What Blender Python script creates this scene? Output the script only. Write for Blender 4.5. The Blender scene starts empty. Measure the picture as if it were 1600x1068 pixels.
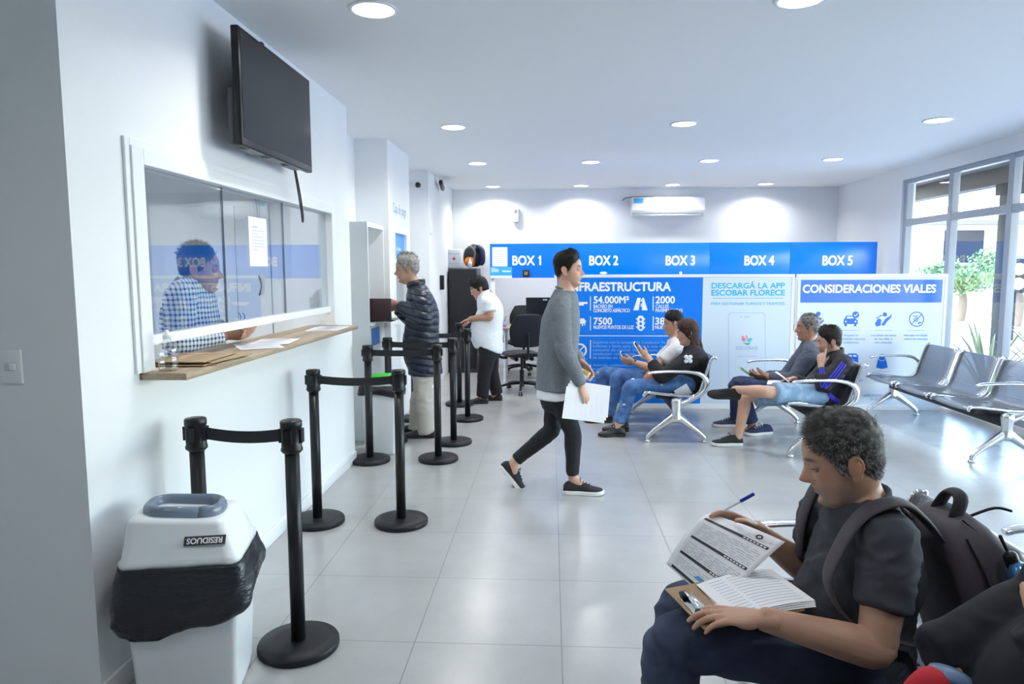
import bpy, bmesh, math, random
import numpy as np
from mathutils import Vector, Matrix, noise as mnoise

SC = bpy.context.scene
COL = SC.collection
PI = math.pi
rnd = random.Random(7)

# ------------------------------------------------------------------ camera
CAM_H = 1.51
F_PX = 1084.6
YAW, PITCH, ROLL = 0.0559412, 0.1018341, -0.0028798
_cy, _sy, _cp, _sp = math.cos(YAW), math.sin(YAW), math.cos(PITCH), math.sin(PITCH)
_fw = Vector((-_sy * _cp, _cy * _cp, -_sp))
_rt0 = Vector((_cy, _sy, 0))
_up0 = _rt0.cross(_fw)
_c, _s = math.cos(ROLL), math.sin(ROLL)
_rt = _rt0 * _c + _up0 * _s
_up = _up0 * _c - _rt0 * _s
cam_data = bpy.data.cameras.new('camera')
cam = bpy.data.objects.new('camera', cam_data)
COL.objects.link(cam)
cam_data.sensor_width = 36
cam_data.lens = F_PX / 1600 * 36
cam_data.clip_start = 0.05
cam_data.clip_end = 300
cam.matrix_world = Matrix(((_rt.x, _up.x, -_fw.x, 0), (_rt.y, _up.y, -_fw.y, 0), (_rt.z, _up.z, -_fw.z, CAM_H), (0, 0, 0, 1)))
SC.camera = cam


def at(px, py, X=None, Y=None, Z=None):
    """World point seen at a pixel of the 1600x1068 photograph, on one given plane."""
    d = _fw * F_PX + _rt * (px - 800) + _up * (534 - py)
    t = X / d.x if X is not None else Y / d.y if Y is not None else (Z - CAM_H) / d.z
    return Vector((0, 0, CAM_H)) + d * t


# ------------------------------------------------------------------ exposure, sky, sun
vs = SC.view_settings
SC.display_settings.display_device = 'sRGB'
vs.view_transform = 'Standard'
vs.look = 'None'
vs.gamma = 1
vs.use_curve_mapping = False
vs.exposure = 0.0
SC.cycles.max_bounces = 10
SC.cycles.diffuse_bounces = 6
SC.cycles.glossy_bounces = 5
SC.cycles.transparent_max_bounces = 24
SC.cycles.sample_clamp_indirect = 6
SC.cycles.use_denoising = True
SC.cycles.caustics_reflective = False
SC.cycles.caustics_refractive = False

W = bpy.data.worlds.new('sky')
SC.world = W
W.use_nodes = True
wn, wl = W.node_tree.nodes, W.node_tree.links
sky = wn.new('ShaderNodeTexSky')
sky.sky_type = 'NISHITA'
sky.sun_disc = False
sky.sun_elevation = math.radians(52)
sky.sun_rotation = math.radians(250)
sky.air_density = 1.3
sky.dust_density = 1.0
hsv = wn.new('ShaderNodeHueSaturation')
hsv.inputs['Saturation'].default_value = 0.95
wl.new(sky.outputs[0], hsv.inputs['Color'])
wl.new(hsv.outputs[0], wn['Background'].inputs[0])
wn['Background'].inputs[1].default_value = 2.5

sun_d = bpy.data.lights.new('sun', 'SUN')
sun_d.energy = 9
sun_d.angle = math.radians(0.6)
sun_d.color = (1, 0.95, 0.88)
sun = bpy.data.objects.new('sun', sun_d)
COL.objects.link(sun)
sun.rotation_euler = Vector((-0.62, -0.25, 1.0)).to_track_quat('Z', 'Y').to_euler()
LAMP_W = 15.0

# room measures
XL, XR, YB, YF, ZC = -1.56, 4.31, 10.85, -2.6, 2.755

# ------------------------------------------------------------------ materials
MATS = {}


class NT:
    def __init__(s, m):
        s.t = m.node_tree
        s.n = s.t.nodes
        s.l = s.t.links
        s.b = s.n['Principled BSDF']
        s.out = s.n['Material Output']

    def new(s, typ, **kw):
        n = s.n.new('ShaderNode' + typ)
        for k, v in kw.items():
            setattr(n, k, v)
        return n

    def math(s, op, a, b=None, c=None):
        n = s.new('Math', operation=op)
        for i, v in enumerate((a, b, c)):
            if v is None:
                continue
            if isinstance(v, (int, float)):
                n.inputs[i].default_value = v
            else:
                s.l.new(v, n.inputs[i])
        return n.outputs[0]

    def mix(s, f, a, b):
        n = s.new('Mix', data_type='RGBA')
        for i, v in ((0, f), (6, a), (7, b)):
            if isinstance(v, (int, float)):
                n.inputs[i].default_value = v
            elif isinstance(v, (tuple, list)):
                n.inputs[i].default_value = (*v[:3], 1)
            else:
                s.l.new(v, n.inputs[i])
        return n.outputs[2]

    def coords(s, scale=(1, 1, 1), kind='Object'):
        tc = s.new('TexCoord')
        mp = s.new('Mapping')
        mp.inputs['Scale'].default_value = scale
        s.l.new(tc.outputs[kind], mp.inputs[0])
        return mp.outputs[0]

    def noise(s, vec, scale, detail=4, rough=0.55):
        n = s.new('TexNoise')
        n.inputs['Scale'].default_value = scale
        n.inputs['Detail'].default_value = detail
        n.inputs['Roughness'].default_value = rough
        s.l.new(vec, n.inputs['Vector'])
        return n.outputs['Fac']

    def ramp(s, f, a, b):
        n = s.new('MapRange')
        n.inputs[1].default_value = a
        n.inputs[2].default_value = b
        s.l.new(f, n.inputs[0])
        return n.outputs[0]

    def bump(s, h, strength=0.3, dist=0.01):
        n = s.new('Bump')
        n.inputs['Strength'].default_value = strength
        n.inputs['Distance'].default_value = dist
        s.l.new(h, n.inputs['Height'])
        s.l.new(n.outputs[0], s.b.inputs['Normal'])


def srgb(r, g, b):
    f = lambda c: (c / 255 / 12.92) if c / 255 <= 0.04045 else ((c / 255 + 0.055) / 1.055) ** 2.4
    return (f(r), f(g), f(b))


def mat(name, col, rough=0.5, metal=0.0, noise=None, bump=None, spec=None, emit=None, coat=0, attr=False, sheen=0):
    """noise=(scale, second colour, low, high); bump=(scale, strength, distance)."""
    if name in MATS:
        return MATS[name]
    m = bpy.data.materials.new(name)
    m.use_nodes = True
    t = NT(m)
    b = t.b
    b.inputs['Base Color'].default_value = (*col[:3], 1)
    b.inputs['Roughness'].default_value = rough
    b.inputs['Metallic'].default_value = metal
    if spec is not None:
        b.inputs['Specular IOR Level'].default_value = spec
    if coat:
        b.inputs['Coat Weight'].default_value = coat
        b.inputs['Coat Roughness'].default_value = 0.08
    if sheen:
        b.inputs['Sheen Weight'].default_value = sheen
    if emit:
        b.inputs['Emission Color'].default_value = (*emit[0], 1)
        b.inputs['Emission Strength'].default_value = emit[1]
    base = None
    if attr:
        a = t.new('Attribute', attribute_name='Col')
        base = a.outputs['Color']
        t.l.new(base, b.inputs['Base Color'])
    if noise:
        v = t.coords()
        f = t.ramp(t.noise(v, noise[0]), noise[2], noise[3])
        t.l.new(t.mix(f, base if base is not None else col, noise[1]), b.inputs['Base Color'])
    if bump:
        v = t.coords()
        t.bump(t.noise(v, bump[0], 5), bump[1], bump[2])
    MATS[name] = m
    return m


# ------------------------------------------------------------------ mesh helpers
class MB:
    """Collects shapes; build() links them as one mesh object."""

    def __init__(s):
        s.v = []
        s.f = []
        s.mi = []
        s.mats = []
        s.cur = 0
        s.sm = []

    def use(s, m):
        if m not in s.mats:
            s.mats.append(m)
        s.cur = s.mats.index(m)
        return s

    def add(s, verts, faces, smooth=False):
        o = len(s.v)
        s.v.extend([tuple(p) for p in verts])
        for f in faces:
            s.f.append([i + o for i in f])
            s.mi.append(s.cur)
            s.sm.append(smooth)
        return s

    def box(s, lo, hi, M=None):
        x0, y0, z0 = lo
        x1, y1, z1 = hi
        v = [Vector(p) for p in ((x0, y0, z0), (x1, y0, z0), (x1, y1, z0), (x0, y1, z0), (x0, y0, z1), (x1, y0, z1), (x1, y1, z1), (x0, y1, z1))]
        if M is not None:
            v = [M @ p for p in v]
        return s.add(v, [(3, 2, 1, 0), (4, 5, 6, 7), (0, 1, 5, 4), (1, 2, 6, 5), (2, 3, 7, 6), (3, 0, 4, 7)])

    def rbox(s, lo, hi, r=0.01, seg=2, M=None):
        bm = bmesh.new()
        bmesh.ops.create_cube(bm, size=1)
        for v in bm.verts:
            v.co = Vector([lo[i] + (v.co[i] + 0.5) * (hi[i] - lo[i]) for i in range(3)])
        bmesh.ops.bevel(bm, geom=list(bm.edges), offset=r, segments=seg, affect='EDGES', profile=0.5)
        if M is not None:
            bmesh.ops.transform(bm, matrix=M, verts=bm.verts)
        s.bm(bm, True)
        return s

    def bm(s, bm, smooth=False):
        bm.verts.index_update()
        s.add([v.co.copy() for v in bm.verts], [[v.index for v in f.verts] for f in bm.faces], smooth)
        bm.free()
        return s

    def rings(s, rings, cap=True, closed=True, smooth=True):
        n = len(rings[0])
        v = [p for r in rings for p in r]
        f = []
        for i in range(len(rings) - 1):
            for j in range(n if closed else n - 1):
                k = (j + 1) % n
                f.append((i * n + j, i * n + k, (i + 1) * n + k, (i + 1) * n + j))
        if cap:
            f.append(tuple(reversed(range(n))))
            f.append(tuple((len(rings) - 1) * n + j for j in range(n)))
        return s.add(v, f, smooth)

    def tube(s, pts, r, n=12, sub=5, ref=None, cap=True, curve=True, capk=1.0):
        """Round or elliptical tube; r is a number, or one per point, or (side, other) pairs."""
        v, f = tube(pts, r, n, sub, ref, cap, curve, capk)
        return s.add(v, f, True)

    def cyl(s, a, b, r, n=24, r2=None, smooth=True):
        a, b = Vector(a), Vector(b)
        t = (b - a).normalized()
        u = t.orthogonal().normalized()
        w = t.cross(u)
        R = []
        for p, q in ((a, r), (b, r if r2 is None else r2)):
            R.append([p + (u * math.cos(k * 2 * PI / n) + w * math.sin(k * 2 * PI / n)) * q for k in range(n)])
        o = len(s.v)
        s.rings(R, cap=False, smooth=smooth)
        s.add(R[0], [tuple(reversed(range(n)))])
        s.add(R[1], [tuple(range(n))])
        return s

    def lathe(s, prof, c=(0, 0, 0), n=32, M=None):
        R = []
        for r, z in prof:
            ring = [Vector((c[0] + r * math.cos(k * 2 * PI / n), c[1] + r * math.sin(k * 2 * PI / n), c[2] + z)) for k in range(n)]
            if M is not None:
                ring = [M @ p for p in ring]
            R.append(ring)
        return s.rings(R)

    def ball(s, c, r, nu=14, nv=10, M=None):
        c = Vector(c)
        r = (r, r, r) if isinstance(r, (int, float)) else r
        R = []
        for i in range(nv + 1):
            ph = -PI / 2 + PI * (0.02 + 0.96 * i / nv)
            R.append([Vector((r[0] * math.cos(ph) * math.cos(k * 2 * PI / nu), r[1] * math.cos(ph) * math.sin(k * 2 * PI / nu), r[2] * math.sin(ph))) for k in range(nu)])
        R = [[(c + (M @ p if M is not None else p)) for p in ring] for ring in R]
        return s.rings(R)

    def poly(s, pts, thick=None):
        """Flat polygon; thick is an extrusion vector."""
        n = len(pts)
        pts = [Vector(p) for p in pts]
        if thick is None:
            return s.add(pts, [tuple(range(n))])
        q = [p + Vector(thick) for p in pts]
        f = [tuple(range(n)), tuple(reversed(range(n, 2 * n)))] + [(i, n + i, n + (i + 1) % n, (i + 1) % n) for i in range(n)]
        return s.add(pts + q, f)

    def build(s, name, m=None, parent=None, origin=None, bevel=0, data=None):
        me = bpy.data.meshes.new(name)
        o0 = Vector(origin) if origin is not None else (Vector(parent_origin(parent)) if parent is not None else Vector((0, 0, 0)))
        me.from_pydata([tuple(Vector(p) - o0) for p in s.v], [], s.f)
        mats = s.mats if s.mats else [m]
        for k in mats:
            me.materials.append(k)
        me.polygons.foreach_set('material_index', s.mi if s.mats else [0] * len(s.f))
        me.polygons.foreach_set('use_smooth', s.sm)
        me.validate()
        me.update()
        o = bpy.data.objects.new(name, me)
        COL.objects.link(o)
        if parent is not None:
            o.parent = parent
        elif origin is not None:
            o.location = o0
        if bevel:
            b = o.modifiers.new('bevel', 'BEVEL')
            b.width = bevel
            b.segments = 2
            b.limit_method = 'ANGLE'
        return o


def parent_origin(p):
    o = Vector((0, 0, 0))
    while p is not None:
        o += p.location
        p = p.parent
    return o


def frame_of(t, ref):
    a = ref - t * ref.dot(t)
    if a.length < 1e-4:
        a = t.orthogonal()
    a.normalize()
    return a, t.cross(a)


def catmull(P, sub):
    out = []
    n = len(P)
    for i in range(n - 1):
        p0, p1, p2, p3 = P[max(i - 1, 0)], P[i], P[i + 1], P[min(i + 2, n - 1)]
        for k in range(sub):
            t = k / sub
            out.append(0.5 * ((2 * p1) + (p2 - p0) * t + (2 * p0 - 5 * p1 + 4 * p2 - p3) * t * t + (3 * p1 - p0 - 3 * p2 + p3) * t ** 3))
    out.append(P[-1])
    return out


def tube(pts, r, n=12, sub=5, ref=None, cap=True, curve=True, capk=1.0):
    P = [np.array(p, float) for p in pts]
    if isinstance(r, (int, float)):
        r = [r] * len(P)
    Rr = [np.array(q if isinstance(q, (tuple, list)) else (q, q), float) for q in r]
    if curve and len(P) > 2:
        P = catmull(P, sub)
        Rr = catmull(Rr, sub)
    elif not curve or len(P) == 2:
        pass
    P = [Vector(p) for p in P]
    ref = Vector(ref) if ref is not None else None
    rings = []
    a_prev = None
    for i, p in enumerate(P):
        t = (P[min(i + 1, len(P) - 1)] - P[max(i - 1, 0)])
        t = t.normalized() if t.length > 1e-9 else Vector((0, 0, 1))
        if ref is not None:
            a, b = frame_of(t, ref)
        else:
            a = (a_prev - t * a_prev.dot(t)) if a_prev is not None else t.orthogonal()
            if a.length < 1e-5:
                a = t.orthogonal()
            a.normalize()
            b = t.cross(a)
        a_prev = a
        ra, rb = abs(Rr[i][0]), abs(Rr[i][1])
        ring = [p + a * (ra * math.cos(k * 2 * PI / n)) + b * (rb * math.sin(k * 2 * PI / n)) for k in range(n)]
        if cap and i == 0:
            for q, h in ((0.5, 0.75), (0.85, 0.42)):
                rings.append([p + (x - p) * q - t * min(ra, rb) * h * 0.8 * capk for x in ring])
        rings.append(ring)
        if cap and i == len(P) - 1:
            for q, h in ((0.85, 0.42), (0.5, 0.75)):
                rings.append([p + (x - p) * q + t * min(ra, rb) * h * 0.8 * capk for x in ring])
    v = [x for q in rings for x in q]
    f = []
    for i in range(len(rings) - 1):
        for j in range(n):
            k = (j + 1) % n
            f.append((i * n + j, i * n + k, (i + 1) * n + k, (i + 1) * n + j))
    f.append(tuple(reversed(range(n))))
    f.append(tuple((len(rings) - 1) * n + j for j in range(n)))
    return v, f


def thing(name, label, cat, loc=(0, 0, 0), rotz=0, group=None):
    o = bpy.data.objects.new(name, None)
    o.empty_display_size = 0.1
    COL.objects.link(o)
    o.location = loc
    o.rotation_euler = (0, 0, rotz)
    return tag(o, label, cat, group)


def tag(o, label, cat, group=None, kind=None):
    o['label'] = label
    o['category'] = cat
    if group:
        o['group'] = group
    if kind:
        o['kind'] = kind
    return o


def structure(o, label=None):
    o['kind'] = 'structure'
    if label:
        o['label'] = label
    return o


def dup(root, loc, rotz=None, label=None):
    r = root.copy()
    COL.objects.link(r)
    r.location = loc
    if rotz is not None:
        r.rotation_euler = (0, 0, rotz)
    if label:
        r['label'] = label
    for ch in list(root.children):
        c = ch.copy()
        COL.objects.link(c)
        c.parent = r
        for g in ch.children:
            d = g.copy()
            COL.objects.link(d)
            d.parent = c
    return r


def text_into(mb, body, M, size=0.1, bold=0.0, sx=1.0, align='CENTER', width=None, thick=0.0008):
    """Letter outlines, laid on the XZ face of matrix M (x right, y up), added to mb."""
    c = bpy.data.curves.new('lettering', 'FONT')
    c.body = body
    c.size = size
    c.align_x = align
    c.align_y = 'CENTER'
    c.extrude = thick / 2
    c.resolution_u = 4
    o = bpy.data.objects.new('lettering', c)
    COL.objects.link(o)
    me = bpy.data.meshes.new_from_object(o)
    xs = [v.co.x for v in me.vertices]
    if width and xs:
        sx = width / max(1e-6, max(xs) - min(xs))
    r = bold * size * 0.8
    shifts = [(0, 0)] if bold < 0.015 else [(r * math.cos(k * PI / 4), r * math.sin(k * PI / 4)) for k in range(8)] + [(0, 0)]
    for k, (dx, dy) in enumerate(shifts):        # strokes thickened by laying the letter slightly around itself
        mb.add([M @ Vector((v.co.x * sx + dx, v.co.y + dy, v.co.z + 0.00005 * k)) for v in me.vertices], [list(p.vertices) for p in me.polygons])
    bpy.data.objects.remove(o)
    bpy.data.curves.remove(c)
    bpy.data.meshes.remove(me)


def face_xz(x, y, z):
    """Matrix of a sign facing the camera side (-Y)."""
    return Matrix(((1, 0, 0, x), (0, 0, -1, y), (0, 1, 0, z), (0, 0, 0, 1)))


def face_px(x, y, z):
    """Matrix of a sign on a wall facing +X (text runs towards +Y... read from the room)."""
    return Matrix(((0, 0, 1, x), (1, 0, 0, y), (0, 1, 0, z), (0, 0, 0, 1)))
# ------------------------------------------------------------------ surface materials
PLASTER = mat('white_plaster', (0.80, 0.82, 0.84), 0.55, bump=(90, 0.05, 0.002), noise=(1.2, (0.74, 0.77, 0.80), 0.35, 0.8))
CEIL_M = mat('ceiling_paint', (0.87, 0.88, 0.88), 0.8)
WHITE_ALU = mat('white_painted_aluminium', (0.82, 0.84, 0.86), 0.3)
GREY_ALU = mat('grey_painted_aluminium', (0.33, 0.37, 0.43), 0.35)
WHITE_PL = mat('white_plastic', (0.80, 0.82, 0.84), 0.32)
WHITE_BOARD = mat('white_laminate', (0.78, 0.80, 0.82), 0.3)
GREY_PL = mat('grey_plastic', (0.20, 0.23, 0.28), 0.3)
BLACK_PL = mat('black_plastic', (0.009, 0.010, 0.012), 0.36, spec=0.35)
BLACK_MATT = mat('black_powder_coat', (0.009, 0.010, 0.013), 0.5, spec=0.3, bump=(300, 0.05, 0.001))
CHROME = mat('polished_chrome', (0.80, 0.81, 0.83), 0.12, 1.0)
CASTALU = mat('cast_aluminium', (0.82, 0.83, 0.84), 0.24, 1.0)
BLUE_SIGN = mat('glossy_blue_vinyl', srgb(0, 122, 236), 0.22)
SKYBLUE = mat('light_blue_print', srgb(70, 175, 235), 0.35)
CYAN = mat('cyan_print', srgb(60, 185, 225), 0.35)
PAPER = mat('white_paper', (0.83, 0.84, 0.87), 0.7)
WHITE_INK = mat('white_print', (0.88, 0.90, 0.92), 0.35)
GREY_INK = mat('grey_print', (0.33, 0.42, 0.55), 0.5)
DARK_INK = mat('dark_print', (0.03, 0.035, 0.05), 0.5)
BLUE_INK = mat('blue_print', srgb(20, 110, 215), 0.35)


def floor_mat():
    m = bpy.data.materials.new('porcelain_tile')
    m.use_nodes = True
    t = NT(m)
    tc = t.new('TexCoord')
    sep = t.new('SeparateXYZ')
    t.l.new(tc.outputs['Object'], sep.inputs[0])
    ax = t.math('DIVIDE', t.math('SUBTRACT', sep.outputs[0], 0.0477), 0.6)
    ay = t.math('DIVIDE', t.math('SUBTRACT', sep.outputs[1], 3.2768), 0.6)
    fx = t.math('PINGPONG', ax, 0.5)
    fy = t.math('PINGPONG', ay, 0.5)
    d = t.math('MINIMUM', fx, fy)
    g = t.math('LESS_THAN', d, 0.0036)
    cx = t.new('CombineXYZ')
    t.l.new(t.math('FLOOR', ax), cx.inputs[0])
    t.l.new(t.math('FLOOR', ay), cx.inputs[1])
    wn_ = t.new('TexWhiteNoise')
    t.l.new(cx.outputs[0], wn_.inputs['Vector'])
    n1 = t.noise(tc.outputs['Object'], 2.2, 6, 0.6)
    base = t.mix(t.ramp(n1, 0.3, 0.7), (0.355, 0.36, 0.355), (0.415, 0.42, 0.412))
    base = t.mix(t.math('MULTIPLY', wn_.outputs['Value'], 0.22), base, (0.32, 0.325, 0.325))
    base = t.mix(t.math('MULTIPLY', t.ramp(t.noise(tc.outputs['Object'], 26, 3), 0.62, 0.75), 0.12), base, (0.28, 0.28, 0.28))
    t.l.new(t.mix(g, base, (0.17, 0.175, 0.18)), t.b.inputs['Base Color'])
    r = t.math('ADD', t.math('MULTIPLY', t.noise(tc.outputs['Object'], 5, 5), 0.14), 0.17)
    t.l.new(t.math('ADD', r, t.math('MULTIPLY', g, 0.4)), t.b.inputs['Roughness'])
    t.b.inputs['Specular IOR Level'].default_value = 0.55
    h = t.math('SUBTRACT', t.math('MULTIPLY', t.noise(tc.outputs['Object'], 3, 3), 0.25), g)
    t.bump(h, 0.15, 0.004)
    return m


FLOOR_M = floor_mat()


def glass_mat(name, tint=(0.96, 0.98, 0.99), refl=1.0, rough=0.0, base=0.03):
    m = bpy.data.materials.new(name)
    m.use_nodes = True
    t = NT(m)
    t.n.remove(t.b)
    tr = t.new('BsdfTransparent')
    tr.inputs[0].default_value = (*tint, 1)
    gl = t.new('BsdfGlossy')
    gl.inputs['Roughness'].default_value = rough
    lw = t.new('LayerWeight')
    lw.inputs[0].default_value = 0.5
    f = t.math('ADD', t.math('MULTIPLY', t.math('POWER', lw.outputs['Facing'], 3.5), refl), base)
    mx = t.new('MixShader')
    t.l.new(f, mx.inputs[0])
    t.l.new(tr.outputs[0], mx.inputs[1])
    t.l.new(gl.outputs[0], mx.inputs[2])
    t.l.new(mx.outputs[0], t.out.inputs[0])
    return m


GLASS = glass_mat('window_glass', (0.97, 0.985, 0.99), 0.8)
GLASS_TELLER = glass_mat('counter_glass', (0.88, 0.93, 0.96), 0.75, 0.0, 0.06)


def S(mb, name, m=None, parent=None, bevel=0, label=None):
    return structure(mb.build(name, m, parent, bevel=bevel), label)


# ------------------------------------------------------------------ shell
S(MB().box((-3.6, YF, -0.12), (4.5, 11.0, 0.0)), 'floor', FLOOR_M)
S(MB().box((-4.1, YF, ZC), (4.5, 11.0, ZC + 0.14)), 'ceiling', CEIL_M)

Y0, Y1 = 2.2, 5.36          # the counter wall
OY0, OY1, OZ0, OZ1 = 2.53, 4.95, 1.10, 1.975
w = MB()
w.box((XL - 0.13, Y0, 0), (XL, OY0, ZC)).box((XL - 0.13, OY1, 0), (XL, Y1, ZC))
w.box((XL - 0.13, OY0, 0), (XL, OY1, OZ0)).box((XL - 0.13, OY0, OZ1), (XL, OY1, ZC))
S(w, 'wall_counter', PLASTER)
S(MB().box((-3.6, Y0, 0), (XL - 0.13, Y0 + 0.12, ZC)), 'wall_front_left', PLASTER)
S(MB().box((-3.7, YF, 0), (-3.6, Y0 + 0.12, ZC)), 'wall_far_left', PLASTER)
S(MB().box((-3.6, YF - 0.1, 0), (4.5, YF, ZC)), 'wall_behind', PLASTER)
# recess after the counter wall, the pay column and the wall with the door
S(MB().box((-1.98, Y1 - 0.12, 0), (-1.86, 6.62, ZC)).box((-1.86, Y1 - 0.12, 0), (XL - 0.13, Y1, ZC)), 'wall_recess', PLASTER)
w = MB()
KY0, KY1 = 6.62, 7.62
PX = -1.545
w.box((-1.98, KY0, 0), (PX, 6.80, ZC)).box((-1.98, 7.42, 0), (PX, KY1, ZC))
w.box((-1.98, 6.80, 0), (PX, 7.42, 0.98)).box((-1.98, 6.80, 1.93), (PX, 7.42, ZC)).box((-1.98, 6.80, 0.98), (-1.84, 7.42, 1.93))
S(w, 'wall_pay_column', PLASTER)
S(MB().box((-1.98, KY1, 0), (-1.84, 8.0, ZC)).box((-1.98, 8.0, 2.08), (-1.84, 8.66, ZC)).box((-1.98, 8.66, 0), (-1.84, 8.74, ZC)), 'wall_side_door', PLASTER)
S(MB().box((-1.98, 8.74, 0), (-1.53, 11.0, ZC)), 'wall_left_far', PLASTER)
S(MB().box((-1.53, YB, 0), (4.5, 11.0, ZC)), 'wall_back', PLASTER)
d = S(MB().rbox((-1.95, 8.02, 0.01), (-1.90, 8.64, 2.06), 0.004), 'door_1', WHITE_BOARD)
S(MB().tube([(-1.90, 8.10, 1.0), (-1.865, 8.10, 1.0), (-1.862, 8.20, 1.0)], 0.009, 8), 'door_handle', CHROME, d)

# right wall with the big window
w = MB()
WY0, WY1, WZ0, WZ1 = 0.86, 8.93, 0.06, 2.60
w.box((XR, WY1, 0), (XR + 0.16, 11.0, ZC)).box((XR, YF, 0), (XR + 0.16, WY0, ZC))
w.box((XR, WY0, WZ1), (XR + 0.16, WY1, ZC)).box((XR, WY0, 0), (XR + 0.16, WY1, WZ0))
S(w, 'wall_right', PLASTER)
fr = MB()
bays = [WY1 - 1.0 * k for k in range(9)]
bays[-1] = WY0 + 0.03
X0, X1 = XR + 0.03, XR + 0.10
fr.box((X0, WY0, WZ1 - 0.05), (X1, WY1, WZ1)).box((X0, WY0, WZ0), (X1, WY1, WZ0 + 0.07)).box((X0, WY0, 2.045), (X1, WY1, 2.125))
for k, y in enumerate(bays):
    yy = y - 0.03 if k == 0 else y
    fr.box((X0 - 0.004, yy - 0.04, WZ0), (X1 + 0.004, yy + 0.04, WZ1))
winf = S(fr, 'window_1', GREY_ALU, bevel=0.004)
for k in range(8):
    g = MB().box((XR + 0.062, bays[k + 1] + 0.04, WZ0 + 0.07), (XR + 0.066, bays[k] - 0.04, 2.045))
    g.box((XR + 0.062, bays[k + 1] + 0.04, 2.125), (XR + 0.066, bays[k] - 0.04, WZ1 - 0.05))
    S(g, 'window_pane', GLASS, winf)

# baseboards
BB = mat('white_baseboard', (0.78, 0.80, 0.82), 0.35)
S(MB().rbox((XL, Y0, 0), (XL + 0.013, Y1, 0.085), 0.004), 'baseboard_left', BB)
S(MB().rbox((-1.53, YB - 0.013, 0), (XR, YB, 0.085), 0.004), 'baseboard_back', BB)
S(MB().rbox((XR - 0.013, WY1, 0), (XR, YB, 0.085), 0.004), 'baseboard_right', BB)

# counter window: frame, rails, panes
f = MB()
a0, a1, b0, b1 = OY0, OY1, OZ0 + 0.028, OZ1
f.box((XL - 0.09, a0, b0), (XL + 0.02, a0 + 0.075, b1)).box((XL - 0.09, a1 - 0.075, b0), (XL + 0.02, a1, b1))
f.box((XL - 0.09, a0 + 0.075, b1 - 0.06), (XL + 0.02, a1 - 0.075, b1))
f.box((XL + 0.0, a0 - 0.03, b0), (XL + 0.012, a0, b1 + 0.03)).box((XL, a1, b0), (XL + 0.012, a1 + 0.03, b1 + 0.03)).box((XL, a0, b1), (XL + 0.012, a1, b1 + 0.03))
f.box((XL - 0.055, a0 + 0.075, 1.222), (XL - 0.005, a1 - 0.075, 1.262))
win2 = S(f, 'window_2', WHITE_ALU, bevel=0.003)
gy = [a0 + 0.075, 3.323, 4.083, a1 - 0.075]
for k in range(3):
    g = MB().box((XL - 0.034, gy[k] + 0.001, 1.262), (XL - 0.026, gy[k + 1] - 0.001, b1 - 0.06))
    S(g, 'window_pane', GLASS_TELLER, win2)
g = MB()
for y in gy[1:3]:
    g.box((XL - 0.036, y - 0.002, 1.262), (XL - 0.024, y + 0.002, b1 - 0.06))
S(g, 'pane_edge', GREY_PL, win2)

# the office behind the counter
S(MB().box((-4.1, Y0 + 0.12, 0), (-4.0, 6.9, ZC)).box((-4.1, 6.4, 0), (-1.98, 6.5, ZC)), 'wall_office', PLASTER)
S(MB().box((-4.1, Y0 + 0.12, -0.12), (-3.6, 6.5, 0.0)), 'floor_office', FLOOR_M)


# ------------------------------------------------------------------ downlights
EMIT = mat('lit_diffuser', (0.9, 0.9, 0.9), 0.5, emit=((1.0, 0.99, 0.97), 9.0))


def downlight(x, y, label, power=LAMP_W):
    t = thing('ceiling_light', label, 'ceiling light', (x, y, ZC), group='round recessed ceiling lights')
    MB().lathe([(0.100, -0.001), (0.100, -0.007), (0.117, -0.007), (0.120, -0.0005), (0.117, 0.0)], (x, y, ZC)).build('trim_ring', WHITE_PL, t)
    MB().lathe([(0.001, -0.004), (0.100, -0.004), (0.100, -0.002), (0.001, -0.002)], (x, y, ZC)).build('diffuser', EMIT, t)
    l = bpy.data.lights.new('lamp', 'AREA')
    l.shape = 'DISK'
    l.size = 0.19
    l.energy = power
    l.color = (1, 0.98, 0.95)
    l.spread = math.radians(145)
    o = bpy.data.objects.new('lamp', l)
    COL.objects.link(o)
    o.parent = t
    o.location = (0, 0, -0.009)
    return t


rows = [(3.42, [(-0.85, 'in front of the wall television'), (1.15, 'above the seated man with the backpack'), (3.2, 'nearest the window in the nearest row')]),
        (6.15, [(-0.85, 'above the queue posts'), (1.13, 'above the metal bench with the couple'), (3.23, 'above the empty bench by the window')]),
        (8.2, [(-0.855, 'above the woman in white'), (0.455, 'left of the air conditioner, before the BOX 2 sign'), (1.80, 'over the panel with the phone drawing'), (3.18, 'over the road safety panel')]),
        (10.42, [(-0.86, 'on the back wall side above the black cabinet'), (0.44, 'near the back wall, first left of the air conditioner'), (1.77, 'near the back wall right over the air conditioner'), (3.10, 'near the back wall, first right of the air conditioner')]),
        (0.75, [(-0.85, 'added out of view behind the waste bin'), (1.15, 'added unseen behind the viewer over the front seats'), (3.2, 'added unseen behind the viewer next to the window')])]  # unseen row, added behind the viewer as weak fill light
for y, L in rows:
    for x, tx in L:
        downlight(x, y, 'round white recessed ceiling light ' + tx, LAMP_W if y > 2 else 6.0)
downlight(-2.85, 4.2, 'added unseen ceiling light brightening the counter office', 26)  # unseen lamp, added to brighten the office behind the glass

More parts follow.
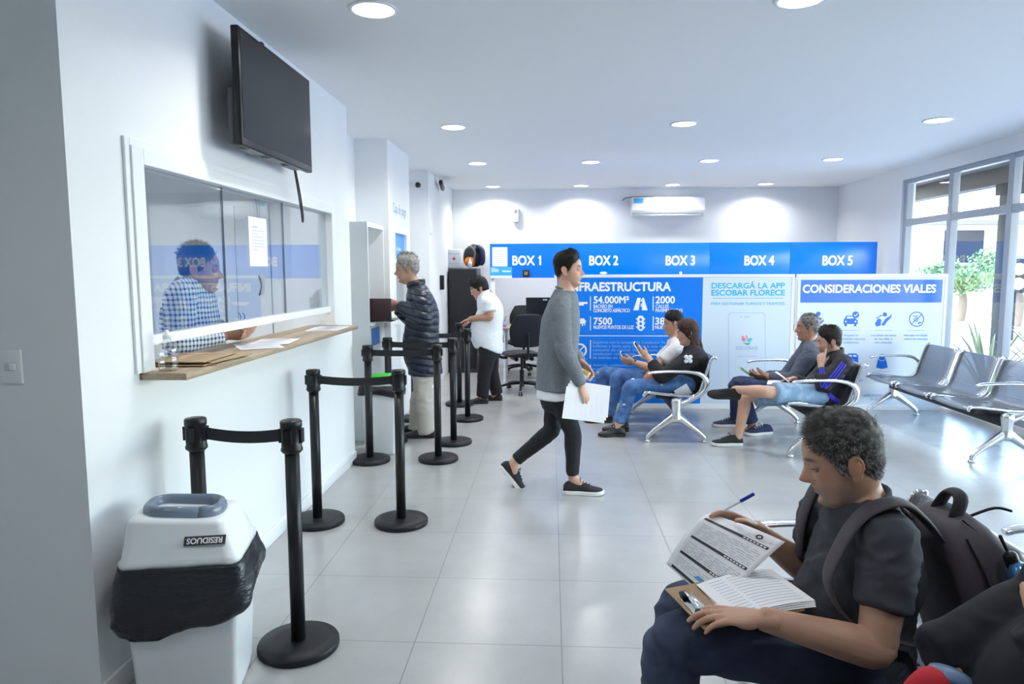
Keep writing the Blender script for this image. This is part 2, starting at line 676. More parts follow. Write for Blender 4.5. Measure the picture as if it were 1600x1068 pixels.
# ------------------------------------------------------------------ outside the window
GROUND = mat('pale_paving', (0.62, 0.60, 0.57), 0.9, noise=(0.8, (0.55, 0.54, 0.52), 0.3, 0.7))
S(MB().box((4.47, -30, -0.3), (70, 60, -0.06)), 'ground_outside', GROUND)
DARKWOOD = mat('dark_painted_steel', (0.008, 0.010, 0.014), 0.6, spec=0.2)
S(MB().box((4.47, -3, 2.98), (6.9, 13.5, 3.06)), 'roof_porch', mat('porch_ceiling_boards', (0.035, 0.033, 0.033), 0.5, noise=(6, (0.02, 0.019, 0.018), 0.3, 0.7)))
def porch_post(x, y, label):
    t = thing('porch_post', label, 'post', (x, y, -0.06), group='porch posts')
    MB().rbox((x - 0.09, y - 0.09, -0.06), (x + 0.09, y + 0.09, 2.72), 0.008).build('shaft', DARKWOOD, t)
    MB().rbox((x - 0.13, y - 0.13, 2.58), (x + 0.13, y + 0.13, 2.74), 0.008).build('capital', DARKWOOD, t)
    MB().rbox((x - 0.13, y - 0.13, -0.06), (x + 0.13, y + 0.13, -0.03), 0.006).build('base_plate', DARKWOOD, t)


porch_post(6.6, 10.55, 'dark square porch post outside the window behind the empty bench')
porch_post(6.6, 6.3, 'dark square porch post outside, beyond the window frame edge')
tag(MB().rbox((6.48, -3, 2.74), (6.72, 13.5, 2.98), 0.01).build('porch_beam', DARKWOOD, origin=(6.6, 5, 2.74)), 'dark horizontal porch beam resting on the porch posts outside', 'beam')

LEAF = mat('green_leaf', (0.07, 0.15, 0.04), 0.6, noise=(3, (0.14, 0.22, 0.07), 0.35, 0.7))
BARK = mat('bark', (0.12, 0.09, 0.06), 0.9)
FLAX = mat('flax_leaf', (0.22, 0.30, 0.10), 0.5, noise=(4, (0.42, 0.34, 0.14), 0.5, 0.8))


def flax(x, y, label, n=26, h=1.1, seed=1):
    r = random.Random(seed)
    t = thing('flax_plant', label, 'plant', (x, y, -0.06), group='flax plants outside the window')
    m = MB()
    for k in range(n):
        a = r.uniform(0, 2 * PI)
        L = h * r.uniform(0.7, 1.15)
        le = r.uniform(0.25, 0.8)
        d = Vector((math.cos(a), math.sin(a), 0))
        s = Vector((-d.y, d.x, 0))
        rings = []
        for q in range(7):
            u = q / 6
            p = Vector((x, y, -0.06)) + d * (0.05 + le * L * u ** 1.5) + Vector((0, 0, L * (u - 0.35 * le * u ** 3)))
            wd = 0.028 * (1 - u ** 2.2) + 0.002
            rings.append([p - s * wd, p + Vector((0, 0, 0.004)), p + s * wd, p - Vector((0, 0, 0.004))])
        m.rings(rings)
    m.build('leaves', FLAX, t)
    MB().lathe([(0.05, 0), (0.09, 0.02), (0.08, 0.12), (0.03, 0.2)], (x, y, -0.06), 12).build('crown', BARK, t)


flax(5.35, 8.75, 'spiky flax plant outside the window behind the road safety panel', 22, 1.0, 3)
flax(5.35, 7.45, 'spiky flax plant outside the window behind the middle bench seat', 30, 1.15, 5)
flax(5.5, 6.35, 'spiky flax plant outside the window with drooping tan leaves', 30, 1.2, 8)


def tree(x, y, h, r, label, seed, crown=1.0):
    q = random.Random(seed)
    t = thing('tree', label, 'tree', (x, y, -0.06), group='trees beyond the paved yard')
    MB().tube([(x, y, -0.06), (x + 0.1, y, h * 0.3), (x, y + 0.1, h * 0.62)], [0.16, 0.12, 0.06], 10).build('trunk', BARK, t)
    m = MB()
    for k in range(1500):
        u = Vector((q.gauss(0, 1), q.gauss(0, 1), q.gauss(0, 1))).normalized() * (q.random() ** 0.4)
        lump = 0.8 + 0.35 * mnoise.noise(u * 2.3 + Vector((seed, 0, 0)))
        p = Vector((x, y, h * 0.62)) + Vector((u.x * r, u.y * r, u.z * r * 0.75 * crown)) * lump
        n = Vector((q.gauss(0, 1), q.gauss(0, 1), q.gauss(0, 1))).normalized()
        a = n.orthogonal().normalized()
        b = n.cross(a)
        s = r * 0.075
        m.add([p - a * s, p + b * s * 0.5, p + a * s, p - b * s * 0.5], [(0, 1, 2, 3)])
    m.build('foliage', LEAF, t)


def spot(px, Y):
    p = at(px, 430, Y=Y)
    return p.x, p.y


for px_, Y_, h_, r_, lab, sd, cr in ((1502, 22.0, 1.9, 0.9, 'low green bush left of the porch post across the yard', 3, 0.7), (1555, 24.0, 2.6, 0.95, 'round green tree just right of the porch post across the yard', 5, 1.0),
                                     (1590, 20.0, 2.1, 0.9, 'dark green bush behind the signal box with yellow lamps', 9, 0.7), (1478, 30.0, 2.2, 1.2, 'distant green bush beside the display panel edge across the yard', 11, 0.7)):
    x_, y_ = spot(px_, Y_)
    tree(x_, y_, h_, r_, lab, sd, cr)

# pale building far across the yard
fx, fy = spot(1500, 50.0)
t = thing('far_building', 'pale building with a dark window far across the sunlit yard', 'building', (fx, fy, -0.06))
MB().box((fx - 9, fy, -0.06), (fx + 7, fy + 8, 4.6)).build('wall', mat('grey_render', (0.22, 0.22, 0.22), 0.9), t)
MB().box((fx - 9.2, fy - 0.2, 4.6), (fx + 7.2, fy + 8.2, 4.9)).build('roof', mat('grey_roof', (0.10, 0.10, 0.11), 0.8), t)
MB().box((fx - 1.2, fy - 0.07, 2.0), (fx + 1.4, fy, 4.2)).build('window', DARKWOOD, t)

t = thing('signal_box', 'small dark signal box with two round yellow lamps outside the window', 'signal light', (spot(1586, 16.0)[0], 16.0, -0.06))
px_, py_ = spot(1586, 16.0)
MB().rbox((px_ - 0.22, py_ - 0.15, 1.0), (px_ + 0.22, py_ + 0.15, 1.75), 0.02).build('housing', DARKWOOD, t)
MB().cyl((px_, py_, -0.06), (px_, py_, 1.0), 0.05).build('pole', DARKWOOD, t)
for z in (1.2, 1.52):
    MB().cyl((px_ - 0.02, py_ - 0.17, z), (px_ - 0.02, py_ - 0.15, z), 0.13).build('lamp', mat('yellow_lens', (0.8, 0.6, 0.15), 0.3, emit=((1, 0.75, 0.25), 0.6)), t)
# ------------------------------------------------------------------ counter board and what lies on it
WOOD = None


def wood_mat():
    m = bpy.data.materials.new('oak_laminate')
    m.use_nodes = True
    t = NT(m)
    v = t.coords((14, 1.2, 14))
    n = t.noise(v, 5, 6, 0.6)
    t.l.new(t.mix(t.ramp(n, 0.3, 0.72), (0.30, 0.22, 0.14), (0.46, 0.36, 0.25)), t.b.inputs['Base Color'])
    t.b.inputs['Roughness'].default_value = 0.42
    return m


WOOD = wood_mat()
CT = 1.128
tag(MB().rbox((-1.73, 2.535, 1.1005), (-1.38, 4.90, CT), 0.003).build('counter_board', WOOD, origin=(-1.6, 3.7, 1.1)),
    'light oak service counter board running through the glazed counter window', 'counter')

KRAFT = mat('brown_envelope_paper', (0.42, 0.30, 0.18), 0.75, noise=(30, (0.36, 0.25, 0.15), 0.4, 0.7))


def rect_sheet(c, w, h, ang, z, t, bend=0.0, lift=0.0):
    """A sheet lying flat: w along its own x, slightly curled corner."""
    R = Matrix.Rotation(ang, 4, 'Z')
    m = MB()
    nx = 6
    for s, zz in ((1, t),):
        pass
    rings = []
    for i in range(nx + 1):
        u = i / nx - 0.5
        dz = bend * (u + 0.5) ** 3 + lift
        row = []
        for vx, vz in ((-0.5, 0), (0.5, 0), (0.5, t), (-0.5, t)):
            p = R @ Vector((u * w, vx * h, 0))
            row.append(Vector((c[0] + p.x, c[1] + p.y, z + dz + vz)))
        rings.append(row)
    m.rings(rings, smooth=False)
    return m


z = CT + 0.0006
env = [(-1.50, 2.90, 0.10, 0.0, 'brown envelope at the bottom of the counter stack'), (-1.52, 2.86, 0.03, 0.004, 'second brown envelope from the bottom of the counter stack'),
       (-1.49, 2.92, -0.08, 0.009, 'brown envelope third in the counter stack, edge showing dark'), (-1.53, 2.87, 0.06, 0.016, 'plain brown envelope topmost of the stack on the counter')]
for x, y, a, dz, lab in env:
    m = rect_sheet((x, y), 0.24, 0.33, a, z + dz, 0.0035)
    o = m.build('envelope', KRAFT, origin=(x, y, z + dz))
    tag(o, lab, 'envelope', 'brown envelopes stacked on the counter')
    fl = MB().box((x - 0.1, y + 0.09, z + dz + 0.0035), (x + 0.1, y + 0.092, z + dz + 0.0042), Matrix.Translation((x, y, 0)) @ Matrix.Rotation(a, 4, 'Z') @ Matrix.Translation((-x, -y, 0)))
    fl.build('flap_edge', mat('dark_crease', (0.2, 0.13, 0.07), 0.8), o)


def form_paper(name, x, y, a, dz, label, group, w=0.21, h=0.297, lines=9):
    o = rect_sheet((x, y), w, h, a, z + dz, 0.0008).build(name, PAPER, origin=(x, y, z + dz))
    tag(o, label, 'paper', group)
    M_ = Matrix.Translation((x, y, z + dz + 0.0011)) @ Matrix.Rotation(a, 4, 'Z')
    m = MB()
    for k in range(lines):
        yy = h * (0.42 - 0.09 * k)
        m.add([M_ @ Vector(p) for p in ((-w * 0.42, yy, 0), (w * (0.42 if k % 3 else 0.1), yy, 0), (w * (0.42 if k % 3 else 0.1), yy - 0.004, 0), (-w * 0.42, yy - 0.004, 0))], [(0, 1, 2, 3)])
    m.build('printed_lines', GREY_INK, o)
    b = MB()
    for k in (0.3, -0.02, -0.3):
        yy = h * k
        b.add([M_ @ Vector(p) for p in ((-w * 0.45, yy, 0.0002), (w * 0.3, yy, 0.0002), (w * 0.3, yy - 0.008, 0.0002), (-w * 0.45, yy - 0.008, 0.0002))], [(0, 1, 2, 3)])
    b.build('heading_bars', DARK_INK, o)
    return o


form_paper('form_sheet', -1.53, 3.56, 0.3, 0.0, 'white printed form lowest of the spread in front of the counter clerk', 'forms in the middle of the counter')
form_paper('form_sheet', -1.50, 3.47, 0.55, 0.002, 'white printed form turned askew in front of the counter clerk', 'forms in the middle of the counter')
form_paper('form_sheet', -1.50, 3.68, 0.15, 0.004, 'white printed form topmost of the spread in front of the counter clerk', 'forms in the middle of the counter')
form_paper('form_sheet', -1.50, 4.55, 0.12, 0.0, 'white printed form at the far end of the counter, lower sheet', 'forms at the far end of the counter')
form_paper('form_sheet', -1.49, 4.60, 0.05, 0.002, 'white printed form at the far end of the counter, upper sheet', 'forms at the far end of the counter')

# clear sanitiser bottle
CLEAR = glass_mat('clear_plastic', (0.93, 0.95, 0.96), 0.9, 0.08, 0.10)
bx, by = -1.485, 2.60
t = thing('sanitiser_bottle', 'clear ribbed plastic bottle on the near end of the oak counter', 'bottle', (bx, by, CT))
MB().lathe([(0.002, 0.001), (0.032, 0.001), (0.036, 0.006), (0.036, 0.02), (0.034, 0.024), (0.036, 0.03), (0.036, 0.05), (0.034, 0.054), (0.036, 0.06), (0.036, 0.085), (0.030, 0.105), (0.014, 0.118), (0.013, 0.126), (0.002, 0.126)], (bx, by, CT), 24).build('body', CLEAR, t)
MB().lathe([(0.002, 0.126), (0.016, 0.126), (0.016, 0.142), (0.008, 0.144), (0.007, 0.158), (0.002, 0.159)], (bx, by, CT), 20).build('cap', WHITE_PL, t)

# notice taped on the glass
ny, nz = 3.72, 1.66
o = MB().box((XL - 0.0258, ny - 0.115, nz - 0.12), (XL - 0.0250, ny + 0.115, nz + 0.14)).build('paper_notice', PAPER, origin=(XL - 0.025, ny, nz))
tag(o, 'white printed notice taped to the middle pane of the counter window', 'notice')
m = MB()
for k in range(8):
    zz = nz + 0.085 - 0.017 * k
    m.box((XL - 0.0249, ny - 0.08, zz), (XL - 0.0246, ny + (0.08 if k not in (0, 2, 7) else 0.0), zz + (0.007 if k == 0 else 0.004)))
m.build('printed_lines', GREY_INK, o)

# ------------------------------------------------------------------ television
t = thing('television', 'black wall-mounted flat television above the counter window', 'television', (-1.40, 3.62, 2.09))
ty0, ty1, tz0, tz1 = 3.155, 4.085, 2.085, 2.61
SCREEN = mat('dark_screen', (0.008, 0.010, 0.014), 0.14, spec=0.3)
MB().rbox((-1.437, ty0, tz0), (-1.400, ty1, tz1), 0.006).build('bezel', BLACK_PL, t)
MB().box((-1.401, ty0 + 0.017, tz0 + 0.035), (-1.3985, ty1 - 0.017, tz1 - 0.017)).build('screen', SCREEN, t)
MB().rbox((-1.475, ty0 + 0.015, tz0 + 0.005), (-1.437, ty1 - 0.12, tz0 + 0.26), 0.012).build('back_housing', mat('dark_grey_plastic', (0.06, 0.065, 0.075), 0.45), t)
for y in (3.26, 3.52, 3.78):
    v = MB()
    for k in range(5):
        v.box((-1.468 + 0.012 * k, y, tz0 - 0.003), (-1.462 + 0.012 * k, y + 0.17, tz0 + 0.006))
    v.build('vent', mat('pale_vent', (0.35, 0.36, 0.38), 0.5), t)
MB().rbox((-1.559, 3.48, 2.2), (-1.475, 3.76, 2.5), 0.006).build('wall_bracket', BLACK_PL, t)
MB().ball((-1.42, 3.46, tz1 + 0.008), (0.012, 0.022, 0.012)).build('sensor', BLACK_PL, t)
tag(MB().tube([(-1.47, 3.98, 2.10), (-1.46, 4.00, 1.98), (-1.455, 4.03, 1.86), (-1.455, 4.045, 1.80), (-1.455, 4.06, 1.83), (-1.46, 4.04, 1.95), (-1.47, 4.0, 2.095)], 0.0045, 8).build('power_cable', BLACK_PL, origin=(-1.46, 4.02, 2.1)),
    'black cable hanging in a loop below the wall television', 'cable')

# light switch on the near left wall
p = at(20, 572, Y=Y0)
t = thing('light_switch', 'white light switch plate on the near shaded wall', 'light switch', p)
MB().rbox((p.x - 0.037, Y0 - 0.009, p.z - 0.058), (p.x + 0.037, Y0, p.z + 0.058), 0.004).build('plate', WHITE_PL, t)
MB().rbox((p.x - 0.022, Y0 - 0.012, p.z - 0.014), (p.x + 0.022, Y0 - 0.008, p.z + 0.014), 0.002).build('rocker_frame', mat('light_grey_plastic', (0.55, 0.6, 0.66), 0.35), t)
MB().rbox((p.x - 0.001, Y0 - 0.016, p.z - 0.011), (p.x + 0.019, Y0 - 0.011, p.z + 0.011), 0.002).build('rocker', WHITE_PL, t)

# ------------------------------------------------------------------ cupboard in the office
CY = 5.98
edges = [at(q_, 447, Y=CY).x for q_ in (240, 372, 426)] + [-1.99, -1.99]
for k, (q0_, q1_, hp) in enumerate(((0, 2, 410), (2, 4, 470))):
    xa, xb = edges[q0_], edges[q1_]
    t = thing('office_cupboard', ('white office cupboard behind the clerk with one dark bow handle', 'plain white office cupboard seen through the rightmost pane of the counter window')[k], 'cupboard', ((xa + xb) / 2, CY + 0.2, 0), group='office cupboards')
    MB().box((xa + 0.003, CY, 0), (xb - 0.003, CY + 0.40, 2.10)).build('body', WHITE_BOARD, t)
    xm = edges[q0_ + 1]
    for x0_, x1_, hd in ((xa + 0.005, xm - 0.002, k == 1), (xm + 0.002, xb - 0.005, k == 0)):
        if x1_ - x0_ < 0.05:
            continue
        dd = MB().rbox((x0_, CY - 0.02, 0.05), (x1_, CY - 0.001, 2.08), 0.003).build('door', WHITE_BOARD, t)
        if hd:
            hx = at(hp, 447, Y=CY).x
            MB().tube([(hx - 0.02, CY - 0.021, 1.31), (hx + 0.005, CY - 0.05, 1.34), (hx + 0.014, CY - 0.052, 1.39), (hx + 0.005, CY - 0.05, 1.44), (hx - 0.02, CY - 0.021, 1.47)], 0.008, 8).build('handle', BLACK_PL, dd)

# ------------------------------------------------------------------ cashier booth and pay window
t = thing('cashier_booth', 'tall white laminate cashier booth with an open side, beyond the counter wall', 'booth', (-1.7, 6.3, 0))
b = MB()
bx0, bx1, y0_, y1_ = -1.855, -1.595, 6.02, 6.615
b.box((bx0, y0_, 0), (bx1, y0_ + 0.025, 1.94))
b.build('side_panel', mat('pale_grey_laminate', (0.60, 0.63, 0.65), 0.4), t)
MB().box((bx0, y0_ + 0.025, 1.90), (bx1, y1_, 1.94)).build('top_panel', WHITE_BOARD, t)
MB().box((bx0, y0_ + 0.025, 0), (bx0 + 0.02, y1_, 1.90)).build('back_panel', WHITE_BOARD, t)
MB().box((bx0 + 0.02, y1_ - 0.02, 1.06), (bx1, y1_, 1.90)).build('end_panel', WHITE_BOARD, t)
MB().box((bx0 + 0.02, y0_ + 0.025, 1.03), (bx1 + 0.03, y1_, 1.06)).build('ledge', WHITE_BOARD, t)
MB().box((bx0 + 0.02, y0_ + 0.025, 0), (bx1 - 0.01, y1_, 1.03)).build('front_panel', WHITE_BOARD, t)
MB().box((bx1 - 0.0098, y0_ + 0.10, 0.84), (bx1 - 0.008, y1_ - 0.2, 1.0)).build('sticker', mat('blue_sticker', srgb(40, 120, 215), 0.4), t)

t = thing('pay_window', 'white framed pay window with a blue screen under the lettering on the column', 'service window', (PX, 7.11, 0.98))
f = MB()
f.box((PX - 0.05, 6.80, 0.98), (PX + 0.012, 6.84, 1.93)).box((PX - 0.05, 7.38, 0.98), (PX + 0.012, 7.42, 1.93)).box((PX - 0.05, 6.84, 1.89), (PX + 0.012, 7.38, 1.93)).box((PX - 0.05, 6.84, 1.60), (PX + 0.012, 7.38, 1.635)).box((PX - 0.05, 6.84, 0.98), (PX + 0.05, 7.38, 1.01))
f.build('frame', WHITE_ALU, t)
MB().box((PX - 0.03, 6.84, 1.635), (PX - 0.02, 7.38, 1.89)).build('screen', mat('blue_lit_print', srgb(60, 150, 240), 0.3), t)
L = MB()
text_into(L, 'Escobar', face_px(PX - 0.0195, 7.13, 1.74), 0.07, 0.01)
L.box((PX - 0.02, 6.85, 1.74), (PX - 0.0193, 6.92, 1.79))
L.build('lettering', WHITE_INK, t)
MB().box((PX - 0.03, 6.84, 1.01), (PX - 0.024, 7.38, 1.60)).build('pane', GLASS, t)
L = MB()
text_into(L, 'Caja de pago', face_px(PX + 0.001, 7.12, 2.13), 0.14, 0.006, width=0.62)
tag(L.build('wall_lettering', GREY_INK, origin=(PX, 7.1, 2.13)), 'grey Caja de pago lettering on the white column above the pay window', 'lettering')

# folder on the booth ledge held by the old man
t = thing('document_folder', 'dark maroon document folder lying open on the booth ledge by the old man', 'folder', (-1.55, 6.2, 1.06))
MAROON = mat('maroon_leatherette', (0.035, 0.012, 0.016), 0.4)
MB().rbox((-1.78, 6.10, 1.075), (-1.42, 6.13, 1.27), 0.006, M=None).build('cover', MAROON, t)
MB().rbox((-1.78, 6.13, 1.062), (-1.42, 6.34, 1.076), 0.004).build('back_cover', MAROON, t)
MB().box((-1.72, 6.135, 1.077), (-1.39, 6.33, 1.084), Matrix.Translation((-1.4, 6.2, 1.08)) @ Matrix.Rotation(0.08, 4, 'Z') @ Matrix.Translation((1.4, -6.2, -1.08))).build('sheet', PAPER, t)

# ------------------------------------------------------------------ cameras, alarm, phone and small wall things
p = at(655, 290, Y=8.74)
t = thing('security_camera', 'black dome security camera high beside the pay column', 'camera', (p.x, 8.70, p.z))
MB().ball((p.x, 8.66, p.z), (0.035, 0.05, 0.035)).build('body', BLACK_PL, t)
MB().cyl((p.x - 0.02, 8.7, p.z + 0.025), (p.x - 0.02, 8.741, p.z + 0.03), 0.02).build('mount', WHITE_PL, t)
p = at(684, 291, X=-1.53)
t = thing('security_camera', 'small dark bullet camera on a bracket high on the far left wall', 'camera', (p.x, p.y, p.z))
MB().tube([(-1.45, p.y - 0.25, p.z + 0.03), (-1.47, p.y + 0.05, p.z - 0.03)], 0.028, 12).build('body', BLACK_PL, t)
MB().tube([(-1.53, p.y + 0.1, p.z + 0.05), (-1.50, p.y + 0.08, p.z + 0.03), (-1.47, p.y + 0.0, p.z - 0.01)], 0.012, 8).build('bracket', WHITE_PL, t)
p = at(672, 355, X=-1.53)
tag(MB().rbox((-1.53, p.y - 0.05, p.z - 0.08), (-1.505, p.y + 0.05, p.z + 0.08), 0.005).build('thermostat', WHITE_PL, origin=(-1.53, p.y, p.z)), 'small white control box on the far left wall', 'wall control')
p = at(806, 337, Y=YB)
t = thing('soap_dispenser', 'white wall dispenser with grey window left of the air conditioner', 'dispenser', (p.x, YB, p.z))
MB().rbox((p.x - 0.045, YB - 0.09, p.z - 0.11), (p.x + 0.045, YB, p.z + 0.11), 0.02).build('body', WHITE_PL, t)
MB().ball((p.x, YB - 0.088, p.z + 0.06), (0.026, 0.008, 0.034)).build('window', GREY_PL, t)
p = at(688, 441, X=-1.53)
t = thing('wall_phone', 'black wall telephone with a coiled cord beside the black cabinet', 'telephone', (-1.53, p.y, p.z))
MB().rbox((-1.53, p.y - 0.05, p.z - 0.1), (-1.48, p.y + 0.05, p.z + 0.1), 0.01).build('handset', BLACK_PL, t)
MB().tube([(-1.50, p.y, p.z - 0.1), (-1.48, p.y - 0.01, p.z - 0.3), (-1.50, p.y + 0.02, p.z - 0.42), (-1.51, p.y + 0.04, p.z - 0.2)], 0.006, 6).build('cord', WHITE_PL, t)

# air conditioner
p0, p1 = at(986, 309, Y=YB - 0.1), at(1099, 338, Y=YB - 0.1)
t = thing('air_conditioner', 'white split air conditioner on the back wall above the BOX signs', 'air conditioner', ((p0.x + p1.x) / 2, YB, p1.z))
prof = [(YB, p1.z + 0.02), (YB - 0.12, p1.z), (YB - 0.20, p1.z + 0.055), (YB - 0.215, p1.z + 0.09), (YB - 0.205, p0.z - 0.02), (YB - 0.19, p0.z), (YB, p0.z)]
rings = [[Vector((x, a, b)) for a, b in prof] for x in (p0.x, p1.x)]
MB().rings(rings, smooth=False).build('body', WHITE_PL, t, bevel=0.006)
MB().box((p0.x + 0.02, YB - 0.21, p1.z + 0.012), (p1.x - 0.02, YB - 0.13, p1.z + 0.03), None).build('louver', mat('grey_louver', (0.36, 0.39, 0.43), 0.4), t)
MB().box((p0.x + 0.03, YB - 0.2185, p0.z - 0.085), (p0.x + 0.17, YB - 0.208, p0.z - 0.02)).build('sticker', SKYBLUE, t)
MB().tube([(p0.x - 0.12, YB - 0.02, p0.z - 0.03), (p0.x - 0.02, YB - 0.05, p0.z + 0.015), (p0.x + 0.4, YB - 0.06, p0.z + 0.012), (p1.x - 0.3, YB - 0.06, p0.z + 0.012)], 0.009, 8).build('cable', GREY_PL, t)

# ------------------------------------------------------------------ black cabinet with things on top
cx0, cx1, cy0, cy1, cz = -1.51, -1.09, 10.22, 10.80, 1.55
t = thing('filing_cabinet', 'tall black metal cabinet in the back left corner', 'cabinet', ((cx0 + cx1) / 2, 10.5, 0))
MB().rbox((cx0, cy0 + 0.02, 0.0), (cx1, cy1, cz), 0.006).build('body', mat('dark_grey_metal', (0.05, 0.052, 0.058), 0.5), t)
dm = mat('matt_black_metal', (0.010, 0.011, 0.013), 0.55)
for q, (z0, z1) in enumerate(((0.06, 0.52), (0.53, 1.53))):
    dd = MB().rbox((cx0 + 0.01, cy0, z0), (cx1 - 0.01, cy0 + 0.02, z1), 0.003).build('door', dm, t)
    MB().rbox((cx1 - 0.06, cy0 - 0.015, (z0 + z1) / 2 - 0.05), (cx1 - 0.045, cy0, (z0 + z1) / 2 + 0.05), 0.003).build('handle', BLACK_PL, dd)
q0, q1 = at(698, 416, Y=10.4), at(722, 389, Y=10.4)
t = thing('first_aid_box', 'white first aid box with a red cross on top of the black cabinet', 'first aid box', ((q0.x + q1.x) / 2, 10.45, cz))
MB().rbox((q0.x, 10.35, cz + 0.001), (q1.x, 10.55, q1.z), 0.012).build('box', WHITE_PL, t)
c = ((q0.x + q1.x) / 2, 0, (q1.z + cz) / 2)
MB().box((c[0] - 0.025, 10.346, c[2] - 0.008), (c[0] + 0.025, 10.3498, c[2] + 0.008)).box((c[0] - 0.008, 10.345, c[2] - 0.025), (c[0] + 0.008, 10.3495, c[2] + 0.025)).build('red_cross', mat('red_print', (0.6, 0.03, 0.03), 0.5), t)
L = MB()
text_into(L, 'BOTIQUIN', face_xz(c[0], 10.349, c[2] + 0.07), 0.035, 0.01)
text_into(L, 'PRIMEROS AUXILIOS', face_xz(c[0], 10.349, c[2] - 0.07), 0.016, 0.01)
L.build('lettering', GREY_INK, t)

b0 = at(740, 402, Y=10.5)
t = thing('backpack', 'black, orange and blue backpack standing on the black cabinet', 'backpack', (b0.x, 10.6, cz))
NAVY = mat('navy_nylon', (0.012, 0.02, 0.09), 0.6)
BLKN = mat('black_nylon', (0.012, 0.012, 0.015), 0.65, bump=(120, 0.1, 0.002))
ORNG = mat('orange_nylon', (0.75, 0.22, 0.02), 0.6)
MB().tube([(b0.x - 0.02, 10.62, cz + 0.08), (b0.x - 0.02, 10.62, cz + 0.16), (b0.x - 0.01, 10.62, cz + 0.27), (b0.x, 10.63, cz + 0.335)], [(0.135, 0.09), (0.15, 0.1), (0.135, 0.09), (0.06, 0.05)], 18, 5, (1, 0, 0)).build('body', BLKN, t)
MB().tube([(b0.x - 0.06, 10.53, cz + 0.05), (b0.x - 0.06, 10.52, cz + 0.11), (b0.x - 0.06, 10.53, cz + 0.16)], [(0.07, 0.03), (0.08, 0.04), (0.06, 0.02)], 14, 5, (1, 0, 0)).build('pocket', ORNG, t)
MB().tube([(b0.x + 0.06, 10.54, cz + 0.33), (b0.x + 0.13, 10.52, cz + 0.27), (b0.x + 0.14, 10.52, cz + 0.12), (b0.x + 0.11, 10.54, cz + 0.07)], (0.035), 10, 5).build('side_panel', NAVY, t)
MB().tube([(b0.x - 0.10, 10.55, cz + 0.30), (b0.x - 0.05, 10.50, cz + 0.33), (b0.x + 0.02, 10.50, cz + 0.25), (b0.x + 0.0, 10.51, cz + 0.1)], 0.014, 8).build('strap', mat('grey_strap', (0.15, 0.15, 0.16), 0.7), t)
o = MB().lathe([(0.002, 0), (0.03, 0), (0.03, 0.09), (0.015, 0.11), (0.008, 0.13), (0.008, 0.15), (0.002, 0.15)], (b0.x - 0.04, 10.36, cz), 16).build('spray_bottle', WHITE_PL, origin=(b0.x - 0.04, 10.36, cz))
tag(o, 'small white bottle in front of the backpack on the black cabinet', 'bottle')
# ------------------------------------------------------------------ BOX header sign
SY = 9.2
sx0, sx1 = -0.805, 4.17
sz0, sz1 = 1.42, 1.868
t = thing('box_sign', 'long glossy blue header sign lettered BOX 1 to BOX 5', 'sign', ((sx0 + sx1) / 2, SY, sz0))
sign = t
xs = [sx0, 2.06, 3.08, sx1]
for a, b in zip(xs[:-1], xs[1:]):
    MB().rbox((a + 0.001, SY, sz0), (b - 0.001, SY + 0.035, sz1), 0.002).build('board', BLUE_SIGN, t)
for px, n in ((824, 1), (943, 2), (1063, 3), (1186, 4), (1308.5, 5)):
    L = MB()
    p = at(px, 407.5, Y=SY)
    text_into(L, 'BOX %d' % n, face_xz(p.x, SY - 0.001, p.z), 0.172, 0.038, width=0.37)
    if n == 1:
        L.poly([(p.x + 0.135, SY - 0.0014, p.z + 0.035), (p.x + 0.165, SY - 0.0014, p.z + 0.035), (p.x + 0.165, SY - 0.0014, p.z + 0.060)])
    L.build('lettering', WHITE_INK, t)
p0, p1 = at(769, 386, Y=SY), at(793, 416, Y=SY)
MB().box((p0.x, SY - 0.002, p1.z), (p1.x, SY, p0.z)).build('notice_sheet', PAPER, t)
m = MB()
for k in range(9):
    z_ = p0.z - 0.02 - 0.025 * k
    m.box((p0.x + 0.02, SY - 0.0026, z_ - 0.006), (p1.x - 0.02 - 0.03 * (k % 3), SY - 0.002, z_))
m.build('printed_lines', mat('pale_grey_print', (0.6, 0.63, 0.66), 0.5), t)
p0, p1 = at(766, 418, Y=SY), at(800, 434, Y=SY)
m = MB().use(SKYBLUE).box((p0.x, SY - 0.0015, p1.z + 0.03), (p1.x, SY, p0.z + 0.01)).use(WHITE_INK).box((p0.x, SY - 0.0022, p1.z + 0.0), (p1.x, SY, p1.z + 0.03))
for k in range(5):
    m.box((p0.x + 0.02 + 0.02 * k, SY - 0.0025, p0.z - 0.06), (p0.x + 0.03 + 0.02 * k, SY, p0.z - 0.005 * k))
m.box((p0.x + 0.16, SY - 0.0025, p0.z - 0.055), (p0.x + 0.27, SY, p0.z - 0.04))
m.build('printed_strip', None, t)
POST = WHITE_ALU
for x in (sx0 + 0.03, 0.50, 1.74, 2.98, sx1 - 0.03):
    MB().rbox((x - 0.03, SY + 0.036, 0.0), (x + 0.03, SY + 0.086, sz1 - 0.03), 0.003).build('post', POST, t)
p = at(822, 427, Y=SY - 0.03)
o = thing('ticket_reader', 'small black device clipped under BOX 1 on the blue sign', 'device', p)
MB().rbox((p.x - 0.042, SY - 0.05, p.z - 0.045), (p.x + 0.042, SY - 0.001, p.z + 0.045), 0.008).build('housing', BLACK_PL, o)
MB().box((p.x - 0.022, SY - 0.0515, p.z - 0.02), (p.x + 0.022, SY - 0.0498, p.z + 0.025)).build('display', mat('amber_display', (0.30, 0.22, 0.10), 0.4), o)

# ------------------------------------------------------------------ display panels in front
PY = 7.65
FY = PY - 0.03           # poster face plane is FY


def P(px, py):
    q = at(px, py, Y=FY)
    return Vector((q.x, FY - 0.0015, q.z))


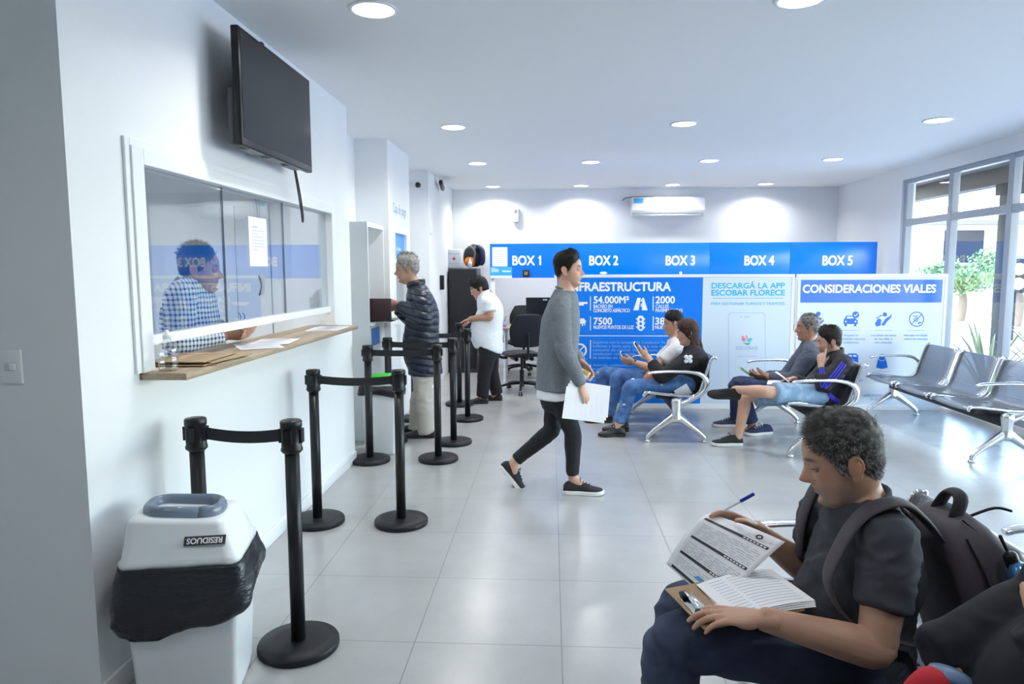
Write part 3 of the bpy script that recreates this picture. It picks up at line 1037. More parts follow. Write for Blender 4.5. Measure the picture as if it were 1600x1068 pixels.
BLUE_POSTER = mat('blue_poster', srgb(10, 124, 236), 0.28)
PALE_POSTER = mat('pale_poster', (0.66, 0.76, 0.88), 0.3)
WHITE_POSTER = mat('white_poster', (0.72, 0.80, 0.90), 0.25)


def panel(name, label, x0, x1, posters, ztop=1.468):
    t = thing(name, label, 'display panel', ((x0 + x1) / 2, PY, 0))
    f = MB()
    xs = [x0] + [b for a, b, m in posters[:-1]] + [x1]
    f.box((x0, FY - 0.004, ztop - 0.032), (x1, PY + 0.03, ztop)).box((x0, FY - 0.004, 0.0), (x1, PY + 0.03, 0.055))
    f.box((x0, FY - 0.004, 0.055), (x0 + 0.03, PY + 0.03, ztop - 0.032)).box((x1 - 0.03, FY - 0.004, 0.055), (x1, PY + 0.03, ztop - 0.032))
    f.build('frame', WHITE_ALU, t, bevel=0.003)
    for a, b, m in posters:
        MB().box((a, FY, 0.055), (b, PY + 0.02, ztop - 0.032)).build('poster', m, t)
    return t


x_bl = at(870, 540, Y=FY).x
x_mid = at(1096, 540, Y=FY).x
x_r = at(1238, 540, Y=FY).x
t1 = panel('display_panel', 'blue and pale display panel headed INFRAESTRUCTURA behind the seated couple', x_bl - 0.03, x_r, [(x_bl, x_mid, BLUE_POSTER), (x_mid, x_r - 0.03, PALE_POSTER)])
x3 = at(1243, 540, Y=FY).x
x4 = at(1475, 540, Y=FY).x
t2 = panel('display_panel', 'white road safety panel with blue CONSIDERACIONES VIALES heading', x3, x4, [(x3 + 0.03, x4 - 0.03, WHITE_POSTER)])

SC_ = 7.62 / F_PX        # metres per photograph pixel on the panel


def line(mb, px, py, body, h_px, w_px=None, bold=0.02, align='LEFT'):
    p = P(px, py)
    text_into(mb, body, face_xz(p.x, p.y, p.z), h_px * SC_ * 1.38, bold, 1.0, align, w_px * SC_ if w_px else None)


def rect(mb, px0, py0, px1, py1, dy=0.0):
    a, b = P(px0, py0), P(px1, py1)
    mb.poly([(a.x, a.y - dy, a.z), (a.x, a.y - dy, b.z), (b.x, a.y - dy, b.z), (b.x, a.y - dy, a.z)])


def shape(mb, pts, dy=0.0):
    mb.poly([P(*q) - Vector((0, dy, 0)) for q in reversed(pts)] if area2(pts) > 0 else [P(*q) - Vector((0, dy, 0)) for q in pts])


def area2(pts):
    return sum(a[0] * b[1] - b[0] * a[1] for a, b in zip(pts, pts[1:] + pts[:1]))


def disc(mb, cx, cy, rx, ry=None, dy=0.0, n=24, a0=0, a1=2 * PI):
    ry = rx if ry is None else ry
    shape(mb, [(cx + rx * math.cos(a0 + (a1 - a0) * k / n), cy + ry * math.sin(a0 + (a1 - a0) * k / n)) for k in range(n + (0 if a1 - a0 > 6.28 else 1))], dy)


def ring(mb, cx, cy, r0, r1, n=28, dy=0.0):
    pts = [[P(cx + r * math.cos(2 * PI * k / n), cy + r * math.sin(2 * PI * k / n)) - Vector((0, dy, 0)) for k in range(n)] for r in (r0, r1)]
    mb.rings(pts, cap=False, smooth=False)


def stroke(mb, a, b, w, dy=0.0):
    d = Vector((b[0] - a[0], b[1] - a[1]))
    n = Vector((-d.y, d.x)).normalized() * w / 2
    shape(mb, [(a[0] + n.x, a[1] + n.y), (b[0] + n.x, b[1] + n.y), (b[0] - n.x, b[1] - n.y), (a[0] - n.x, a[1] - n.y)], dy)


# blue poster
L = MB()
line(L, 966.5, 448.5, 'INFRAESTRUCTURA', 13.5, 158, 0.045, 'CENTER')
line(L, 927, 468.8, '54.000M²', 11, 54, 0.036)
line(L, 927, 478.5, 'BACHEO EN', 5.4, 29, 0.024)
line(L, 927, 485, 'CONCRETO ASFÁLTICO', 5.6, 56, 0.024)
line(L, 1024, 468.8, '2000', 11, 29, 0.036)
line(L, 1024, 478.5, 'CALLES', 5.4, 20, 0.024)
line(L, 1024, 485, 'PAVIMENTADAS', 5.6, 41, 0.024)
line(L, 927, 502, '7500', 11, 28, 0.036)
line(L, 927, 511.2, 'NUEVOS PUNTOS DE LUZ', 5.6, 62, 0.024)
line(L, 1023, 502, '38', 11, 14, 0.036)
line(L, 1023, 511.2, 'NUEVOS', 5.6, 23, 0.024)
L.build('lettering', WHITE_INK, t1)
L = MB()
for k, s in enumerate(('Seguimos con la campaña de Conductor Responsable', 'boliches y bares para reducir la tasa de siniestros', 'consumo de alcohol. Esta campaña busca que el', 'conductor responsable, quien no tome alcohol,', 'de bebidas sin alcohol.')):
    line(L, 926, 534.5 + 6.0 * k, s, 4.2, 138 if k < 4 else 62, 0.012)
for k, s in enumerate(('Además, realizamos controles de tránsito', 'más seguros en cada rincón del', 'distrito, con el objetivo de', 'cuidar a cada vecino y', 'vecina del partido')):
    line(L, 926, 570 + 6.0 * k, s, 4.2, 120 - 12 * k, 0.012)
L.build('small_lettering', mat('pale_blue_print', srgb(150, 200, 250), 0.4), t1)
I = MB()
for (a, b, c) in ((922, 463, 485), (922, 494, 516), (1020, 463, 485), (1020, 494, 516), (922, 531, 560), (922, 569, 596)):
    rect(I, a, b, a + 1.1, c)
rect(I, 890, 523.6, 1044, 525)
shape(I, [(996, 465), (1001, 465), (998, 484.5), (989.5, 484.5)])
shape(I, [(1003.5, 465), (1006, 465), (1012, 484.5), (1003, 484.5)])
rect(I, 1001.6, 467, 1003, 471)
rect(I, 1001.2, 474, 1002.8, 479)
tl = MB()
shape(I, [(998, 493), (1004, 493), (1006, 496), (1006, 513), (1003, 516.5), (999, 516.5), (996, 513), (996, 496)])
for k in range(3):
    for s in (-1, 1):
        shape(I, [(1001 + s * 5, 497 + 6.4 * k), (1001 + s * 7.6, 497 + 6.4 * k), (1001 + s * 5, 501 + 6.4 * k)])
rect(I, 890, 471.5, 918, 474.5)
rect(I, 894, 474, 912, 477, 0.0004)
shape(I, [(888, 500), (912, 497), (916, 502), (913, 505), (889, 507)])
rect(I, 909, 504, 911, 509, 0.0004)
rect(I, 913, 504, 914.5, 508, 0.0004)
ring(I, 906, 547, 8.4, 11)
stroke(I, (899, 554), (913, 540), 1.6, 0.0004)
stroke(I, (901, 545), (911, 552), 2.2, 0.0008)
I.build('icons', WHITE_INK, t1)
I = MB()
for k in range(3):
    disc(I, 1001, 499 + 6.4 * k, 2.2, dy=0.0012)
I.build('icon_lamps', BLUE_POSTER, t1)

# pale poster
L = MB()
line(L, 1168.5, 446.5, 'DESCARGÁ LA APP', 8.6, 110, 0.03, 'CENTER')
line(L, 1168.5, 457.5, 'ESCOBAR FLORECE', 8.6, 110, 0.042, 'CENTER')
line(L, 1168, 474.3, 'PARA GESTIONAR TURNOS Y TRÁMITES', 4.6, 111, 0.004, 'CENTER')
rect(L, 1113, 465.4, 1224, 466.1)
L.build('lettering', CYAN, t1)
O = MB()
PH = mat('phone_outline_print', (0.42, 0.54, 0.72), 0.4)
a0, b0, a1, b1, rr = 1138, 488, 1196, 597, 6
outl = []
for cx, cy, s in ((a1 - rr, b0 + rr, -PI / 2), (a1 - rr, b1 - rr, 0), (a0 + rr, b1 - rr, PI / 2), (a0 + rr, b0 + rr, PI)):
    for k in range(7):
        an = s + PI / 2 * k / 6
        outl.append((cx + rr * math.cos(an), cy + rr * math.sin(an)))
cxm, cym = (a0 + a1) / 2, (b0 + b1) / 2
inner = [(cxm + (x - cxm) * 0.975, cym + (y - cym) * 0.987) for x, y in outl]
O.rings([[P(*q) for q in inner], [P(*q) for q in outl]], cap=False, smooth=False)
rect(O, 1163, 494, 1172, 495.2)
disc(O, 1158, 494.6, 1)
line(O, 1167, 543.6, 'ESCOBAR', 5.4, 33, 0.018, 'CENTER')
rect(O, 1152, 556, 1183, 556.8)
O.build('phone_drawing', PH, t1)
lg = MB()
for col, pts in (((0.85, 0.25, 0.35), [(1160, 529), (1158, 524), (1162, 525), (1166, 531)]), ((0.9, 0.45, 0.1), [(1165, 527), (1165, 522), (1168, 525), (1168, 531)]),
                 ((0.75, 0.2, 0.5), [(1161, 533), (1157, 529), (1162, 529), (1166, 533)]), ((0.1, 0.55, 0.8), [(1167, 533), (1169, 528), (1174, 527.5), (1176, 530), (1171, 534)]),
                 ((0.25, 0.6, 0.25), [(1160, 535), (1165, 537.5), (1171, 537), (1174, 533.5), (1168, 535.5)]), ((0.1, 0.45, 0.7), [(1162, 536), (1168, 539), (1172, 537)])):
    lg.use(mat('logo_%d%d%d' % tuple(int(c * 9) for c in col), col, 0.4))
    shape(lg, pts)
lg.build('logo', None, t1)

# white poster with the blue heading
B = MB()
rect(B, 1247, 437, 1471, 472.5)
B.build('heading_band', mat('blue_heading', srgb(30, 115, 220), 0.2), t2)
L = MB()
p = P(1357.5, 451.5)
text_into(L, 'CONSIDERACIONES VIALES', face_xz(p.x, p.y - 0.001, p.z), 12.4 * SC_ * 1.38, 0.045, 1, 'CENTER', 196 * SC_)
L.build('lettering', WHITE_INK, t2)
I = MB()
# seat belt figure
disc(I, 1278.5, 490, 3.6)
shape(I, [(1272, 497), (1284, 496), (1284, 498), (1272, 509)])
shape(I, [(1275, 510), (1287, 498), (1287, 501), (1279, 510)])
# car with tick
shape(I, [(1320, 497), (1322, 493), (1334, 493), (1336, 497), (1340, 500), (1340, 506), (1318, 506), (1318, 500)])
rect(I, 1319.5, 505.9, 1323, 509.5, 0.0003)
rect(I, 1334.5, 506, 1338, 509.5)
disc(I, 1337, 491.5, 5.4, dy=0.0005)
# child seat
shape(I, [(1367, 505), (1372, 497), (1377, 499), (1376, 508), (1369, 510)])
disc(I, 1382.5, 491, 3.4)
shape(I, [(1377, 507), (1384, 497), (1390, 494), (1394, 489), (1392, 496), (1386, 502), (1381, 509)])
stroke(I, (1369, 497), (1378, 492), 1.5)
# no phone
ring(I, 1432, 498.5, 10.4, 11.8)
stroke(I, (1424, 506), (1440, 491), 1.2, 0.0004)
ring(I, 1431, 499, 2.4, 3.4, dy=0.0008)
rect(I, 1426, 493, 1434, 494.2)
stroke(I, (1434, 505), (1439, 503), 2)
# car front
shape(I, [(1322, 556), (1325, 552), (1338, 552), (1341, 556), (1341, 566), (1322, 566)])
# figure in a hi-vis
disc(I, 1378, 557, 4.6)
shape(I, [(1369, 574), (1372, 559), (1384, 559), (1387, 574), (1378, 576)], 0.0004)
stroke(I, (1389, 556), (1392, 555), 1)
stroke(I, (1394, 554.5), (1397, 553.5), 1)
I.build('icons', BLUE_INK, t2)
I = MB()
shape(I, [(1322, 497.4), (1323.5, 494.4), (1332.5, 494.4), (1334, 497.4)], dy=0.001)
disc(I, 1321.5, 502, 1.4, dy=0.001)
disc(I, 1336.5, 502, 1.4, dy=0.001)
stroke(I, (1334.5, 491.5), (1336.5, 494), 1.4, dy=0.0015)
stroke(I, (1336.3, 494), (1340, 489), 1.4, dy=0.0015)
shape(I, [(1324, 557), (1326, 554), (1331, 554), (1331, 557)], dy=0.001)
shape(I, [(1333, 557), (1333, 554), (1337, 554), (1339, 557)], dy=0.001)
ring(I, 1378, 557, 6, 6.8, dy=0.001)
I.build('icon_details', WHITE_POSTER, t2)
L = MB()
CAP = mat('blue_grey_print', srgb(115, 155, 205), 0.5)
for cx, y, ls in ((1278, 522, ('Usá siempre', 'cinturón')), (1330, 523.5, ('Respetá las', 'velocidades máximas', 'establecidas')), (1380, 523.5, ('Los niños van atrás', 'en sus sillas y', 'con cinturón')),
                  (1431, 523.5, ('No uses el celular', 'mientras manejás')), (1330, 588, ('Mantené tu', 'vehículo en regla')), (1378, 588, ('Si estás cansado', 'no manejes')), (1376, 618, ('Y APROBASTE TU EXAMEN', 'TE ESPERAMOS'))):
    w_ = max(len(s) for s in ls)
    for k, s in enumerate(ls):
        line(L, cx, y + 5.6 * k, s, 3.6, None, 0.0, 'CENTER')
    if y < 600:
        rect(L, cx - 14, y - 8, cx + 14, y - 7.4)
L.build('small_lettering', CAP, t2)
for px_, py_, lab in ((943, 428.5, 'small white sensor on the display panel top by the walking man'), (1064, 428.5, 'tiny white sensor on the display panel top above the couple')):
    p = at(px_, py_, Y=PY - 0.02)
    tag(MB().ball((p.x, PY - 0.0, 1.484), (0.04 if px_ < 1000 else 0.015, 0.025, 0.016)).build('panel_sensor', WHITE_PL, origin=(p.x, PY, 1.468)), lab, 'sensor')

# ------------------------------------------------------------------ desk with a monitor, office chairs
DT = 0.75
t = thing('service_desk', 'long white service desk with an oak top under the BOX signs', 'desk', (1.7, 9.7, 0))
MB().rbox((-0.66, 9.30, DT - 0.025), (4.05, 10.0, DT), 0.003).build('desktop', WOOD, t)
MB().box((-0.10, 9.34, 0.0), (4.03, 9.36, DT - 0.025)).build('front_panel', WHITE_BOARD, t)
for x in (-0.64, -0.12, 1.0, 2.2, 3.4, 4.01):
    MB().box((x, 9.361, 0), (x + 0.02, 9.98, DT - 0.025)).build('side_panel', WHITE_BOARD, t)
p = at(831, 497, Y=9.5)
t = thing('monitor', 'black computer monitor seen from behind on the service desk', 'monitor', (p.x, 9.6, DT))
MB().rbox((p.x - 0.08, 9.48, DT + 0.10), (p.x + 0.43, 9.51, DT + 0.40), 0.006).build('display', BLACK_PL, t)
MB().rbox((p.x + 0.14, 9.51, DT + 0.006), (p.x + 0.20, 9.53, DT + 0.22), 0.004).build('neck', BLACK_PL, t)
MB().rbox((p.x + 0.05, 9.43, DT + 0.001), (p.x + 0.29, 9.61, DT + 0.012), 0.004).build('foot', BLACK_PL, t)
MB().box((p.x + 0.15, 9.4785, DT + 0.36), (p.x + 0.21, 9.4802, DT + 0.378)).build('logo', WHITE_INK, t)
p = at(787, 511, Y=9.5)
t = thing('pencil_cup', 'small purple and white cup on the desk end behind the woman', 'cup', (p.x, 9.45, DT))
MB().lathe([(0.002, 0.001), (0.04, 0.001), (0.045, 0.08), (0.041, 0.08), (0.037, 0.01), (0.002, 0.01)], (p.x, 9.45, DT), 18).build('cup', mat('lilac_ceramic', (0.35, 0.3, 0.6), 0.4), t)
MB().cyl((p.x, 9.45, DT + 0.012), (p.x + 0.035, 9.46, DT + 0.15), 0.004, 8).cyl((p.x, 9.45, DT + 0.012), (p.x - 0.03, 9.44, DT + 0.14), 0.004, 8).build('pens', DARK_INK, t)

FAB = mat('black_upholstery', (0.014, 0.015, 0.018), 0.85, bump=(200, 0.15, 0.002))


def office_chair(loc, rotz, label):
    t = thing('office_chair', label, 'office chair', (0, 0, 0), group='black office swivel chairs')
    MB().tube([(-0.20, 0, 0.485), (-0.1, 0, 0.475), (0.1, 0, 0.475), (0.20, 0, 0.47), (0.24, 0, 0.445)], [(0.20, 0.024), (0.235, 0.032), (0.24, 0.032), (0.22, 0.04), (0.19, 0.025)], 24, 5, (0, 1, 0)).build('seat', FAB, t)
    MB().tube([(-0.23, 0, 0.60), (-0.245, 0, 0.70), (-0.26, 0, 0.84), (-0.285, 0, 0.98)], [(0.17, 0.025), (0.215, 0.024), (0.22, 0.032), (0.15, 0.022)], 24, 6, (0, 1, 0)).build('backrest', FAB, t)
    MB().tube([(0.0, 0, 0.435), (-0.18, 0, 0.43), (-0.27, 0, 0.47), (-0.285, 0, 0.62), (-0.29, 0, 0.76)], (0.016), 10).tube([(-0.12, -0.1, 0.425), (0.12, -0.1, 0.425)], 0.025).tube([(-0.12, 0.1, 0.425), (0.12, 0.1, 0.425)], 0.025).build('back_support', BLACK_PL, t)
    for s in (-1, 1):
        MB().tube([(-0.02, s * 0.2, 0.44), (-0.02, s * 0.29, 0.46), (-0.02, s * 0.30, 0.58), (-0.02, s * 0.29, 0.645)], (0.018), 10).tube([(-0.14, s * 0.29, 0.655), (-0.02, s * 0.29, 0.665), (0.13, s * 0.28, 0.655)], [(0.03, 0.013), (0.036, 0.014), (0.03, 0.012)], 12, 5, (0, 1, 0)).build('armrest', BLACK_PL, t)
    MB().cyl((0, 0, 0.11), (0, 0, 0.28), 0.030).cyl((0, 0, 0.28), (0, 0, 0.43), 0.018).build('gas_column', BLACK_PL, t)
    m = MB().cyl((0, 0, 0.07), (0, 0, 0.135), 0.032)
    for k in range(5):
        a = 2 * PI * k / 5 + 0.3
        c, s = math.cos(a), math.sin(a)
        m.tube([(0.03 * c, 0.03 * s, 0.115), (0.17 * c, 0.17 * s, 0.105), (0.31 * c, 0.31 * s, 0.075)], [(0.026, 0.02), (0.022, 0.017), (0.018, 0.013)], 10, 4, (-s, c, 0))
    m.build('base', BLACK_PL, t)
    for k in range(5):
        a = 2 * PI * k / 5 + 0.3
        c, s = math.cos(a), math.sin(a)
        w = MB()
        for q in (-1, 1):
            o = Vector((0.31 * c - s * 0.014 * q, 0.31 * s + c * 0.014 * q, 0.0265))
            w.cyl(o - Vector((-s, c, 0)) * 0.008, o + Vector((-s, c, 0)) * 0.008, 0.026, 16)
        w.build('castor', BLACK_PL, t)
    t.location = loc
    t.rotation_euler = (0, 0, rotz)
    return t


chair1 = office_chair((-0.36, 8.62, 0), PI * 0.60, 'black office swivel chair facing the desk, beside the woman in white')
dup(chair1, (-0.40, 10.25, 0), -PI * 0.5, 'black office swivel chair behind the desk, only its back showing')

# ------------------------------------------------------------------ queue posts with belts
BELT = mat('black_webbing', (0.012, 0.013, 0.015), 0.7)


def queue_post(x, y, label):
    t = thing('queue_post', label, 'queue post', (0, 0, 0), group='black retractable belt queue posts')
    MB().lathe([(0.002, 0.001), (0.157, 0.001), (0.16, 0.004), (0.16, 0.022), (0.156, 0.03), (0.10, 0.034), (0.04, 0.036), (0.002, 0.036)], n=48).build('base', BLACK_MATT, t)
    MB().lathe([(0.0285, 0.034), (0.0285, 0.815), (0.0, 0.815)], n=24).build('pole', BLACK_PL, t)
    h = MB().lathe([(0.030, 0.800), (0.042, 0.812), (0.042, 0.822), (0.039, 0.826), (0.0395, 0.905), (0.042, 0.908), (0.042, 0.928), (0.038, 0.933), (0.002, 0.934)], n=32)
    for k in range(4):
        a = k * PI / 2
        M_ = Matrix.Rotation(a, 4, 'Z')
        h.box((0.036, -0.016, 0.845), (0.046, 0.016, 0.900), M_)
    h.build('belt_head', BLACK_PL, t)
    t.location = (x, y, 0)
    return t


posts = {}
spec = [('a', -1.41, 2.64, 'black queue post behind the white waste bin, base hidden'), ('b', -1.014, 2.618, 'nearest black queue post, in front of the bin, with its whole base showing'),
        ('c', -1.405, 4.00, 'black queue post beside the wall under the counter middle, second pair'), ('d', -0.896, 4.01, 'black queue post out on the floor of the second pair'),
        ('e', -1.44, 5.36, 'black queue post at the end of the counter wall, third pair'), ('f', -0.90, 5.42, 'black queue post right of the old man, nearer one of two'),
        ('g', -1.43, 5.99, 'black queue post beside the far waste bin in front of the booth'), ('h', -0.852, 5.97, 'black queue post right of the old man, farther one of two'),
        ('i', -1.39, 6.92, 'black queue post mostly hidden behind the old man, by the pay window'), ('j', -0.845, 6.95, 'black queue post right in front of the woman in white'),
        ('k', -1.03, 7.72, 'farthest black queue post, under the hands of the woman in white')]
for k, x, y, lab in spec:
    if not posts:
        posts[k] = queue_post(x, y, lab)
    else:
        posts[k] = dup(posts['a'], (x, y, 0), 0.0, lab)


def belt(k0, k1, label, sag=0.012):
    a, b = posts[k0].location, posts[k1].location
    d = (b - a)
    L = d.length
    d.normalize()
    s = Vector((-d.y, d.x, 0)) * 0.0012
    rings = []
    for q in range(13):
        u = q / 12
        p = a + d * (0.047 + (L - 0.094) * u) + Vector((0, 0, 0.872 - sag * 4 * u * (1 - u)))
        rings.append([p - s + Vector((0, 0, 0.024)), p + s + Vector((0, 0, 0.024)), p + s - Vector((0, 0, 0.024)), p - s - Vector((0, 0, 0.024))])
    o = MB().rings(rings, smooth=False).build('queue_belt', BELT, origin=(a + b) / 2)
    tag(o, label, 'belt', 'black queue belts')


belt('a', 'b', 'black webbing belt between the nearest two queue posts')
belt('c', 'd', 'black webbing belt between the second pair of queue posts')
belt('e', 'f', 'black webbing belt of the third pair, passing in front of the old man', 0.006)
belt('g', 'h', 'black webbing belt of the fourth pair, right behind the third belt', 0.006)
belt('i', 'j', 'black webbing belt passing behind the old man')

# ------------------------------------------------------------------ waste bins
BAG = None


def bag_mat():
    m = bpy.data.materials.new('black_plastic_bag')
    m.use_nodes = True
    t = NT(m)
    t.b.inputs['Base Color'].default_value = (0.014, 0.016, 0.021, 1)
    t.b.inputs['Roughness'].default_value = 0.30
    v = t.coords((1, 1, 1))
    t.bump(t.noise(t.coords((1, 1, 2.2)), 11, 4, 0.5), 0.5, 0.03)
    return m


BAG = bag_mat()


def rrect(w, d, r, n=6):
    pts = []
    for cx, cy, s in ((w / 2 - r, -d / 2 + r, -PI / 2), (w / 2 - r, d / 2 - r, 0), (-w / 2 + r, d / 2 - r, PI / 2), (-w / 2 + r, -d / 2 + r, PI)):
        for k in range(n + 1):
            a = s + PI / 2 * k / n
            pts.append((cx + r * math.cos(a), cy + r * math.sin(a)))
    return pts


def bag_rings(mb, w, d, ztop, drop, seed, flare=0.02):
    base = rrect(w, d, 0.05, 10)
    # densify
    pts = []
    for a, b in zip(base, base[1:] + base[:1]):
        L = math.hypot(b[0] - a[0], b[1] - a[1])
        k = max(1, int(L / 0.012))
        for q in range(k):
            pts.append((a[0] + (b[0] - a[0]) * q / k, a[1] + (b[1] - a[1]) * q / k))
    rings = []
    n = 22
    for i in range(n + 1):
        u = i / n
        ring_ = []
        for (x, y) in pts:
            r = math.hypot(x, y)
            dx, dy = x / r, y / r
            low = drop * (1 + 0.28 * math.cos(math.atan2(y, x) - seed) + 0.16 * mnoise.noise(Vector((x * 7, y * 7, seed))))
            nz = mnoise.noise(Vector((x * 9, y * 9, u * 2.0 + seed))) + 0.55 * (1 - 2 * abs(mnoise.noise(Vector((x * 12 + u * 1.5, y * 12, u * 2.6 + seed))))) + 0.25 * mnoise.noise(Vector((x * 30, y * 30, u * 7)))
            off = 0.012 + flare * math.sin(u * PI * 0.9) + 0.014 * nz * (0.3 + u)
            ring_.append(Vector((x + dx * off, y + dy * off, ztop - low * u + (0.008 * nz if i == 0 else 0))))
        rings.append(ring_)
    # rolled hem going back up a little inside
    rings.append([p + Vector((-p.x * 0.03, -p.y * 0.03, 0.01)) for p in rings[-1]])
    mb.rings(rings, cap=False)


def waste_bin(loc, rotz, label, w, d, h, style):
    t = thing('waste_bin', label, 'waste bin', (0, 0, 0))
    R = []
    for z_, k in ((0.0, 0.84), (0.01, 0.86), (h * 0.98, 1.0), (h, 1.0)):
        R.append([Vector((x * k, y * k, z_ + 0.001)) for x, y in rrect(w, d, 0.024)])
    MB().rings(R).build('body', WHITE_PL, t)
    b = MB()
    bag_rings(b, w, d, h + 0.014, 0.185 if style == 'box' else 0.09, -2.4 if style == 'box' else 0.6, 0.024 if style == 'box' else 0.02)
    bo = b.build('bag', BAG, t)
    sd = bo.modifiers.new('thick', 'SOLIDIFY')
    sd.thickness = 0.002
    if style == 'box':
        R = []
        for z_, kx, ky, ox in ((0.0, 1.04, 1.04, 0), (0.022, 1.04, 1.04, 0), (0.028, 1.0, 1.0, 0), (0.140, 0.84, 0.80, -0.012), (0.152, 0.80, 0.75, -0.012), (0.154, 0.6, 0.5, -0.012)):
            R.append([Vector((x * kx + ox, y * ky, h + 0.012 + z_ + (0.02 * (-x / w) if z_ > 0.1 else 0))) for x, y in rrect(w, d, 0.04)])
        lid = MB().rings(R).build('lid', WHITE_PL, t)
        # grey handle: raised oval ring with a recess
        hz = h + 0.166
        pts = [(x - 0.012, y, hz + 0.004 + 0.02 * (-(x) / w)) for x, y in rrect(w * 0.62, d * 0.46, 0.055, 6)]
        m = MB().tube(pts + [pts[0]], [(0.030, 0.017)] * (len(pts) + 1), 12, 1, (0, 0, 1), False)
        m.box((-w * 0.2 - 0.012, -d * 0.12, hz - 0.012), (w * 0.2 - 0.012, d * 0.12, hz - 0.004))
        m.build('handle', mat('blue_grey_plastic', (0.16, 0.20, 0.27), 0.22), lid)
        # label strip on the lid and big sticker on the side, both reading towards the viewer's right face
        return t, lid
    R = []
    for z_, k in ((0.0, 1.03), (0.02, 1.03), (0.05, 0.93), (0.07, 0.8), (0.075, 0.5)):
        R.append([Vector((x * k, y * k, h + 0.012 + z_)) for x, y in rrect(w, d, 0.05)])
    lid = MB().rings(R).build('lid', WHITE_PL, t)
    MB().rbox((-w * 0.30, -d * 0.36, h + 0.045), (w * 0.30, d * 0.36, h + 0.098), 0.02, 3).build('flap', mat('bright_green_plastic', srgb(60, 205, 60), 0.35), lid)
    t.location = loc
    t.rotation_euler = (0, 0, rotz)
    return t


bw, bd, bh = 0.385, 0.31, 0.495
t, lid = waste_bin(None, None, 'white waste bin with a black bag and grey-handled lid at the near wall', bw, bd, bh, 'box')
STK = mat('black_label', (0.02, 0.02, 0.022), 0.4)
# lid label on the sloping right (+x) face... reads from the +X side
sl = Matrix.Translation((0.0, -bd * 0.418, bh + 0.118)) @ Matrix.Rotation(math.radians(-18), 4, 'X')
m = MB()
m.box((0.02, -0.0035, -0.016), (0.155, 0.0, 0.016), Matrix.Translation((0, -bd * 0.458, bh + 0.098)) @ Matrix.Rotation(math.radians(-38), 4, 'X'))
m.build('lid_label', STK, lid)
L = MB()
text_into(L, 'RESIDUOS', Matrix.Translation((0.0875, -bd * 0.458, bh + 0.098)) @ Matrix.Rotation(math.radians(-38), 4, 'X') @ face_xz(0, -0.0042, 0) @ Matrix.Rotation(PI, 4, 'Z'), 0.028, 0.03, width=0.115)
L.build('lid_lettering', WHITE_INK, lid)
m = MB().box((bw * 0.478, -0.11, 0.10), (bw * 0.4815, 0.11, 0.44), Matrix.Rotation(math.radians(3.0), 4, 'Y') @ Matrix.Translation((-0.022, 0, 0)))
st = m.build('side_label', STK, t)
L = MB()
MS = Matrix.Rotation(math.radians(3.0), 4, 'Y') @ Matrix.Translation((-0.022, 0, 0))
for k, (y, wd) in enumerate(((-0.075, 0.28), (-0.05, 0.22), (-0.028, 0.24), (-0.006, 0.2))):
    L.box((bw * 0.4816, y, 0.42 - wd), (bw * 0.4822, y + 0.009, 0.42), MS)
text_into(L, 'RESIDUOS', MS @ face_px(bw * 0.482, 0.04, 0.27) @ Matrix.Rotation(PI / 2, 4, 'Z'), 0.06, 0.02, width=0.25)
L.box((bw * 0.4816, 0.075, 0.12), (bw * 0.4822, 0.10, 0.2), MS)
L.build('side_lettering', WHITE_INK, st)
t.location = (-1.298, 2.36, 0)
t.rotation_euler = (0, 0, math.radians(12))
waste_bin((-1.41, 5.665, 0), 0.0, 'white waste bin with a green flap lid at the end of the counter wall', 0.29, 0.25, 0.56, 'flap')
# ------------------------------------------------------------------ perforated steel benches
def perforated(name, col, rough, pitch=0.0125, rad=0.30):
    m = bpy.data.materials.new(name)
    m.use_nodes = True
    t = NT(m)
    t.b.inputs['Base Color'].default_value = (*col, 1)
    t.b.inputs['Metallic'].default_value = 0.85
    t.b.inputs['Roughness'].default_value = rough
    tc = t.new('TexCoord')
    sep = t.new('SeparateXYZ')
    t.l.new(tc.outputs['UV'], sep.inputs[0])
    u = t.math('DIVIDE', sep.outputs[0], pitch)
    v = t.math('DIVIDE', sep.outputs[1], pitch)
    fu = t.math('SUBTRACT', t.math('FRACT', u), 0.5)
    fv = t.math('SUBTRACT', t.math('FRACT', v), 0.5)
    d = t.math('SQRT', t.math('ADD', t.math('MULTIPLY', fu, fu), t.math('MULTIPLY', fv, fv)))
    hole = t.math('LESS_THAN', d, rad)
    # no holes in the rim zone of the shell (u runs 0..0.5 m)
    inr = t.math('MULTIPLY', t.math('GREATER_THAN', sep.outputs[0], 0.03), t.math('LESS_THAN', sep.outputs[0], 0.47))
    inv = t.math('MULTIPLY', t.math('GREATER_THAN', sep.outputs[1], 0.04), t.math('LESS_THAN', sep.outputs[1], 0.94))
    hole = t.math('MULTIPLY', hole, t.math('MULTIPLY', inr, inv))
    tr = t.new('BsdfTransparent')
    mx = t.new('MixShader')
    t.l.new(hole, mx.inputs[0])
    t.l.new(t.b.outputs[0], mx.inputs[1])
    t.l.new(tr.outputs[0], mx.inputs[2])
    t.l.new(mx.outputs[0], t.out.inputs[0])
    return m


STEEL = perforated('perforated_grey_steel', (0.31, 0.33, 0.37), 0.32)
BEAM = mat('black_steel_beam', (0.02, 0.021, 0.024), 0.4)
SEAT_PROF = [(0.285, 0.405), (0.272, 0.428), (0.235, 0.437), (0.12, 0.425), (0.0, 0.412), (-0.10, 0.404), (-0.165, 0.412), (-0.205, 0.445), (-0.226, 0.50), (-0.252, 0.59), (-0.282, 0.685), (-0.300, 0.735), (-0.320, 0.752), (-0.342, 0.746)]


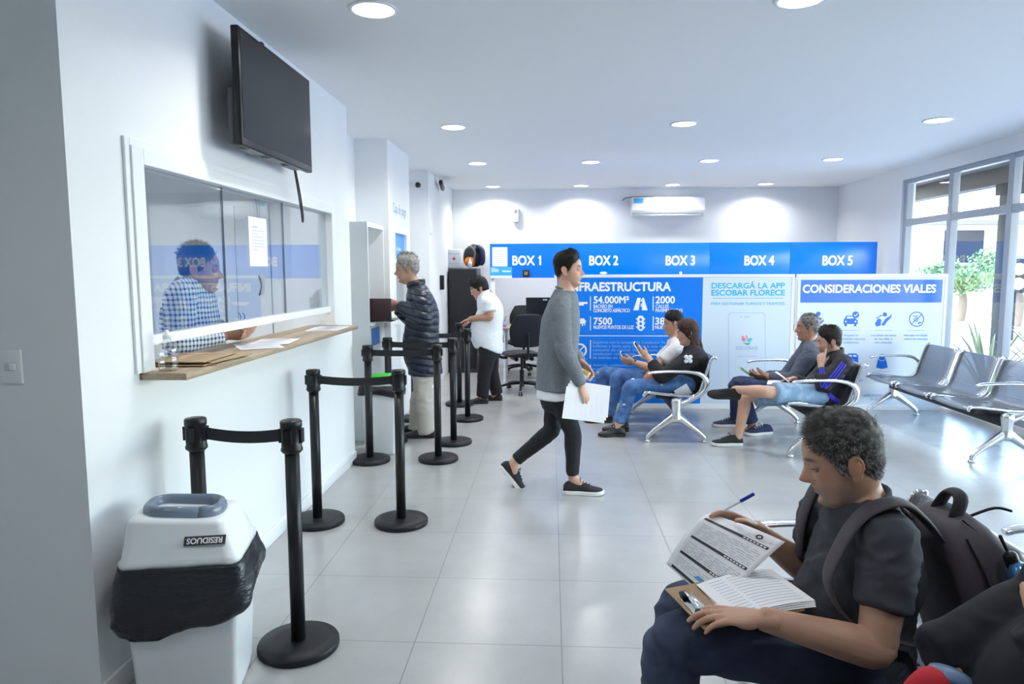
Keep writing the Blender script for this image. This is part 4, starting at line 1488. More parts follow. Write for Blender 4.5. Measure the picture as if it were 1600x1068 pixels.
def seat_shell(yc, w=0.50):
    P_ = catmull([np.array((x, 0, z_)) for x, z_ in SEAT_PROF], 4)
    s = [0.0]
    for a, b in zip(P_[:-1], P_[1:]):
        s.append(s[-1] + float(np.linalg.norm(b - a)))
    ny = 7
    me = bpy.data.meshes.new('seat_shell')
    V, F, UV = [], [], []
    for i, p in enumerate(P_):
        for j in range(ny):
            q = j / (ny - 1)
            dish = -0.010 * math.sin(PI * q)
            V.append((p[0] + (dish if p[2] > 0.47 else 0), yc + (q - 0.5) * w, p[2] + (dish if p[2] <= 0.47 else 0)))
            UV.append((q * w, s[i]))
    for i in range(len(P_) - 1):
        for j in range(ny - 1):
            F.append((i * ny + j, i * ny + j + 1, (i + 1) * ny + j + 1, (i + 1) * ny + j))
    return V, F, UV


def bench(n, label, loc, pitch=0.6, arms=(True, True)):
    t = thing('metal_bench', label, 'bench', (0, 0, 0), group='perforated steel waiting benches')
    half = n * pitch / 2
    # seats: shell plus chrome side rims, one mesh part each
    for k in range(n):
        yc = -half + pitch * (k + 0.5)
        V, F, UV = seat_shell(yc, pitch - 0.075)
        me = bpy.data.meshes.new('seat')
        me.from_pydata(V, [], F)
        uvl = me.uv_layers.new(name='UVMap')
        for lp in me.loops:
            uvl.data[lp.index].uv = UV[lp.vertex_index]
        me.materials.append(STEEL)
        me.polygons.foreach_set('use_smooth', [True] * len(F))
        o = bpy.data.objects.new('seat', me)
        COL.objects.link(o)
        o.parent = t
        sd = o.modifiers.new('thick', 'SOLIDIFY')
        sd.thickness = 0.003
        for s in (-1, 1):
            yy = yc + s * (pitch - 0.075) / 2
            MB().tube([(x, yy, z_ - 0.002) for x, z_ in SEAT_PROF], [(0.010, 0.014)] * len(SEAT_PROF), 8, 3, (0, 1, 0)).build('seat_rim', CHROME, o)
        for s in (-0.14, 0.14):
            MB().box((-0.10, yc + s - 0.02, 0.362), (0.16, yc + s + 0.02, 0.400)).build('seat_bracket', BEAM, o)
    MB().rbox((-0.045, -half + 0.02, 0.285), (0.045, half - 0.02, 0.362), 0.006).build('beam', BEAM, t)
    for s in (-1, 1):
        y = s * (half - 0.012)
        m = MB()
        m.tube([(0.0, y, 0.37), (0.0, y, 0.27), (0.0, y, 0.20)], [(0.040, 0.05), (0.036, 0.042), (0.04, 0.055)], 16, 4, (0, 1, 0))
        for q in (-1, 1):
            m.tube([(q * 0.0, y, 0.235), (q * 0.10, y, 0.165), (q * 0.20, y, 0.090), (q * 0.245, y, 0.045), (q * 0.25, y, 0.018)], [(0.032, 0.042), (0.026, 0.030), (0.021, 0.022), (0.019, 0.019), (0.017, 0.017)], 14, 5, (0, 1, 0))
            m.lathe([(0.002, 0.001), (0.027, 0.001), (0.027, 0.010), (0.016, 0.018), (0.002, 0.02)], (q * 0.25, y, 0), 18)
        m.build('leg', CASTALU, t)
        if arms[0 if s < 0 else 1]:
            m = MB()
            m.tube([(0.245, y, 0.606), (0.20, y, 0.618), (0.06, y, 0.626), (-0.10, y, 0.624), (-0.205, y, 0.600), (-0.255, y, 0.545), (-0.25, y, 0.475), (-0.19, y, 0.415), (-0.10, y, 0.365), (0.0, y, 0.33)],
                   [(0.020, 0.014), (0.024, 0.013), (0.024, 0.012), (0.024, 0.015), (0.022, 0.020), (0.021, 0.023), (0.021, 0.022), (0.02, 0.02), (0.022, 0.022), (0.03, 0.03)], 14, 6, (0, 1, 0))
            m.build('armrest', CASTALU, t)
    t.location = loc
    t.rotation_euler = (0, 0, PI)
    return t


bench(2, 'steel bench carrying the couple in front of the blue panel', (1.11, 6.72, 0), 0.62)
bench(2, 'steel bench carrying two seated men in front of the pale panels', (2.20, 6.30, 0), 0.66)
bench(3, 'empty three-seat steel bench along the window', (3.57, 6.46, 0), 0.615)
bench(3, 'nearest steel bench, under the man with the backpack', (0.945, 1.38, 0), 0.70)
bench(3, 'steel bench behind the man with the backpack, partly out of the frame', (1.82, 1.53, 0), 0.60)
# ------------------------------------------------------------------ people: skin, hair, clothing
def grab(me):
    n = len(me.vertices)
    v = np.empty(n * 3)
    me.vertices.foreach_get('co', v)
    return v.reshape(-1, 3)


def smooth_mesh(me, it, k=0.5):
    v = grab(me)
    e = np.empty(len(me.edges) * 2, int)
    me.edges.foreach_get('vertices', e)
    e = e.reshape(-1, 2)
    deg = np.bincount(e.ravel(), minlength=len(v)).astype(float)[:, None]
    for _ in range(it):
        s = np.zeros_like(v)
        np.add.at(s, e[:, 0], v[e[:, 1]])
        np.add.at(s, e[:, 1], v[e[:, 0]])
        v = v + k * (s / np.maximum(deg, 1) - v)
    me.vertices.foreach_set('co', v.ravel())
    me.update()


def fuse(mb, name, m, parent, voxel=0.006, smooth=2, folds=None, color=None, keep=None):
    """Melt overlapping shapes of mb into one continuous skin."""
    o = mb.build(name + '_raw', m, None)
    md = o.modifiers.new('melt', 'REMESH')
    md.mode = 'VOXEL'
    md.voxel_size = voxel
    dg = bpy.context.evaluated_depsgraph_get()
    me = bpy.data.meshes.new_from_object(o.evaluated_get(dg))
    old = o.data
    bpy.data.objects.remove(o)
    bpy.data.meshes.remove(old)
    smooth_mesh(me, smooth)
    v = grab(me)
    if folds:
        nr = np.empty(len(v) * 3)
        me.vertices.foreach_get('normal', nr)
        nr = nr.reshape(-1, 3)
        d = np.array([folds(Vector(p)) for p in v])
        v = v + nr * d[:, None]
    if keep:
        pass
    if color:
        a = me.color_attributes.new('Col', 'FLOAT_COLOR', 'POINT')
        nr = np.empty(len(v) * 3)
        me.vertices.foreach_get('normal', nr)
        c = color(v, nr.reshape(-1, 3))
        a.data.foreach_set('color', np.concatenate([c, np.ones((len(c), 1))], 1).ravel())
    po = np.array(parent_origin(parent))
    me.vertices.foreach_set('co', (v - po).ravel())
    me.materials.clear()
    me.materials.append(m)
    me.polygons.foreach_set('use_smooth', [True] * len(me.polygons))
    me.update()
    me.name = name
    o = bpy.data.objects.new(name, me)
    COL.objects.link(o)
    o.parent = parent
    return o


def wrinkle(amp, freq=9.0, zs=1.6, seed=0.0, spots=()):
    """Cloth folds: soft ridged noise, stronger near given joints."""
    off = Vector((seed, seed * 0.7, seed * 1.3))

    def f(p):
        q = Vector((p.x * freq, p.y * freq, p.z * freq * zs)) + off
        a = mnoise.noise(q)
        b = 1 - 2 * abs(mnoise.noise(q * 1.9 + Vector((3, 1, 2))))
        k = 0.45
        for c, r in spots:
            k += math.exp(-((p - c).length / r) ** 2)
        return amp * (0.55 * a + 0.5 * b) * min(k, 1.5)
    return f


# --- head ---------------------------------------------------------------
# columns: height z above the ear canal, front x, back x, half width
HEAD_T = np.array([
    (-0.125, 0.040, -0.052, 0.046), (-0.112, 0.062, -0.056, 0.040), (-0.100, 0.083, -0.060, 0.043), (-0.088, 0.091, -0.062, 0.049), (-0.074, 0.087, -0.066, 0.055),
    (-0.060, 0.088, -0.072, 0.060), (-0.045, 0.090, -0.079, 0.063), (-0.030, 0.089, -0.086, 0.066), (-0.012, 0.088, -0.092, 0.069), (0.004, 0.088, -0.096, 0.071),
    (0.020, 0.088, -0.099, 0.0725), (0.036, 0.093, -0.101, 0.074), (0.052, 0.094, -0.101, 0.0755), (0.068, 0.091, -0.099, 0.076), (0.084, 0.083, -0.094, 0.0735),
    (0.098, 0.070, -0.084, 0.067), (0.110, 0.053, -0.070, 0.056), (0.120, 0.032, -0.050, 0.041), (0.126, 0.012, -0.030, 0.026), (0.128, -0.004, -0.014, 0.010)])


def head_surface(z, th, nose=1.0, jaw=1.0, lips=1.0):
    """Point of the head at height z and angle th (0 = front), before ears."""
    F = np.interp(z, HEAD_T[:, 0], HEAD_T[:, 1])
    B = np.interp(z, HEAD_T[:, 0], HEAD_T[:, 2])
    Wd = np.interp(z, HEAD_T[:, 0], HEAD_T[:, 3])
    if z < -0.03:
        Wd *= jaw
    c, s = math.cos(th), math.sin(th)
    x0 = -0.012 if z > -0.07 else 0.0
    ex = 0.86 if c > 0 else 0.94
    x = x0 + ((F - x0) if c > 0 else (x0 - B)) * math.copysign(abs(c) ** ex, c)
    y = Wd * math.copysign(abs(s) ** 0.92, s)
    if c > 0:
        g = lambda a, b, w, h: math.exp(-((y - a) / w) ** 2 - ((z - b) / h) ** 2)
        # nose: bridge to tip
        if -0.045 < z < 0.04:
            if z > -0.017:
                u = (0.036 - z) / 0.053
                h = (0.004 + 0.028 * max(0, u) ** 1.25) * nose
            else:
                h = 0.032 * nose * max(0.0, 1 - ((-0.017 - z) / 0.016) ** 1.5)
            wd = 0.0075 + 0.0075 * max(0, min(1, (0.03 - z) / 0.045))
            x += h * math.exp(-(abs(y) / wd) ** 2.2)
            x += 0.010 * nose * (g(0.0135, -0.022, 0.007, 0.009) + g(-0.0135, -0.022, 0.007, 0.009))
        # lips, chin, brow, cheeks, sockets
        x += lips * 0.0075 * math.exp(-(y / 0.021) ** 2) * (math.exp(-((z + 0.0435) / 0.0055) ** 2) + 1.05 * math.exp(-((z + 0.0565) / 0.006) ** 2))
        x -= 0.003 * math.exp(-(y / 0.022) ** 2 - ((z + 0.050) / 0.0025) ** 2)
        x -= 0.004 * math.exp(-(y / 0.025) ** 2 - ((z + 0.071) / 0.007) ** 2)
        x += 0.004 * math.exp(-(y / 0.020) ** 2 - ((z + 0.090) / 0.011) ** 2)
        for sg in (-1, 1):
            x -= 0.0125 * g(sg * 0.033, 0.017, 0.016, 0.0115)
            x += 0.0045 * g(sg * 0.030, 0.036, 0.020, 0.008)
            x += 0.004 * g(sg * 0.048, -0.012, 0.016, 0.014)
            x -= 0.004 * g(sg * 0.045, -0.05, 0.015, 0.02)
    return Vector((x, y, z))


class Head:
    def __init__(s, c, fwd, up, k=1.0, nose=1.0, jaw=1.0, lips=1.0):
        fwd, up = Vector(fwd).normalized(), Vector(up)
        left = up.cross(fwd).normalized()
        up = fwd.cross(left)
        s.c, s.f, s.l, s.u, s.k = Vector(c), fwd, left, up, k
        s.nose, s.jaw, s.lips = nose, jaw, lips
        s.R = np.array([fwd, left, up])

    def w(s, p):
        return s.c + (s.f * p[0] + s.l * p[1] + s.u * p[2]) * s.k

    def local(s, V):
        return (np.asarray(V) - np.array(s.c)) @ s.R.T / s.k

    def surf(s, z, th, off=0.0):
        p = head_surface(z, th, s.nose, s.jaw, s.lips)
        if off:
            e = 0.01
            a = head_surface(z, th + e, s.nose, s.jaw, s.lips) - p
            b = head_surface(min(z + 0.002, 0.1275), th, s.nose, s.jaw, s.lips) - head_surface(max(z - 0.002, -0.124), th, s.nose, s.jaw, s.lips)
            n = a.cross(b)
            if n.length < 1e-9:
                n = Vector((0, 0, 1))
            n.normalize()
            if n.dot(p - Vector((-0.01, 0, 0.02))) < 0:
                n = -n
            p = p + n * off
        return p

    def skull(s, mb, nt=72, nz=96):
        zs = [-0.125 + 0.2532 * (1 - math.cos(PI * min(1, i / nz) * 0.5 + 0)) if False else None for i in range(2)]
        zz = list(np.linspace(-0.125, 0.1, int(nz * 0.8))) + list(0.1 + 0.028 * np.sin(np.linspace(0.05, PI / 2, int(nz * 0.2))))
        R = [[s.w(s.surf(z, 2 * PI * k / nt)) for k in range(nt)] for z in zz]
        mb.rings(R)
        # ears
        for sg in (-1, 1):
            def e(x, y, z):
                return s.w((x - 0.012, sg * (0.072 + y), z + 0.002))
            tilt = 0.22
            pts = []
            for k in range(11):
                a = -0.75 * PI + 1.62 * PI * k / 10
                ex, ez = -0.017 * math.cos(a) * 1.0, 0.030 * math.sin(a) * 1.05
                if ez < 0:
                    ex *= 0.75
                ex = -ex
                pts.append(e(-ex * 1.0 - ez * tilt - 0.006, 0.010 + 0.008 * max(0, ex / 0.017), ez))
            mb.tube(pts, [0.0042] * len(pts), 8, 3)
            a, b, c = s.w((0, 0, 0)), None, None
            Me = Matrix((s.f, Vector(s.l) * sg, s.u)).transposed()
            mb.ball(e(-0.005, 0.006, 0.0), (0.018 * s.k, 0.008 * s.k, 0.031 * s.k), 12, 8, Me)
            mb.ball(e(0.001, 0.006, -0.028), (0.008 * s.k, 0.006 * s.k, 0.010 * s.k), 10, 8, Me)
            mb.ball(e(0.006, 0.004, -0.004), (0.006 * s.k, 0.006 * s.k, 0.009 * s.k), 10, 8, Me)

    def eyes(s, parent, iris=(0.05, 0.03, 0.02), open_=0.5, skin=None):
        em = mat('eye_white', (0.50, 0.48, 0.46), 0.2)
        im = mat('iris_%d' % int(iris[0] * 1000), iris, 0.12)
        lash = mat('lash', (0.015, 0.01, 0.008), 0.7)
        for sg in (-1, 1):
            c = Vector((0.0722, sg * 0.032, 0.017))
            m = MB().use(em)
            Mh = Matrix((s.f, s.l, s.u)).transposed()
            m.ball(s.w(c), 0.0118 * s.k, 16, 12)
            d = Vector((1, sg * 0.06, -0.18 if open_ < 0.5 else -0.02)).normalized()
            m.use(im).ball(s.w(c + d * 0.0078), 0.0056 * s.k, 12, 8)
            # lids
            m.use(skin)
            for top in (1, 0):
                rings = []
                a0 = (0.9 - 1.15 * (1 - open_)) if top else -0.45 + 0.15 * (1 - open_)
                a1 = 2.2 if top else -1.9
                for i in range(7):
                    el = a0 + (a1 - a0) * i / 6 if top else a0 + (a1 - a0) * i / 6
                    row = []
                    for j in range(11):
                        az = -1.35 + 2.7 * j / 10
                        q = Vector((math.cos(el) * math.cos(az), math.sin(az) * 1.0, math.sin(el) * math.cos(az)))
                        row.append(s.w(c + q * (0.0131 + 0.0004 * i)))
                    rings.append(row)
                m.rings(rings, cap=False, closed=False)
                if top:
                    m.use(lash).tube([p + Vector(s.f) * 0.0006 for p in rings[0]], 0.0008 * s.k, 5, 1, cap=False).use(skin)
            m.build('eye', None, parent)

    def hair(s, parent, m, line, top=0.018, side=0.008, n=2500, length=0.022, width=0.0011, comb=(0.35, 0.25), seed=1, cap=True, spike=0.0, part=None, back=None):
        """Cap following the scalp above the hairline 'line' (height by angle in degrees), plus strands."""
        q = random.Random(seed)
        ang = [0, 25, 45, 62, 74, 84, 92, 104, 125, 150, 180]

        def zl(th):
            a = abs(((math.degrees(th) + 180) % 360) - 180)
            return float(np.interp(a, ang, line))

        def thick(z, th):
            t = (z - zl(th)) / 0.045
            if t <= 0:
                return -0.004
            t = min(1, t)
            up = min(1, max(0, (z - 0.035) / 0.07))
            fr = max(0, math.cos(th))
            bk = max(0, -math.cos(th))
            base = side + (top - side) * up + (spike * fr * up)
            if back:
                base += back * bk * (1 - up)
            return -0.003 + (base + 0.003) * (t * t * (3 - 2 * t)) ** 0.7
        mb = MB()
        nt = 80
        zz = list(np.linspace(-0.085, 0.1, 60)) + list(0.1 + 0.028 * np.sin(np.linspace(0.06, PI / 2, 16)))
        R = []
        for z in zz:
            row = []
            for k in range(nt):
                th = 2 * PI * k / nt
                t = thick(z, th)
                p = Vector((math.cos(th), math.sin(th), z * 14))
                t2 = t * (1 + 0.22 * mnoise.noise(Vector((p.x * 4, p.y * 4, z * 45 + seed))) + 0.15 * mnoise.noise(Vector((p.x * 11, p.y * 11, z * 110 + seed)))) if t > 0 else t
                row.append(s.w(s.surf(z, th, t2)))
            R.append(row)
        mb.rings(R)
        for i in range(n):
            th = q.uniform(-PI, PI)
            z = 0.099 + 0.0288 * math.sqrt(1 - q.random()) if q.random() < 0.40 else q.uniform(-0.06, 0.102)
            if z < zl(th) + 0.001:
                continue
            t = thick(z, th)
            r0 = s.surf(z, th, max(0.0, t - 0.004))
            r1 = s.surf(z, th, max(0.0, t) + 0.004)
            nrm = (r1 - r0)
            if nrm.length < 1e-6:
                continue
            nrm.normalize()
            up = min(1, max(0, (z - 0.03) / 0.07))
            L = length * (0.45 + 0.75 * up) * q.uniform(0.6, 1.25)
            d = nrm * 0.30 + Vector((comb[0] * up - 0.25 * (1 - up), 0, comb[1] * up - 0.85 * (1 - up))) + Vector((q.gauss(0, 0.22), q.gauss(0, 0.22), q.gauss(0, 0.22)))
            d.normalize()
            a = d.cross(nrm)
            if a.length < 1e-5:
                continue
            a.normalize()
            wd = width * q.uniform(0.6, 1.3)
            p0, p1 = r0, r0 + d * L * 0.55 + nrm * L * 0.1
            p2 = r0 + d * L - nrm * L * 0.05
            mb.add([s.w(p) for p in (p0 - a * wd, p0 + a * wd, p1 + a * wd * 0.8, p1 - a * wd * 0.8, p2)], [(0, 1, 2, 3), (3, 2, 4)], True)
        return mb.build('hair', m, parent)


def skin_color(head, tone, stubble=0.0, beard_dark=(0.10, 0.08, 0.07), brow=(0.04, 0.03, 0.025), scalp=None, scalp_col=None, lip=(0.42, 0.16, 0.13), red=0.12):
    tone = np.array(tone)

    def f(V, N):
        P_ = head.local(V)
        x, y, z = P_[:, 0], P_[:, 1], P_[:, 2]
        c = np.tile(tone, (len(V), 1))
        nz = np.array([mnoise.noise(Vector(p) * 22) for p in V])[:, None]
        c = c * (1 + 0.07 * nz)
        inh = (np.abs(x) < 0.14) & (np.abs(y) < 0.10) & (z > -0.13) & (z < 0.14)

        def mixm(w, col):
            nonlocal c
            w = np.clip(w * inh, 0, 1)[:, None]
            c = c * (1 - w) + np.array(col) * w
        ay = np.abs(y)
        ruddy = tone * np.array([1.05, 0.78, 0.72])
        mixm(0.5 * np.exp(-((ay - 0.045) / 0.02) ** 2 - ((z + 0.014) / 0.02) ** 2) * (x > 0.03), ruddy)
        mixm(0.6 * np.exp(-(ay / 0.016) ** 2 - ((z + 0.016) / 0.014) ** 2) * (x > 0.09), ruddy)
        mixm(0.6 * (ay > 0.074), ruddy)
        if stubble:
            jawm = 1 / (1 + np.exp((z + 0.034 - 0.030 * np.clip((0.045 - x) / 0.05, 0, 1) + 0.004 * nz[:, 0]) / 0.008))
            low = np.clip((z + 0.118) / 0.02, 0, 1)
            w = stubble * (0.8 + 0.35 * nz[:, 0]) * jawm * low / (1 + np.exp(-(x + 0.012) / 0.006)) * np.clip((0.085 - np.abs(z + 0.06)) / 0.03, 0, 1)
            side = stubble * 0.9 * np.exp(-((x - 0.018) / 0.012) ** 2) * (z > -0.05) * (z < 0.02) * (ay > 0.05)
            mous = stubble * np.exp(-(ay / 0.026) ** 4 - ((z + 0.036) / 0.006) ** 2) * (x > 0.05)
            mixm(np.maximum(np.maximum(w, side), mous), beard_dark)
        mixm(0.75 * np.exp(-(ay / 0.020) ** 4 - ((z + 0.050) / 0.0085) ** 2) * (x > 0.07), lip)
        mixm(0.7 * np.exp(-(ay / 0.022) ** 4 - ((z + 0.050) / 0.0018) ** 2) * (x > 0.07), (0.12, 0.04, 0.04))
        arch = 0.037 + 0.004 * np.cos((ay - 0.035) / 0.02)
        mixm(0.95 * np.exp(-((ay - 0.033) / 0.019) ** 4 - ((z - arch) / 0.0052) ** 2) * (x > 0.04), brow)
        mixm(0.35 * np.exp(-((ay - 0.033) / 0.017) ** 2 - ((z - 0.008) / 0.006) ** 2) * (x > 0.04), tone * np.array([0.62, 0.5, 0.5]))
        mixm(0.85 * np.exp(-((ay - 0.008) / 0.0035) ** 2 - ((z + 0.0295) / 0.0028) ** 2) * (x > 0.09), (0.10, 0.04, 0.03))
        if scalp:
            a = np.degrees(np.abs(np.arctan2(y, x + 0.012)))
            zl = np.interp(a, [0, 25, 45, 62, 74, 84, 92, 104, 125, 150, 180], scalp)
            mixm(np.clip((z - zl + 0.002) / 0.008, 0, 1) * (ay < 0.0795), scalp_col)
        return c
    return f


def skin_mat(name):
    if name in MATS:
        return MATS[name]
    m = mat(name, (0.5, 0.3, 0.2), 0.48, attr=True, bump=(420, 0.12, 0.001))
    t = NT(m)
    t.b.inputs['Subsurface Weight'].default_value = 0.12
    t.b.inputs['Subsurface Radius'].default_value = (0.8, 0.3, 0.2)
    t.b.inputs['Subsurface Scale'].default_value = 0.012
    return m


SKIN = skin_mat('skin')


# --- hands --------------------------------------------------------------
def hand(mb, wrist, fdir, pnorm, thumb_side, curl=(0.4, 0.45, 0.5, 0.55), thumb=(0.5, 0.3), k=1.0, spread=0.10, fw=1.0):
    """Palm with five jointed fingers. fdir: finger direction, pnorm: out of the palm, thumb_side: towards the thumb."""
    wrist, F, N = Vector(wrist), Vector(fdir).normalized(), Vector(pnorm).normalized()
    N = (N - F * N.dot(F)).normalized()
    T = F.cross(N)
    if T.dot(Vector(thumb_side)) < 0:
        T = -T
    W_ = lambda f, t, n: wrist + (F * f + T * t + N * n) * k
    mb.tube([W_(-0.03, 0, 0), W_(0.0, 0, 0), W_(0.03, 0.002, 0.001), W_(0.062, 0.0, 0.0), W_(0.088, 0.0, 0.0)], [(0.029 * k, 0.021 * k), (0.029 * k, 0.020 * k), (0.037 * k, 0.0175 * k), (0.041 * k, 0.0145 * k), (0.038 * k, 0.0115 * k)], 18, 4, T)
    mb.ball(W_(0.035, 0.022, 0.008), (0.024 * k, 0.018 * k, 0.016 * k), 12, 8, Matrix((F, T, N)).transposed())
    mb.ball(W_(0.040, -0.024, 0.006), (0.030 * k, 0.013 * k, 0.013 * k), 12, 8, Matrix((F, T, N)).transposed())
    tips = []
    spec = [(0.028, 0.086, (0.044, 0.026, 0.022), 0.0092), (0.0095, 0.092, (0.049, 0.030, 0.023), 0.0094), (-0.0095, 0.088, (0.045, 0.028, 0.022), 0.0089), (-0.0275, 0.078, (0.035, 0.021, 0.019), 0.0078)]
    for i, (t0, f0, segs, r) in enumerate(spec):
        c = curl[i] if not isinstance(curl[i], (tuple, list)) else None
        cs = (c * 0.8, c * 1.0, c * 0.65) if c is not None else curl[i]
        sp = (1.5 - i) * spread * 0.7
        p = W_(f0, t0, 0.0)
        d0 = (F * math.cos(sp) + T * math.sin(sp)).normalized()
        pts = [W_(f0 - 0.03, t0 * 0.9, 0.0), p]
        a = 0
        for L, q in zip(segs, cs):
            a += q
            d = d0 * math.cos(a) + N * math.sin(a)
            p = p + d * L * k
            pts.append(p)
        rr = r * k * fw
        mb.tube(pts, [(rr * 1.0, rr * 1.0), (rr * 1.1, rr * 1.08), (rr * 1.02, rr * 1.0), (rr * 0.95, rr * 0.92), (rr * 0.72, rr * 0.66)], 12, 3, T)
        tips.append(pts[-1])
    sp, cu = thumb
    p0 = W_(0.014, 0.020, 0.006)
    d = (F * math.cos(sp + 0.35) + T * math.sin(sp + 0.35) + N * 0.25).normalized()
    p1 = p0 + d * 0.040 * k
    d2 = (d * math.cos(cu) + (F * 0.6 + N * 0.8).normalized() * math.sin(cu)).normalized()
    p2 = p1 + d2 * 0.032 * k
    d3 = (d2 * math.cos(cu) + (F * 0.6 + N * 0.8).normalized() * math.sin(cu)).normalized()
    p3 = p2 + d3 * 0.024 * k
    mb.tube([p0, p1, p2, p3], [(0.014 * k, 0.013 * k), (0.0118 * k, 0.011 * k), (0.0105 * k, 0.0098 * k), (0.0080 * k, 0.007 * k)], 12, 4, N)
    tips.append(p3)
    return tips


# --- body ---------------------------------------------------------------
def torso_path(J, fat=1.0, belly=0.0, grow=0.0, top=True):
    """Stations of the trunk between pelvis and neck. J: pelvis, waist, chest, neck, left (unit, towards the left shoulder)."""
    pe, wa, ch, ne = (Vector(J[k]) for k in ('pelvis', 'waist', 'chest', 'neck'))
    up = (ne - ch).normalized()
    f = fat
    sh = ch + (ne - ch) * 0.62
    fw = Vector(J['left']).cross((ch - pe).normalized()) * 1.0
    fw = fw.normalized()
    g = grow
    pts = [pe - (wa - pe).normalized() * J.get('drop', 0.09), pe, pe + (wa - pe) * 0.5 + fw * belly * 0.4, wa + fw * belly * 0.5, wa + (ch - wa) * 0.5 + fw * belly * 0.2, ch, sh, ne - (ne - ch) * 0.12 if not grow else ne + (ne - ch).normalized() * 0.012]
    rad = [(0.150 * f + g, 0.115 * f + g), (0.168 * f + g, 0.125 * f + g), (0.160 * f + g, 0.122 * f + g + belly * 0.4), (0.150 * f + g, 0.115 * f + g + belly * 0.5), (0.158 * f + g, 0.116 * f + g + belly * 0.2), (0.166 * f + g, 0.118 * f + g), (0.142 * f + g, 0.088 * f + g), (0.068 + g * 0.6, 0.062 + g * 0.6)]
    return pts, rad


def build_skin(parent, J, H, tone_fn, k=1.0, fat=1.0, voxel=0.0045, belly=0.0, legs=True, slim=0.86, hands_=None, arm_k=1.0, leg_k=0.78):
    mb = MB()
    H.skull(mb)
    ne = Vector(J['neck'])
    jaw = H.w((-0.012, 0, -0.06))
    mid = ne.lerp(jaw, 0.5)
    mb.tube([ne - (jaw - ne).normalized() * 0.06, ne, mid, jaw, H.w((-0.02, 0, -0.01))], [(0.070 * k, 0.064 * k), (0.062 * k, 0.060 * k), (0.057 * k, 0.058 * k), (0.056 * k, 0.058 * k), (0.05 * k, 0.055 * k)], 24, 4, J['left'])
    pts, rad = torso_path(J, fat * slim, belly * 0.9)
    mb.tube(pts, rad, 28, 4, J['left'])
    for s in ('L', 'R'):
        sh, el, wr = Vector(J['sh' + s]), Vector(J['el' + s]), Vector(J['wr' + s])
        mb.tube([ne + (sh - ne) * 0.15, ne.lerp(sh, 0.55), sh], [0.050 * k, 0.052 * k, 0.050 * k], 16, 3)
        a = arm_k * k
        d = (wr - el)
        mb.tube([ne.lerp(sh, 0.8), sh, sh.lerp(el, 0.35), sh.lerp(el, 0.8), el, el + d * 0.22, el + d * 0.6, wr], [(0.052 * a, 0.05 * a), (0.054 * a, 0.054 * a), (0.051 * a, 0.052 * a), (0.043 * a, 0.044 * a), (0.041 * a, 0.043 * a), (0.044 * a, 0.043 * a), (0.036 * a, 0.035 * a), (0.0285 * a, 0.022 * a)], 18, 4, J.get('ref' + s, (0, 0, 1)))
    if legs:
        for s in ('L', 'R'):
            hp, kn, an = Vector(J['hip' + s]), Vector(J['kn' + s]), Vector(J['an' + s])
            mb.tube([hp, hp.lerp(kn, 0.3), hp.lerp(kn, 0.75), kn, kn.lerp(an, 0.25), kn.lerp(an, 0.7), an], [q * leg_k for q in (0.080 * fat, 0.078 * fat, 0.060, 0.054, 0.056, 0.040)] + [0.033], 18, 4)
            toe = Vector(J['toe' + s])
            mb.tube([an + Vector((0, 0, 0)), an.lerp(toe, 0.4) - Vector((0, 0, 0.028)), an.lerp(toe, 0.8) - Vector((0, 0, 0.03))], [0.034, 0.030, 0.024], 12, 4)
    tips = {}
    for s in ('L', 'R'):
        if hands_ and s in hands_:
            tips[s] = hand(mb, J['wr' + s], **{**dict(k=0.97 * k), **hands_[s]})
    o = fuse(mb, 'body', SKIN, parent, voxel, 2, color=tone_fn)
    return o, tips


def top_garment(parent, name, m, J, fat=1.0, belly=0.0, grow=0.014, sleeve='long', sl=None, hem=0.10, voxel=0.009, amp=0.006, collar=None, k=1.0, seed=0.0, cuffs=None, slv=0.014, freq=9, shoulder=0.0, smooth=3):
    mb = MB()
    pts, rad = torso_path(J, fat, belly, grow)
    pe, wa = Vector(J['pelvis']), Vector(J['waist'])
    dn = (pe - wa).normalized()
    pts[0] = pe + dn * hem
    rad[0] = (rad[1][0] + 0.004, rad[1][1] + 0.004)
    mb.tube(pts, rad, 32, 4, J['left'], capk=0.1)
    ne = Vector(J['neck'])
    spots = [(wa, 0.12)]
    for s in ('L', 'R'):
        sh, el, wr = Vector(J['sh' + s]), Vector(J['el' + s]), Vector(J['wr' + s])
        a = k
        g = slv
        mb.tube([ne + (sh - ne) * 0.25 - Vector((0, 0, 0.01)), ne.lerp(sh, 0.6), sh], [(0.045 + g), (0.052 + g + shoulder), (0.053 + g + shoulder)], 18, 3)
        if sleeve == 'long':
            d = wr - el
            st = [ne.lerp(sh, 0.75), sh, sh.lerp(el, 0.4), sh.lerp(el, 0.85), el, el + d * 0.3, el + d * 0.7, wr - d.normalized() * (sl or 0.03)]
            rr = [0.056 + g, 0.058 + g, 0.054 + g, 0.047 + g, 0.047 + g, 0.045 + g, 0.037 + g, 0.030 + g * 0.9]
            mb.tube(st, [r * a for r in rr], 20, 4, capk=0.15)
            spots += [(el, 0.10), (sh.lerp(el, 0.1), 0.09), (wr - d * 0.1, 0.06)]
        elif sleeve == 'short':
            e = sh.lerp(el, sl or 0.62)
            mb.tube([ne.lerp(sh, 0.75), sh, sh.lerp(e, 0.5), e], [(0.056 + g) * a, (0.059 + g) * a, (0.058 + g) * a, (0.057 + g * 1.15) * a], 20, 4, capk=0.15)
            spots += [(sh.lerp(el, 0.1), 0.09)]
    o = fuse(mb, name, m, parent, voxel, smooth, folds=wrinkle(amp, freq, 1.7, seed, spots))
    return o


